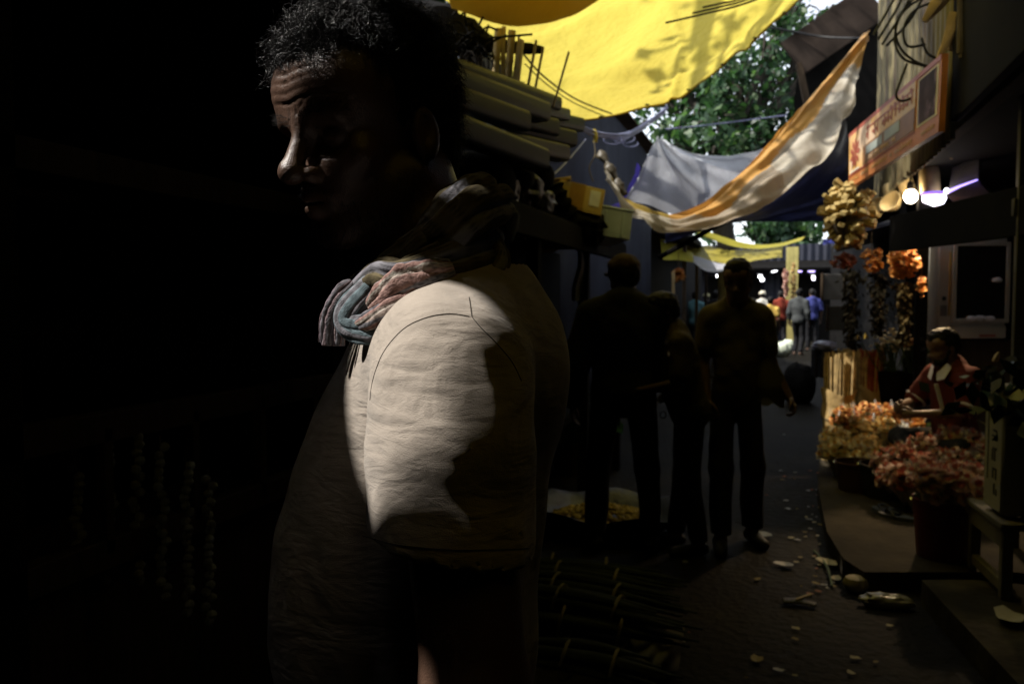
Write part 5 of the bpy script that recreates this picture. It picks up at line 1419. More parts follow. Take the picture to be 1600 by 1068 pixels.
person("lean man in olive shirt facing the alley with a yellow bag hanging from his hand", at(1146, 850), R(14), 1.64,
    dict(bulk=.80, LE=(.20, -.0, 1.10), LW=(.29, -.08, .90), RE=(-.19, .02, 1.12), RW=(-.18, -.08, .88), head=(R(-18), .18), LA=(.12, .05, .075), RA=(-.10, -.12, .075), RK=(-.10, -.09, .48), curl=1.0),
    dict(skin=M_SKIN, shirt=(M_OLIVE, .83, .7, .018), legs=(M_DARKTROUSER, 'trousers', .02), hair='short', shoes=M_SANDAL), res=.012)
# the bag in his hand
M_BAGY = mat("dull_yellow_bag", (.10, .085, .03), rough=.5, var=.3, transl=.2, bump=.6, bscale=18, bdist=.02)
t = thing("carrier_bag", "limp dull yellow bag hanging from the lean man's hand", "bag", P(1197, 580, 4.85))
mb = MB(); c_ = P(1198, 598, 4.85)
gg = []
for i in range(14):
    v = i / 13; w_ = .018 + .075 * math.sin(min(1, v * 1.15) * math.pi * .62); row = []
    for k in range(19):
        a = 2 * math.pi * k / 18
        row.append(c_ + Vector((w_ * math.cos(a) * (1 + .2 * math.sin(a * 5 + v * 4)), w_ * .5 * math.sin(a), .15 - v * .26 + (.03 * math.sin(a * 3) * (v > .9)))))
    gg.append(row)
mb.grid(gg); mb.build("bag_body", M_BAGY, t, normals=False, angle=180)
mb = MB(); mb.tube([c_ + Vector((.012 * math.cos(a), .03 * math.sin(a), .15 + .05 * math.sin(a / 2))) for a in np.linspace(0, 6.283, 16)], .005, 6); mb.build("handle", M_BAGY, t)
mb = MB(); c_ = P(1043, 556, 4.75)
mb.lathe(c_ + Vector((0, 0, -.05)), [(.025, 0), (.032, .004), (.034, .10), (.018, .12), (.016, .15), (.0, .15)], 18); tag(mb.build("bottle", mat("orange_drink_bottle", (.35, .12, .03), rough=.2)), "small orange bottle held up before the boy", "bottle")
M_STEEL = mat("bright_steel", (.75, .75, .76), rough=.15, metal=1)
for (x, y, L) in ((1020, 641, "steel bangle, left one at the broad man's wrist"), (1036, 648, "steel bangle, right one lower at the broad man's wrist")):
    mb = MB(); c_ = P(x, y, 4.72); mb.tube([c_ + Vector((.016 * math.cos(a), .016 * math.sin(a) * .6, .018 * math.sin(a))) for a in np.linspace(0, 6.283, 20)[:-1]], .0035, 6, closed=True); tag(mb.build("bangle", M_STEEL), L, "bangle")
W = cloth
def far(label, px, py, rz, H, cl, pose=None, res=.02): person(label, at(px, py), rz, H, pose, cl, res, "people far down the alley")
walkL = dict(LK=(.10, -.14, .49), LA=(.10, -.02, .09), RA=(-.10, .14, .10))
far("far man in white shirt and white turban seen from behind, bag strap across his back", 1190, 548, R(175), 1.62, dict(shirt=(W("white_shirt", (.62, .60, .52)), .80, .8, .02), legs=(W("dun_cloth_legs", (.2, .17, .1)), 'trousers', .02), hair='short', cap=(W("white_turban", (.6, .56, .44)), 'turban')))
far("far woman in yellow blouse and long olive skirt seen from behind", 1202, 562, R(170), 1.46, dict(shirt=(W("yellow_blouse", (.62, .42, .10)), .93, .55, .02), legs=(W("olive_skirt", (.26, .2, .08)), 'skirt', .02), hair='bun'))
far("far man in red shirt and black trousers seen from behind", 1219, 547, R(186), 1.63, dict(shirt=(W("red_shirt", (.20, .035, .02)), .86, .8, .022), legs=(M_DARKTROUSER, 'trousers', .02), hair='short'), walkL)
far("far man in grey shirt and dark trousers walking beside the red shirt", 1247, 556, R(160), 1.66, dict(shirt=(W("grey_shirt", (.06, .065, .065)), .84, 1.6, .026), legs=(M_DARKTROUSER, 'trousers', .02), hair='short'), walkL)
far("far man in blue shirt at the right of the walking group", 1268, 548, R(190), 1.68, dict(shirt=(W("blue_shirt", (.05, .06, .22)), .84, .8, .02), legs=(M_DARKTROUSER, 'trousers', .02), hair='short'))
far("dark haired person in olive top close behind the lean man", 1172, 600, R(150), 1.42, dict(skin=M_SKIN_DARK, shirt=(M_OLIVE, .8, 1.5, .024), legs=(M_DARKTROUSER, 'trousers', .02), hair='short'))
far("far porter with pale grey bundle on the head behind the broad man", 1030, 575, R(170), 1.62, dict(skin=M_SKIN_DARK, shirt=(W("lilac_grey_shirt", (.22, .21, .34)), .8, 1.5, .022), legs=(M_DARKTROUSER, 'trousers', .02), hair='short', cap=(W("pale_grey_bundle", (.34, .34, .42)), 'load')))
far("far person in teal green shirt between the dark crowd", 1085, 560, R(180), 1.58, dict(shirt=(W("teal_shirt", (.12, .26, .28)), .8, .8, .022), legs=(M_DARKTROUSER, 'trousers', .02), hair='short'))
far("far person in black with a pale cream head scarf", 1103, 552, R(200), 1.55, dict(shirt=(M_BLACKCLOTH, .8, 1.6, .026), legs=(M_DARKTROUSER, 'trousers', .02), hair='short', cap=(W("cream_scarf", (.42, .38, .2)), 'turban')))
far("far person all in black left of the lean man's head", 1117, 562, R(170), 1.60, dict(skin=M_SKIN_DARK, shirt=(M_BLACKCLOTH, .8, 1.6, .026), legs=(M_DARKTROUSER, 'trousers', .02), hair='short'))
M_SACKW = mat("pale_green_white_sack", (.60, .66, .52), rough=.7, var=.25)
for (x, y, r_, sd, L) in ((1222, 532, .19, 2, "pale green white sack at the red shirted man's feet, left of two"), (1232, 526, .17, 6, "smaller pale green white sack right behind the other sack")):
    mb = MB(); crumple(mb, PZ(x, y + 14, .17), (r_ * 1.2, r_, r_), sd, 28, .25); tag(mb.build("sack", M_SACKW, angle=180), L, "sack")
mb = MB(); crumple(mb, P(1180, 487, 22), (.2, .2, .2), 4, 24, .2); tag(mb.build("shoulder_bag", mat("dark_teal_bag", (.03, .06, .09), rough=.7), angle=180), "dark teal bag at the hip of the white turbaned man", "bag")
# lamps far down the alley: small lit tubes and bulbs
M_LAMP = mat("lit_lamp", (.9, .9, .95), emit=((.92, .92, 1.0), 4.0))
M_LAMPV = mat("lit_violet_tube", (.6, .5, .95), emit=((.42, .30, 1.0), 2.2))
M_LAMPW = mat("dim_lit_tube", (.9, .9, .95), emit=((.9, .9, 1.0), 3.0))
M_HOUS = mat("lamp_housing", (.2, .2, .2), rough=.5)
def tube_light(label, px, py, d, w, m, h=.05, tilt=0):
    w *= .75; h *= .72; c_ = P(px, py, d); t_ = thing("tube_light", label, "lamp", c_, YAW, "lamps lit far down the alley")
    mb = MB(); mb.tube([(-w / 2, 0, -tilt), (w / 2, 0, tilt)], h / 2, 10); mb.build("tube", m, t_, local=True)
    mb = MB(); mb.box((0, .03, h * .7 + .01), (w * 1.1, h * 1.6, h * .5)); mb.build("housing", M_HOUS, t_, local=True)
tube_light("small lit lamp, left of the pair under the tarpaulin edge", 1007, 400, 15, .075, M_LAMP, .06)
tube_light("small lit lamp, right and longer of the pair under the tarpaulin edge", 1019, 400, 15, .11, M_LAMP, .055)
tube_light("round lit lamp below the white tarpaulin", 1121, 431, 22, .08, M_LAMP, .09)
tube_light("upper of two white lamps above the turbaned man", 1188, 432, 24, .12, M_LAMP, .10)
tube_light("lower of two white lamps above the turbaned man", 1191, 437, 24, .12, M_LAMP, .10)
tube_light("faint white tube over the yellow bloused woman", 1210, 424, 27, .22, M_LAMPW, .04, .02)
tube_light("violet tube, left one over the far stalls", 1247, 424, 26, .30, M_LAMPV, .04)
tube_light("violet tube, right one over the far stalls", 1268, 424, 26, .26, M_LAMPV, .04)
tube_light("bluish lamp beside the right violet tube", 1271, 434, 24, .07, M_LAMPW, .16)
tube_light("white tube between the red and grey shirts", 1239, 462, 25, .17, M_LAMP, .05)
# ------------------------------------------------------------------ the flower stall and everything on the right
M_SIGNO = mat("sign_orange", (.36, .125, .035), rough=.5, var=.2, scale=5)
M_SIGNY = mat("sign_yellow", (.52, .30, .09), rough=.5, var=.25, scale=6, col2=(.50, .36, .24), c2scale=2.5)
M_SIGNR = mat("sign_crimson", (.28, .065, .04), rough=.5, var=.2)
M_SIGNB = mat("sign_grey_blue", (.24, .27, .25), rough=.5, var=.2)
M_SIGNP = mat("sign_photo_panel", (.045, .03, .05), spec=.03, rough=.6, var=.5, scale=6, col2=(.20, .14, .26), c2scale=5, c2lo=.55, c2hi=.66)
M_SIGNW = mat("sign_white_line", (.6, .54, .42), rough=.5)
M_SIGNM = mat("sign_brown", (.16, .075, .03), rough=.5, var=.3)
A, B, Cc, D_ = P(1326, 294, 7.1), P(1466, 206, 4.82), P(1472, 84, 4.78), P(1327, 210, 7.05)
t = thing("sign_board", "orange painted shop sign hung at a slant from the right hand wall", "sign", (A + B) / 2)
su = (B - A); sv = ((D_ - A) + (Cc - B)) / 2; sn = su.cross(sv).normalized()
if sn.dot(CAM - A) < 0: sn = -sn
def S(u, v, o=0.0): 
    return (A.lerp(B, u)).lerp(D_.lerp(Cc, u), v) + sn * o
def panel(mb, u0, v0, u1, v1, o, th=.003, m=0):
    q = [(u0, v0), (u1, v0), (u1, v1), (u0, v1)]
    mb.add([S(u, v, o - th) for u, v in q] + [S(u, v, o) for u, v in q], [(3, 2, 1, 0), (4, 5, 6, 7)] + [(i, (i + 1) % 4, 4 + (i + 1) % 4, 4 + i) for i in range(4)], m)
mb = MB(); panel(mb, 0, 0, 1, 1, 0, .035); mb.build("board", M_SIGNO, t, smooth=False)
mb = MB(); panel(mb, .01, .23, .80, .93, .004); mb.build("yellow_field", M_SIGNY, t, smooth=False)
mb = MB(); panel(mb, 0, .93, 1, 1, .004); panel(mb, .01, .20, .8, .225, .004); mb.build("crimson_band", M_SIGNR, t, smooth=False)
mb = MB(); panel(mb, .22, .24, .80, .56, .007); mb.build("brown_field", M_SIGNM, t, smooth=False)
mb = MB(); panel(mb, .27, .38, .47, .52, .010); panel(mb, .50, .38, .66, .54, .010); mb.build("grey_box", M_SIGNB, t, smooth=False)
mb = MB(); panel(mb, .82, .24, .985, .90, .004); mb.build("picture_frame", M_SIGNW, t, smooth=False)
mb = MB(); panel(mb, .832, .265, .973, .88, .007); mb.build("picture", M_SIGNP, t, smooth=False)
def strokes(u0, v0, u1, v1, n, o, seed, bar=True):        # hand painted headline script, too blurred in the photograph to read
    r_ = random.Random(seed); mb = MB(); du = (u1 - u0) / n; h = v1 - v0
    if bar: panel(mb, u0, v1 - h * .12, u1, v1, o)
    for i in range(n):
        u = u0 + du * i
        if r_.random() < .12: continue
        panel(mb, u + du * .62, v0 + h * r_.uniform(0, .2), u + du * .80, v1 - h * .1, o)
        k = r_.choice((0, 1, 2))
        panel(mb, u + du * .1, v0 + h * (.25 + .2 * k), u + du * .62, v0 + h * (.38 + .2 * k), o + .0005)
        if r_.random() < .6: panel(mb, u + du * .1, v0 + h * .25, u + du * .28, v0 + h * (.5 + .1 * k), o + .001)
        if r_.random() < .3: panel(mb, u + du * .2, v1 + h * .04, u + du * .6, v1 + h * .16, o)
    return mb
strokes(.26, .62, .78, .84, 13, .0065, 4).build("lettering", M_SIGNR, t, smooth=False)
strokes(.30, .27, .62, .34, 14, .0095, 8).build("lettering", M_SIGNY, t, smooth=False)
strokes(.04, .07, .78, .15, 26, .0045, 12, False).build("lettering", M_SIGNY, t, smooth=False)
strokes(.86, .08, .97, .15, 5, .0045, 15, False).build("lettering", M_SIGNY, t, smooth=False)
mb = MB()
for k in range(9):                                          # painted flower at the left end
    a = k / 9 * 6.283; cu, cv = .105, .56
    q = [(cu, cv), (cu + .055 * math.cos(a - .25), cv + .2 * math.sin(a - .25)), (cu + .075 * math.cos(a), cv + .28 * math.sin(a)), (cu + .055 * math.cos(a + .25), cv + .2 * math.sin(a + .25))]
    mb.add([S(u, v, .0065 + .0003 * k) for u, v in q], [(0, 1, 2, 3)])
mb.build("painted_flower", M_SIGNR, t, smooth=False, normals=False)
mb = MB()
for u in (.03, .055): panel(mb, u, .24, u + .008, .5, .0068)
panel(mb, .03, .24, .17, .27, .0070); mb.build("white_line", M_SIGNW, t, smooth=False)

# loops of black cable over the sign
t = thing("cable_coil", "loose loops of black cable dangling over the orange sign", "cables", P(1425, 60, 5.4))
for pts in (
    [(1452, -10), (1410, 20), (1398, 62), (1412, 92), (1450, 105), (1478, 118)], [(1440, -15), (1402, 30), (1404, 70), (1430, 96), (1474, 112)],
    [(1470, 0), (1430, 16), (1412, 45), (1418, 72), (1445, 70)], [(1417, 100), (1405, 132), (1400, 150), (1410, 158), (1432, 148), (1456, 120), (1470, 92)],
    [(1430, 134), (1452, 128), (1470, 105)], [(1365, 55), (1385, 20), (1402, -10)], [(1372, 62), (1398, 20), (1414, -12)], [(1378, 70), (1405, 28), (1424, -8)], [(1385, 72), (1420, 34), (1446, -10)],
    [(1440, 60), (1448, 82), (1464, 92), (1478, 96)]):
    mb = MB(); mb.tube(spline([P(x, y, 5.35 + .03 * math.sin(x)) for x, y in pts], 30), .0085, 7); mb.build("cable", M_CABLE, t)
# tan pouches and dried bundles hanging under the roof at the top right
M_JUTE = mat("tan_jute", (.26, .18, .085), rough=.9, var=.3, scale=9, bump=.5, bscale=40)
M_DRY = mat("dry_brown_stems", (.06, .045, .025), rough=.9, var=.4, scale=12, stretch=(4, 4, .6), bump=.7, bscale=30)
for i, (x, y0, y1, r, L) in enumerate(((1462, -40, 34, .055, "long tan jute pouch hanging furthest left at the top right"), (1466, 20, 92, .04, "slim tan jute pouch tip hanging just above the sign"), (1484, 5, 80, .04, "tan jute pouch behind the slim one"))):
    p0, p1 = P(x + 30, y0, 4.9), P(x - 18 * (i == 0), y1, 5.0)
    mb = MB(); mb.tube(spline([p0, p0.lerp(p1, .5) + Vector((.01, 0, 0)), p1], 16), [r * (1.05 - .75 * (j / 15) ** 1.6) for j in range(16)], 14, wob=lambda u, a: .1 * math.sin(a * 4 + u * 6))
    tag(mb.build("jute_pouch", M_JUTE), L, "pouch", "tan pouches at the top right")
for i in range(7):
    x = 1500 + i * 19; y1 = 84 + 16 * math.sin(i * 2.1)
    mb = MB()
    for k in range(9):
        o = rng.uniform(-9, 9); mb.tube(spline([P(x + o * .5, -60, 4.75), P(x + o, y1 * .4, 4.72), P(x + o * 1.4, y1 + rng.uniform(-10, 8), 4.7)], 8), .012, 5)
    tag(mb.build("dried_stems", M_DRY), "brown bunch of dried stems hanging in the dark at the top right corner", "dried stems", "dried bunches at the top right")

# bunch of little wooden blocks
M_BLOCK = mat("tan_pith_block", (.33, .24, .085), rough=.8, var=.2, scale=14)
t = thing("block_bunch", "hanging bunch of small tan blocks below the sign's left end", "bunch", P(1325, 340, 7.0))
ctr = P(1326, 335, 7.05)
tocam = (CAM - ctr).normalized()
for k in range(98):
    while True:
        out = Vector((rng.gauss(0, 1), rng.gauss(0, 1), rng.gauss(0, 1))).normalized()
        if out.dot(tocam) > -.35: break
    c_ = ctr + Vector((out.x * .20, out.y * .20, out.z * .27)) * rng.uniform(.72, 1.02); mb = MB()
    out = (out + Vector((rng.uniform(-.35, .35), rng.uniform(-.35, .35), rng.uniform(-.35, .35)))).normalized()
    q = out.to_track_quat('X', 'Z').to_matrix() @ Matrix.Rotation(rng.uniform(-.5, .5), 3, 'X')
    mb.box(c_, (.10, .05, .034), q, .004); mb.build("block", M_BLOCK, t)
mb = MB(); mb.ball(ctr, (.15, .15, .22), 14); mb.tube([ctr + Vector((0, 0, .2)), ctr + Vector((.05, 0, .45))], .008, 6); mb.build("core", M_DRY, t)
# tan pith rolls standing on the stall's loft board
M_PITH = mat("tan_pith", (.44, .33, .15), rough=.85, var=.18, scale=10, bump=.3, bscale=30)
for (x, y, d, r, h, tx, L) in ((1392, 300, 7.49, .062, .20, -.25, "tan pith roll nearest the block bunch"), (1414, 284, 7.22, .066, .22, -.3, "middle tan pith roll behind the lit bulb"), (1452, 276, 6.88, .075, .25, -.05, "biggest pith roll just above the lit white shade")):
    c_ = P(x, y, d); mb = MB()
    ax = Vector((tx, .1, 1))
    mb.lathe(c_ - ax.normalized() * h * .6, [(r * .55, 0), (r * .9, .004), (r, .02), (r * 1.02, h * .7), (r * .9, h * .92), (r * .55, h), (0.001, h * 1.01)], 20, axis=ax, wob=lambda a, z: .03 * math.sin(a * 3 + z * 8))
    mb.lathe(c_ - ax.normalized() * (h * .6 + .003), [(.001, 0), (r * .5, 0), (r * .55, .006)], 20, axis=ax)
    tag(mb.build("pith_roll", M_PITH), L, "roll", "tan pith rolls by the bulb")
for (x, y, d, L) in ((1400, 322, 7.27, "tan pith bowl on its side left of the bulb"), (1376, 330, 7.55, "second tan pith bowl further from the bulb")):
    mb = MB(); mb.lathe(P(x, y, d), [(.001, 0), (.05, .005), (.085, .05), (.095, .09), (.088, .09), (.07, .05), (.001, .012)], 22, axis=(-.5, -.5, .35)); tag(mb.build("pith_bowl", M_PITH), L, "bowl")
# the lit bulb, its white shade, and a violet edge-lit strip behind
t = thing("light_bulb", "bare white glowing bulb hanging over the flower stall", "lamp", P(1425, 311, 6.94))
mb = MB(); mb.lathe(P(1425, 317, 6.94), [(.001, 0), (.02, .003), (.043, .022), (.052, .05), (.048, .075), (.034, .095), (.026, .105)], 22, axis=(-.2, 0, 1)); mb.build("glass", mat("lit_bulb", (.9, .9, .9), emit=((1.0, .84, .62), 26.0)), t)
mb = MB(); c_ = P(1422, 296, 6.94); mb.lathe(c_, [(.026, 0), (.026, .05), (.012, .065), (.0, .065)], 16); mb.tube([c_ + Vector((0, 0, .06)), c_ + Vector((.02, .02, .4))], .006, 6); mb.build("socket", M_CABLE, t)
t = thing("lamp_shade", "lit white translucent shade beside the bulb", "lamp", P(1457, 314, 6.83))
mb = MB()
q = [P(1441, 306, 6.88), P(1474, 304, 6.72), P(1475, 309, 6.72), P(1467, 325, 6.77), P(1455, 321, 6.83), P(1441, 315, 6.88)]; o_ = Vector((.04, .12, .01))
mb.add(list(q) + [p + o_ for p in q], [tuple(range(6)), tuple(11 - i for i in range(6))] + [(i, (i + 1) % 6, 6 + (i + 1) % 6, 6 + i) for i in range(6)])
mb.build("diffuser", mat("lit_white_shade", (.85, .85, .95), emit=((.86, .82, 1.0), 2.6)), t, smooth=False)
ld = bpy.data.lights.new("shade_lamp", 'SPOT'); ld.energy = 170; ld.color = (1.0, .70, .38); ld.spot_size = R(78); ld.spot_blend = .8; ld.shadow_soft_size = .05
lo_ = bpy.data.objects.new("shade_lamp", ld); C.objects.link(lo_); lo_.parent = t
lw = P(1452, 330, 6.9); lo_.location = lw - t.location; lo_.rotation_mode = 'QUATERNION'; lo_.rotation_quaternion = (lw - P(1420, 690, 6.1)).to_track_quat('Z', 'Y')
mb = MB(); mb.tube(spline([P(1440, 303, 6.86), P(1458, 301, 6.77), P(1476, 301, 6.68)], 10), .012, 8); mb.build("rim", mat("lit_violet_rim", (.4, .3, .9), emit=((.12, .06, .5), 1.2)), t)
t = thing("violet_light_strip", "thin violet lit strip on a grey panel right of the bulb", "lamp", P(1505, 296, 6.66))
mb = MB(); mb.tube([P(1480, 300, 6.66), P(1500, 291, 6.55), P(1527, 281, 6.38)], [.014, .008, .004], 8); mb.build("strip", mat("lit_violet_strip", (.5, .4, .9), emit=((.36, .26, 1.0), 1.6)), t)
mb = MB(); mb.ball(P(1479, 299, 6.66), (.02, .02, .026), 12); mb.build("end_lamp", M_LAMPW, t)
mb = MB()
q = [P(1482, 300, 6.68), P(1528, 281, 6.44), P(1530, 244, 6.49), P(1488, 262, 6.72)]; o_ = Vector((.03, .06, 0))
mb.add(q + [p + o_ for p in q], [(0, 1, 2, 3), (7, 6, 5, 4)] + [(i, (i + 1) % 4, 4 + (i + 1) % 4, 4 + i) for i in range(4)])
mb.build("grey_panel", mat("grey_plastic_panel", (.20, .19, .15), rough=.5, var=.2), t, smooth=False)
mb = MB()
q = [P(1476, 304, 6.66), P(1530, 284, 6.38), P(1556, 312, 6.22), P(1508, 332, 6.55)]
mb.add(q + [p + o_ for p in q], [(0, 1, 2, 3), (7, 6, 5, 4)] + [(i, (i + 1) % 4, 4 + (i + 1) % 4, 4 + i) for i in range(4)])
mb.build("lower_panel", mat("violet_grey_panel", (.10, .085, .16), rough=.35), t, smooth=False)
mb = MB(); mb.box(P(1486, 240, 6.44), (.055, .03, .075), Matrix.Rotation(.4, 3, 'Y')); tag(mb.build("paper_tag", M_PITH), "small tan tag hanging above the grey panel", "tag")
cable("cord", "cord holding the small tan tag", [P(1489, 234, 6.44), P(1494, 220, 6.44), P(1490, 205, 6.44)], .005, M_DRY, cat="cord")

# hanging flowers and cloth below the loft board
def petal_mats(name, cols): return [mat(name + "_" + str(i), c, rough=.6, var=.3, scale=20, transl=.25) for i, c in enumerate(cols)]
PM = {"orange": petal_mats("orange_petal", [(.46, .19, .04), (.52, .30, .09), (.34, .11, .03)]),
      "cream": petal_mats("cream_petal", [(.62, .48, .22), (.66, .58, .36), (.58, .34, .10)]),
      "pink": petal_mats("pink_petal", [(.58, .36, .28), (.62, .50, .42), (.42, .13, .10)]),
      "crimson": petal_mats("crimson_petal", [(.32, .09, .05), (.44, .22, .11), (.24, .05, .035)])}
M_STEM = mat("flower_stem_green", (.05, .09, .025), rough=.6, var=.3)
M_CELLO = None
def cello():
    m = bpy.data.materials.new("clear_wrap"); m.use_nodes = True; n, l = m.node_tree.nodes, m.node_tree.links
    b = n["Principled BSDF"]; b.inputs["Base Color"].default_value = (.8, .75, .65, 1); b.inputs["Roughness"].default_value = .12
    tr = n.new("ShaderNodeBsdfTransparent"); mx = n.new("ShaderNodeMixShader"); mx.inputs[0].default_value = .3
    l.new(tr.outputs[0], mx.inputs[1]); l.new(b.outputs[0], mx.inputs[2]); l.new(mx.outputs[0], n["Material Output"].inputs[0]); return m
M_CELLO = cello()
def bloom(mb, c, r, n=3, petals=8):
    c = Vector(c); ax = Vector((rng.uniform(-.7, .7), rng.uniform(-.7, .7), 1)).normalized(); x = ax.orthogonal().normalized(); y = ax.cross(x)
    for ring in range(n):
        rr = r * (1 - ring * .27); lift = .15 + ring * .35
        for k in range(petals):
            a = 6.283 * (k + ring * .5) / petals + rng.uniform(-.15, .15); o = x * math.cos(a) + y * math.sin(a); s_ = ax.cross(o)
            p0 = c + ax * r * .1 * ring; p1 = c + o * rr * .6 + ax * r * (lift * .5) ; p2 = c + o * rr + ax * r * lift * rng.uniform(.7, 1.2)
            w_ = rr * .42
            mb.add([p0, p1 + s_ * w_, p2 + s_ * w_ * .5, p2 - s_ * w_ * .5, p1 - s_ * w_], [(0, 1, 2, 3, 4)], ring % 3)
def make_bouquet(kind, label, group):
    t = thing("flower_bouquet", label, "bouquet", (0, 0, 0), 0, group)
    mb = MB(); n = 30; gg = []
    for i in range(7):
        v = i / 6; row = []
        for k in range(n + 1):
            a = 6.283 * k / n; r_ = .012 + .05 * v ** 1.2 * (1 + .16 * math.sin(a * 6 + v * 2) * v); row.append((r_ * math.cos(a), r_ * math.sin(a), .2 * v + .02 * v * math.sin(a * 4)))
        gg.append(row)
    mb.grid(gg); mb.build("paper_wrap", PM["cream"][1] if kind != "pink" else PM["pink"][1], t, local=True, normals=False, angle=180)
    mb = MB()
    for k in range(17):                       # a dome of blooms that hangs over the wrap's rim
        a = k * 2.4; ph = 1.75 * math.sqrt((k + .5) / 17); rr = .082 * rng.uniform(.9, 1.1)
        bloom(mb, (rr * math.sin(ph) * math.cos(a), rr * math.sin(ph) * math.sin(a), .19 + rr * .95 * math.cos(ph)), rng.uniform(.030, .042), 3, 7)
    mb.build("blooms", PM[kind], t, local=True, normals=False, angle=180)
    mb = MB(); mb.leaves([(rng.gauss(0, .045), rng.gauss(0, .045), .19 + rng.uniform(-.02, .04)) for _ in range(7)], .06); mb.build("leaves", M_STEM, t, local=True, normals=False)
    for q in range(4):                       # glossy corners of the clear wrap standing up round the blooms
        a0 = q * 1.57 + rng.uniform(-.3, .3); mb = MB(); gg = []
        for i in range(5):
            v = i / 4; row = []
            for k in range(7):
                a = a0 + (k / 6 - .5) * (1.1 - .7 * v); r_ = .06 + .035 * v + .008 * math.sin(k * 2.2 + v * 5); row.append((r_ * math.cos(a), r_ * math.sin(a), .12 + .16 * v + .01 * math.sin(k * 1.7)))
            gg.append(row)
        mb.grid(gg); mb.build("clear_wrap", M_CELLO, t, local=True, normals=False, angle=30)
    return t
heapL = {"cream": "cream and yellow bouquet in clear wrap, in the left hand heap", "orange": "orange red bouquet in clear wrap, in the left hand heap"}
heapR = {"pink": "pale pink bouquet in clear wrap, in the right hand heap by the red bucket", "crimson": "dark crimson bouquet in clear wrap, in the right hand heap"}
proto = {}
def bouquet(kind, label, group, loc, sc=1.0):
    tl = (rng.uniform(-.5, .35), rng.uniform(-.45, .45)); rz = rng.uniform(0, 6.28)
    if (kind, group) not in proto:
        t = make_bouquet(kind, label, group); t.location = loc; t.rotation_euler = (*tl, rz); t.scale = (sc,) * 3; proto[(kind, group)] = t; return t
    return dup(proto[(kind, group)], loc, rz, label, sc, tl)
for (x, y, kind) in ((1312, 668, "orange"), (1335, 655, "orange"), (1362, 650, "orange"), (1392, 652, "orange"), (1408, 664, "orange"), (1315, 690, "cream"), (1342, 676, "cream"), (1368, 672, "cream"), (1396, 680, "cream"), (1322, 712, "cream"), (1348, 704, "cream"), (1375, 700, "cream"), (1400, 702, "orange"), (1336, 728, "cream"), (1364, 724, "cream"), (1390, 724, "cream"), (1306, 700, "cream"), (1412, 690, "orange")):
    d = 6.75 - (y - 650) / 80 * .55; p = P(x, y, d); p.z -= .2
    bouquet(kind, heapL[kind], "bouquets in the left hand heap", p, 1.12)
for (x, y, kind) in ((1412, 722, "pink"), (1436, 712, "crimson"), (1462, 700, "pink"), (1486, 690, "pink"), (1508, 694, "pink"), (1420, 742, "pink"), (1446, 734, "pink"), (1474, 726, "pink"), (1498, 718, "pink"), (1520, 716, "pink"), (1436, 758, "crimson"), (1462, 752, "crimson"), (1488, 746, "crimson"), (1512, 742, "pink"), (1452, 776, "crimson"), (1478, 772, "crimson"), (1504, 768, "crimson"), (1470, 790, "crimson"), (1496, 790, "pink")):
    d = 5.75 - (y - 690) / 100 * .7; p = P(x, y, d); p.z -= .2
    bouquet(kind, heapR[kind], "bouquets in the right hand heap", p, 1.08)

def bucket(name, label, c, r, h, m, wall=.004):
    mb = MB(); mb.lathe(c, [(.01, .004), (r * .78, .004), (r * .82, 0), (r * .84, .01), (r, h - .02), (r * 1.04, h - .015), (r * 1.04, h), (r * .97, h), (r * .8, .02), (.01, .02)], 30)
    t = thing(name, label, "bucket", c); mb.build("tub", m, t)
    c = Vector(c); mb = MB(); mb.tube([c + Vector((r * 1.05 * math.cos(a), r * .3 * math.sin(a), h - .01 - r * .9 * math.sin(a) * .4)) for a in np.linspace(0, math.pi, 20)], .004, 6); mb.build("handle", M_STEEL, t)
    return t
c_ = PZ(1472, 868, .10); bucket("bucket", "dark red plastic bucket under the right hand flower heap", c_, .145, .30, mat("dark_red_plastic", (.10, .012, .012), rough=.4, var=.2))
for q in range(9):
    a_ = q * 2.4; r_ = .125 * math.sqrt((q + .3) / 9)
    bouquet("pink" if q % 3 else "crimson", "pink bouquet in clear wrap, standing in the dark red bucket" if q % 3 else "crimson bouquet in clear wrap, standing in the dark red bucket", "bouquets in the red bucket", Vector(c_) + Vector((r_ * math.cos(a_), r_ * math.sin(a_), .20)), 1.0)
c_ = PZ(1392, 775, .10); bucket("bucket", "black plastic bucket under the left hand flower heap", c_, .20, .22, mat("black_plastic", (.02, .018, .016), rough=.45))
c_ = PZ(1340, 765, .10); bucket("bucket", "brown plastic bucket at the alley end of the left hand heap", c_, .15, .2, mat("brown_plastic", (.05, .022, .014), rough=.45))
mb = MB(); mb.box((P(1470, 700, 5.6).x, P(1470, 700, 5.6).y, .24), (.5, .7, .28)); tag(mb.build("crate", M_WOOD), "low dark crate carrying the right hand flower heap", "crate")
mb = MB(); mb.box((P(1365, 700, 6.8).x, P(1365, 700, 6.8).y, .24), (.62, .45, .28)); tag(mb.build("crate", M_WOOD), "low dark crate behind the left hand flower heap", "crate")

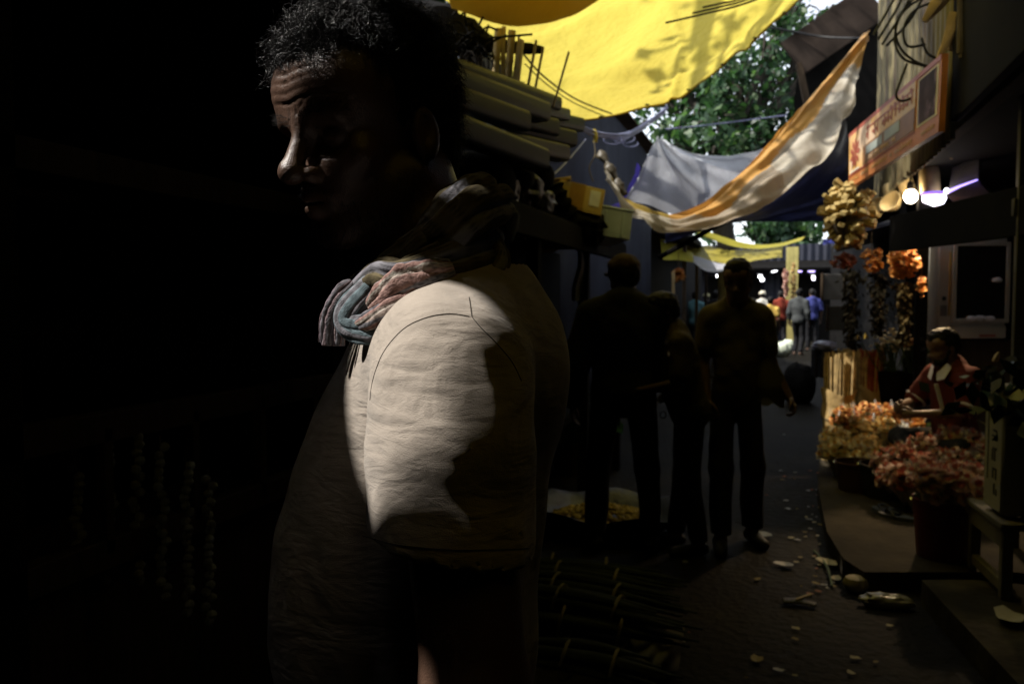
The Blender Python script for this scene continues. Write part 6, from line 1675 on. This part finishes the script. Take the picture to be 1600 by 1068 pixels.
# paper wrapped bundles of stems
M_KRAFT = mat("tan_wrapping_paper", (.34, .23, .09), rough=.75, var=.18, scale=5, bump=.8, bscale=9, bdist=.03)
M_PSTEM = mat("pale_stems", (.40, .28, .12), rough=.8, var=.35, scale=20)
M_RSTEM = mat("red_stems", (.26, .05, .025), rough=.7, var=.35, scale=20)
def wrapped(label, x0, x1, y0, y1, d, ms, paper_top):
    b0 = P((x0 + x1) / 2, y1, d); w_ = (x1 - x0) / F * d / 2; h = (y1 - y0) / F * d
    t = thing("wrapped_bundle", label, "bundle", b0, 0, "paper wrapped bundles")
    mb = MB(); gg = []; hp = h * paper_top
    for i in range(22):
        v = i / 21; row = []
        for k in range(37):
            a = 6.283 * k / 36; r_ = w_ * (.96 + .06 * math.sin(a * 3 + v * 6) + .05 * math.sin(v * 21 + a * 2) + .04 * (v > .92))
            row.append(b0 + Vector((r_ * math.cos(a), r_ * math.sin(a) * .8, hp * v + .03 * v * math.sin(a * 2 + 1))))
        gg.append(row)
    mb.grid(gg); mb.build("wrapping_paper", M_KRAFT, t, normals=False, angle=180)
    for m, nm in ms:
        mb = MB()
        for k in range(70):
            a, r_ = rng.uniform(0, 6.28), w_ * .86 * math.sqrt(rng.random()); p = b0 + Vector((r_ * math.cos(a), r_ * .8 * math.sin(a), h * .1)); e = p + Vector((rng.gauss(0, .012), rng.gauss(0, .012), h * rng.uniform(.80, .92)))
            mb.tube([p, p.lerp(e, .6), e], [.006, .007, .009], 5)
        mb.build(nm, m, t)
    mb = MB(); mb.tube([b0 + Vector((w_ * 1.03 * math.cos(a), w_ * .86 * math.sin(a), hp * .62 + .01 * math.sin(a))) for a in np.linspace(0, 6.283, 24)[:-1]], .006, 6, closed=True); mb.build("tie", M_DRY, t)
wrapped("tall paper wrapped bundle of pale stems at the stall's alley corner", 1284, 1334, 552, 722, 7.0, [(M_PSTEM, "stems")], .66)
wrapped("paper wrapped bundle with red stems right of the tall one", 1340, 1380, 548, 690, 7.3, [(M_PSTEM, "stems"), (M_RSTEM, "red_stems")], .60)
wrapped("lower pale bundle half hidden behind the two wrapped bundles", 1306, 1348, 546, 690, 7.7, [(M_PSTEM, "stems")], .5)

# hanging garlands
def hang(label, x, y0, y1, w, d, kind, cnt, r=.022, group="strings of flowers under the stall roof"):
    t = thing("hanging_flowers", label, "flowers", P(x, y0, d), 0, group)
    mb = MB(); p0 = P(x, y0 - 30, d); mb.tube([p0, P(x, y1, d)], .004, 5); mb.build("cord", M_DRY, t)
    mb = MB()
    for k in range(cnt):
        yy = y0 + (y1 - y0) * rng.random(); s_ = w * (.35 + .65 * math.sin(math.pi * min(1, (yy - y0) / (y1 - y0) * .85 + .1)))
        bloom(mb, P(x + rng.uniform(-s_, s_), yy, d + rng.uniform(-.12, .12)), r * rng.uniform(.7, 1.3), 3, 6)
    mb.build("blooms", PM[kind], t, normals=False, angle=180)
hang("big orange flower cluster hanging under the loft board", 1412, 385, 436, 24, 6.7, "orange", 110, .032)
hang("orange red flower cluster left of the big orange one", 1362, 392, 425, 18, 7.0, "orange", 60, .026)
hang("crimson flower string beside the block bunch", 1318, 398, 420, 20, 7.2, "crimson", 50, .026)
hang("thin orange string near the stall post", 1440, 432, 470, 5, 6.7, "orange", 26, .022)
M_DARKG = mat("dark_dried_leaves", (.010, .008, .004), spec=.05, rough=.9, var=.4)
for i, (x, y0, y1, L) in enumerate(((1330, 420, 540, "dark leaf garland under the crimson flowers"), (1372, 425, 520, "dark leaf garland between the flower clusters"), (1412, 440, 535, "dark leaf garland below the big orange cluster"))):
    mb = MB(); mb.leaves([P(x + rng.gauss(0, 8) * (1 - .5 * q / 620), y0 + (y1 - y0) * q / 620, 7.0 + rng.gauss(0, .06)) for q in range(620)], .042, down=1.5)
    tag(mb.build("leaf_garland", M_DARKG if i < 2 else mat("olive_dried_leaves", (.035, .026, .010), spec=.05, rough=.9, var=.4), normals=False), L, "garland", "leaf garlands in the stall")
for (x, y, kind, L, cnt) in ((1392, 532, "cream", "greenish yellow flowers standing behind the wrapped bundles", 80), (1434, 535, "orange", "orange and cream flowers by the stall post", 60)):
    t = thing("standing_flowers", L, "flowers", P(x, y + 60, 7.2)); mb = MB()
    for k in range(cnt): bloom(mb, P(x + rng.gauss(0, 16 if kind == "cream" else 7), y + rng.gauss(0, 9), 7.2 + rng.gauss(0, .1)), .02, 2, 6)
    mb.build("blooms", PM[kind], t, normals=False, angle=180)
    mb = MB(); 
    for k in range(30): mb.tube([P(x + rng.gauss(0, 6), y + 75, 7.2), P(x + rng.gauss(0, 14), y + 4, 7.2 + rng.gauss(0, .08))], .005, 5)
    mb.build("stems", M_STEM, t)
    mb = MB(); mb.lathe(P(x, y + 95, 7.2), [(.01, 0), (.09, 0), (.12, .26), (.11, .26), (.01, .03)], 20); mb.build("pot", M_BLACKW, t)
for (x, y, L) in ((1339, 526, "small brass bell, left of the pair among the flowers"), (1352, 524, "small brass bell, right of the pair among the flowers")):
    mb = MB(); mb.lathe(P(x, y + 4, 7.3), [(.001, 0), (.026, 0), (.02, .014), (.014, .03), (.006, .04), (.006, .05), (.0, .05)], 16); tag(mb.build("bell", mat("brass", (.55, .40, .12), rough=.25, metal=1)), L, "bell")

# white display cabinet behind the flower seller
M_CABW = mat("cabinet_white", (.36, .34, .29), rough=.45, var=.12, scale=4)
M_CABG = mat("dark_cabinet_glass", (.012, .012, .012), rough=.08, spec=.6)
c_ = P(1520, 447, 7.0); ang = YAW * .9
t = thing("display_cabinet", "white glass fronted cabinet hung behind the flower seller", "cabinet", c_, ang)
w_, h_ = .56, .86
mb = MB(); mb.box((0, .2, 0), (w_, .36, h_), b=.008); mb.build("case", M_CABW, t, local=True)
mb = MB(); mb.box((.06, .005, .03), (.40, .03, .60), b=.004); mb.build("glass_door", M_CABG, t, local=True)
mb = MB()
for (x, z, a, b_) in ((-.155, .03, .035, .66), (.275, .03, .03, .66), (.06, .345, .40, .035), (.06, -.285, .40, .035)): mb.box((x, -.008, z), (a, .03, b_), b=.004)
mb.build("door_frame", M_CABW, t, local=True)
mb = MB(); mb.box((-.225, .012, 0), (.10, .03, .8), b=.004); mb.build("side_panel", M_CABW, t, local=True)
mb = MB(); mb.box((-.19, -.006, .02), (.012, .012, .52)); mb.build("yellow_trim", mat("yellow_trim", (.4, .24, .04), rough=.5), t, local=True)
mb = MB(); mb.ball((-.235, -.012, -.10), (.018, .02, .018), 12); mb.build("knob", M_CABLE, t, local=True)
mb = MB(); mb.box((-.235, -.006, -.20), (.055, .012, .09)); mb.build("vent_plate", mat("grey_plate", (.12, .12, .11), rough=.5), t, local=True)
mb = MB(); mb.box((.06, .0, -.375), (.42, .03, .10), b=.004); mb.build("drawer", M_CABW, t, local=True)
mb = MB(); mb.box((.12, -.018, -.405), (.13, .006, .02), b=.002); mb.build("drawer_mark", M_SIGNR, t, local=True)
for i, (x, z) in enumerate(((-.02, -.262), (.05, -.258), (.13, -.262), (.18, .05))):
    mb = MB(); crumple(mb, (x, -.03, z), (.04, .015, .02), 30 + i, 20, .3); mb.build("sticker_scrap", M_PAPER, t, local=True)
mb = MB(); mb.box((.1, .2, .435 + .03), (.34, .3, .06), b=.004); tag(mb.build("tray", M_CABW, thing("tray", "pale tray lying on top of the white cabinet", "tray", c_ + Vector((0, 0, .0)), ang), local=True), None)
mb = MB(); mb.box((P(1520, 600, 7.15).x, P(1520, 600, 7.15).y + .2, .6), (.62, .4, .95)); tag(mb.build("cupboard", M_WOOD), "brown wooden cupboard beneath the white cabinet", "cupboard")

# the flower seller, sitting cross-legged
sl = P(1496, 668, 5.95)
mb = MB(); mb.box((sl.x, sl.y, .20), (.75, .7, .20)); tag(mb.build("low_platform", M_WOODM), "low wooden platform the flower seller sits on", "platform")
seller = person("bearded flower seller in maroon shirt with pale collar, sitting behind his bouquets", (sl.x, sl.y, .30), R(-62), 1.70,
    dict(hip=(0, 0, .12), LK=(.30, -.24, .12), RK=(-.30, -.24, .12), LA=(-.05, -.34, .07), RA=(.06, -.40, .07), LT=(-.16, -.40, .04), RT=(.17, -.46, .04), lean=R(8),
         LE=(.25, -.16, .36), LW=(.09, -.40, .34), RE=(-.24, -.18, .38), RW=(-.06, -.42, .38), head=(R(-6), .22), curl=.7),
    dict(skin=M_SKIN, shirt=(cloth("maroon_shirt", (.075, .014, .009)), .86, .85, .024), legs=(M_BLACKCLOTH, 'trousers', .02), hair='short', beard=True), res=.011)
M_COL = cloth("pale_collar_cloth", (.50, .47, .50), bump=.1)
for b in (1, -1):
    mb = MB(); Rm = Matrix.Rotation(R(8), 3, 'X')
    q = [Rm @ Vector(v) + Vector((0, 0, .12)) for v in ((b * .03, -.135, .46), (b * .085, -.115, .475), (b * .10, -.07, .54), (b * .065, -.075, .565), (b * .02, -.125, .50))]
    q2 = [p + Vector((0, .004, .012)) for p in q]
    mb.add(q + q2, [(0, 1, 2, 3, 4), (9, 8, 7, 6, 5)] + [(i, (i + 1) % 5, 5 + (i + 1) % 5, 5 + i) for i in range(5)]); mb.build("collar", M_COL, seller, local=True)
    sh = Vector((b * .185, .01, .605)); el = Vector((b * .25, -.16, .36)) if b > 0 else Vector((-.24, -.18, .38)); e = sh.lerp(el, .88); d_ = (el - sh).normalized(); x_ = d_.orthogonal().normalized(); y_ = d_.cross(x_)
    mb = MB(); mb.tube([e + (x_ * math.cos(a) + y_ * math.sin(a)) * .072 for a in np.linspace(0, 6.283, 24)[:-1]], .010, 8, closed=True, flat=1.0); mb.build("cuff", M_COL, seller, local=True)
mb = MB()
for i in range(4): mb.beam(Rm @ Vector((.03 + .012 * i, -.142 + .002 * i, .44 - .06 * i)) + Vector((0, 0, .12)), Rm @ Vector((.045 + .012 * i, -.142 + .002 * i, .38 - .06 * i)) + Vector((0, 0, .12)), .03, .006)
mb.build("placket", M_COL, seller, local=True)

# table, printed foam box and plant bucket in the right foreground
tA, tB = PZ(1509, 774, .46), PZ(1568, 818, .46); dv = (tB - tA); L_ = dv.length; dv.normalize(); rv = Vector((-dv.y, dv.x, 0)); rv = rv if rv.x > 0 else -rv
ang = math.atan2(dv.y, dv.x); M_TAB = mat("grey_brown_table", (.13, .115, .085), rough=.7, var=.25, scale=8, stretch=(1, 4, 1))
tc_ = (tA + tB) / 2 + rv * .3
t = thing("table", "low worn wooden table in the right foreground", "table", (tc_.x, tc_.y, .12), ang)
sg = 1 if (Matrix.Rotation(ang, 3, 'Z') @ Vector((0, 1, 0))).dot(rv) > 0 else -1
mb = MB(); mb.box((0, 0, .325), (L_, .62, .03)); mb.build("table_top", M_TAB, t, local=True)
for y in (-.28, .28):
    mb = MB(); mb.box((0, y, .265), (L_ - .06, .03, .085)); mb.build("apron", M_TAB, t, local=True)
for x in (-L_ / 2 + .05, L_ / 2 - .05):
    for y in (-.27, .27):
        mb = MB(); mb.box((x, y, .155), (.045, .045, .31)); mb.build("leg", M_TAB, t, local=True)
for y in (-.27, .27):
    mb = MB(); mb.box((0, y, .05), (L_ - .05, .035, .05)); mb.build("stretcher", M_TAB, t, local=True)
fb = PZ(1541, 795, .475); fb = fb + rv * .07
t = thing("printed_foam_box", "tall cream box with black printed marks standing on the table", "box", (fb.x, fb.y, .475), ang)
fh = (790 - 612) / F * 4.2
mb = MB(); mb.box((0, 0, fh / 2), (.24, .10, fh), b=.012); mb.build("box_body", mat("cream_foam", (.30, .28, .20), rough=.7, var=.12), t, local=True)
mb = MB(); M_INK = mat("black_print", (.02, .02, .018), rough=.7)
yy = -sg * .0515
for (x, z, a, b_) in ((.07, .47, .03, .09), (-.03, .44, .012, .06), (.03, .36, .05, .01), (.05, .34, .01, .04), (.01, .335, .04, .01), (.03, .28, .05, .012), (.03, .25, .012, .05), (.0, .25, .012, .05), (.03, .19, .05, .01), (.05, .17, .01, .05), (.01, .17, .01, .05), (.03, .10, .014, .05), (.06, .09, .01, .03), (-.06, .30, .006, .34)):
    mb.box((x, yy, z), (a, .003, b_), b=.001)
mb.build("printed_marks", M_INK, t, local=True)
mb = MB(); mb.box((-.122, 0, fh * .5), (.003, .03, fh * .96), b=.001); mb.build("edge_tape", M_PAPER, t, local=True)
bc = PZ(1600, 800, .475) + rv * .12
tb_ = bucket("bucket", "dark bucket of leafy plants on the table at the right edge", (bc.x, bc.y, .475), .17, .34, mat("dark_bucket_plastic", (.03, .03, .028), rough=.4))
t = thing("potted_greens", "dark leafy greens standing in the bucket on the table", "plant", (bc.x, bc.y, .5))
mb = MB()
for k in range(40):
    a, r_ = rng.uniform(0, 6.28), .13 * rng.random(); p = bc + Vector((r_ * math.cos(a), r_ * math.sin(a), .05)); mb.tube([p, p + Vector((math.cos(a) * .06, math.sin(a) * .06, .45))], .005, 5)
mb.build("stems", M_STEM, t)
mb = MB(); mb.leaves([bc + Vector((rng.gauss(0, .15), rng.gauss(0, .14), .52 + rng.gauss(0, .07))) for _ in range(700)], .085); mb.build("leaves", [mat("dark_shiny_leaf", (.015, .03, .012), rough=.3, var=.4, spec=.5)], t, normals=False)
mb = MB(); mb.lathe(P(1553, 566, 4.3), [(.001, 0), (.012, .005), (.014, .03), (.006, .055), (.0, .056)], 12, axis=(.4, 0, 1)); tag(mb.build("flower_bud", PM["pink"][1]), "single pale pink bud above the dark greens", "bud")
cable("string", "pale string drooping across the printed foam box", [P(1526, 655, 4.15), P(1560, 672, 4.1), P(1600, 678, 4.1)], .0035, M_STRING, cat="string")

# boards, crates and plastic beyond the wrapped bundles
for (x0, y0, x1, y1, d, col, nm, L) in ((1284, 428, 1318, 468, 9.5, (.16, .155, .14), "notice_board", "grey white board standing under the far right awning"), (1292, 478, 1322, 516, 9.3, (.06, .058, .05), "notice_board", "darker grey board below the grey white one"), (1275, 546, 1312, 588, 8.8, (.02, .02, .022), "crate", "black crate under the bluish plastic in the alley")):
    a, b_ = P(x0, y1, d), P(x1, y0, d); c_ = (a + b_) / 2
    t_ = thing(nm, L, "board" if nm != "crate" else "crate", c_, YAW)
    w_, h_ = (b_ - a).length * .7, abs(b_.z - a.z); w_ = (x1 - x0) / F * d
    mb = MB(); mb.box((0, 0, 0), (w_, .03 if nm != "crate" else .3, h_)); mb.build("panel", mat("board_" + str(x0), col, rough=.7, var=.2), t_, local=True)
    mb = MB()
    for s_ in (-1, 1): mb.box((s_ * w_ / 2, -.012, 0), (.02, .05, h_ + .02))
    mb.build("frame", M_WOOD, t_, local=True)
mb = MB(); crumple(mb, P(1288, 540, 8.7), (.12, .12, .05), 44, 40, .35); tag(mb.build("plastic_wrap", mat("bluish_plastic", (.30, .30, .42), rough=.25, var=.2), angle=60), "bluish crumpled plastic lying on the black crate", "plastic")
t = thing("sack_pile", "dark covered heap in the alley left of the bluish plastic", "heap", PZ(1250, 610, 0))
mb = MB(); crumple(mb, PZ(1248, 600, .25), (.22, .3, .3), 51, 30, .2); mb.build("cover", M_BLACKW, t, angle=180)
mb = MB(); mb.beam(P(1052, 500, 9.5), P(1052, 425, 9.5), .03, .03); tag(mb.build("pole", M_PITH), "short pale pole by the hanging orange bunch far left", "pole")
hang("orange bunch hanging on the far left stall by the pale pole", 1060, 424, 440, 7, 10.5, "orange", 40, .04, "flowers on the far left stall")
for (x, y0, y1, c, L) in ((1240, 412, 470, "cream", "far pale garland left of the yellow pillar"), (1228, 420, 462, "pink", "far pinkish garland above the yellow bloused woman")): hang(L, x, y0, y1, 3, 24, c, 60, .06, "garlands far down the alley")

# sandals, kerb rubbish
M_SOLE = mat("grey_blue_sandal", (.055, .06, .075), rough=.6, var=.2)
for i, (x, y, rz, L) in enumerate(((1386, 803, .5, "grey blue sandal, left one of the pair on the ledge"), (1404, 810, .9, "grey blue sandal, right one of the pair on the ledge"))):
    c_ = PZ(x, y, .102); t_ = thing("sandal", L, "sandal", c_, rz)
    mb = MB(); n_ = 24; ol = [(.045 * math.sin(a) * (1 + .2 * math.cos(a)) , .13 * math.cos(a)) for a in np.linspace(0, 6.283, n_ + 1)[:-1]]
    mb.add([(x_, y_, 0) for x_, y_ in ol] + [(x_, y_, .022) for x_, y_ in ol], [tuple(range(n_))[::-1], tuple(n_ + k for k in range(n_))] + [(k, (k + 1) % n_, n_ + (k + 1) % n_, n_ + k) for k in range(n_)]); mb.build("sole", M_SOLE, t_, local=True)
    mb = MB(); mb.tube(spline([(-.045, .0, .02), (-.02, .05, .05), (0, .085, .03)], 10), .007, 6); mb.tube(spline([(.045, .0, .02), (.02, .05, .05), (0, .085, .03)], 10), .007, 6); mb.build("strap", M_CABLE, t_, local=True)
def flake(c, r, rz, seed, lift=.3):
    r_ = random.Random(seed); n_ = 9; ring = []
    for k in range(n_):
        a = 6.283 * k / n_ + rz; q = r * r_.uniform(.55, 1.15); ring.append((q * math.cos(a) * 1.5, q * math.sin(a)))
    cz = math.cos(rz); sz = math.sin(rz); mb = MB(); z = lambda x, y: .004 + lift * (x * x * 3 + .25 * abs(y)) + .004
    V = [(c[0] + x * cz - y * sz, c[1] + x * sz + y * cz, c[2] + z(x, y)) for x, y in ring] + [(c[0], c[1], c[2] + .006)]
    V2 = [(p[0], p[1], p[2] + .0015) for p in V]
    N_ = len(V); mb.add(V + V2, [(k, n_, (k + 1) % n_) for k in range(n_)] + [(N_ + k, N_ + (k + 1) % n_, N_ + n_) for k in range(n_)] + [(k, (k + 1) % n_, N_ + (k + 1) % n_, N_ + k) for k in range(n_)])
    return mb
M_SCR = {"pale": mat("pale_paper_scrap", (.46, .42, .30), rough=.8, var=.2), "leaf": mat("yellowed_leaf", (.22, .17, .06), rough=.7, var=.3), "red": mat("rust_petal", (.26, .08, .025), rough=.7, var=.3), "grey": mat("grey_scrap", (.26, .27, .28), rough=.5, var=.2)}
SL = {"pale": "pale paper scrap on the dark alley ground", "leaf": "yellowed leaf on the dark alley ground", "red": "rust red petal on the dark alley ground", "grey": "greyish plastic scrap on the dark alley ground"}
for i in range(72):
    if i < 44: x, y = rng.gauss(1272, 20), rng.uniform(735, 930)
    elif i < 58: x, y = rng.uniform(1040, 1440), rng.uniform(880, 1062)
    else: x, y = rng.uniform(1165, 1290), rng.uniform(600, 790)
    if x > 1284 and y < 880: x = 1280 - rng.uniform(2, 30)
    k = rng.choice(("pale", "leaf", "leaf", "red", "grey")) if i < 58 else rng.choice(("grey", "leaf", "red"))
    p = PZ(x, y, 0); tag(flake((p.x, p.y, .002), rng.uniform(.006, .017), rng.uniform(0, 6.28), i).build("litter_scrap", M_SCR[k], smooth=False), SL[k], "litter", {"pale": "pale paper scraps on the ground", "leaf": "yellowed leaves on the ground", "red": "rust red petals on the ground", "grey": "plastic scraps on the ground"}[k])
for (x, y, r, k, nm, L) in ((1296, 884, .055, "pale", "paper_scrap", "big cream crumpled paper by the ledge"), (1190, 840, .05, "grey", "paper_cone", "silvery paper cone lying in mid alley"), (1305, 907, .032, "pale", "paper_scrap", "cream paper scrap beside the ribbed gourd"), (1182, 1035, .028, "leaf", "dry_leaf", "single pale leaf nearest the bottom of the picture"), (1578, 972, .06, "pale", "dry_leaf", "pale curled leaf on the near kerb"), (1228, 886, .045, "grey", "plastic_scrap", "long grey plastic strip in the alley")):
    z = .12 if x > 1500 else 0; p = PZ(x, y, z)
    mb = flake((p.x, p.y, p.z + .003), r, .6 + x, int(x), .9); tag(mb.build(nm, M_SCR[k], smooth=False), L, "litter")
mb = MB(); p = PZ(1337, 922, .0); mb.lathe(p, [(.001, 0), (.035, .003), (.055, .022), (.058, .04), (.046, .064), (.02, .074), (.001, .072)], 30, wob=lambda a, z: .07 * abs(math.sin(a * 5))); tag(mb.build("gourd", mat("pale_gourd", (.34, .29, .18), rough=.7, var=.2)), "round ribbed pale gourd lying by the ledge corner", "gourd")
mb = MB(); crumple(mb, PZ(1385, 938, .03), (.115, .05, .035), 61, 44, .35); tag(mb.build("plastic_bag", mat("clear_grey_plastic", (.30, .29, .27), rough=.2, var=.3, spec=.5), angle=60), "crumpled greyish plastic bag in the gutter", "bag")
p = PZ(1248, 944, .004); mb = MB(); mb.tube([p + Vector((-.07, .0, .012)), p + Vector((0, .01, .016)), p + Vector((.075, -.01, .010))], [.03, .034, .022], 12, flat=.3, up=(0, 0, 1)); tag(mb.build("slipper", M_SANDAL), "flattened black slipper lying in the alley", "slipper")
mb = MB(); p = PZ(1256, 934, .03); mb.beam(p + Vector((-.035, -.03, 0)), p + Vector((.035, .035, .012)), .016, .008); tag(mb.build("wood_chip", M_BAMB), "pale wood chip lying on the black slipper", "wood chip")
mb = MB(); p0, p1 = PZ(1272, 860, .01), PZ(1300, 915, .012); mb.tube(spline([p0, p0.lerp(p1, .5) + Vector((.02, 0, .01)), p1], 10), .006, 6); tag(mb.build("stem", M_STEM), "long green stem among the rubbish by the ledge", "stem")
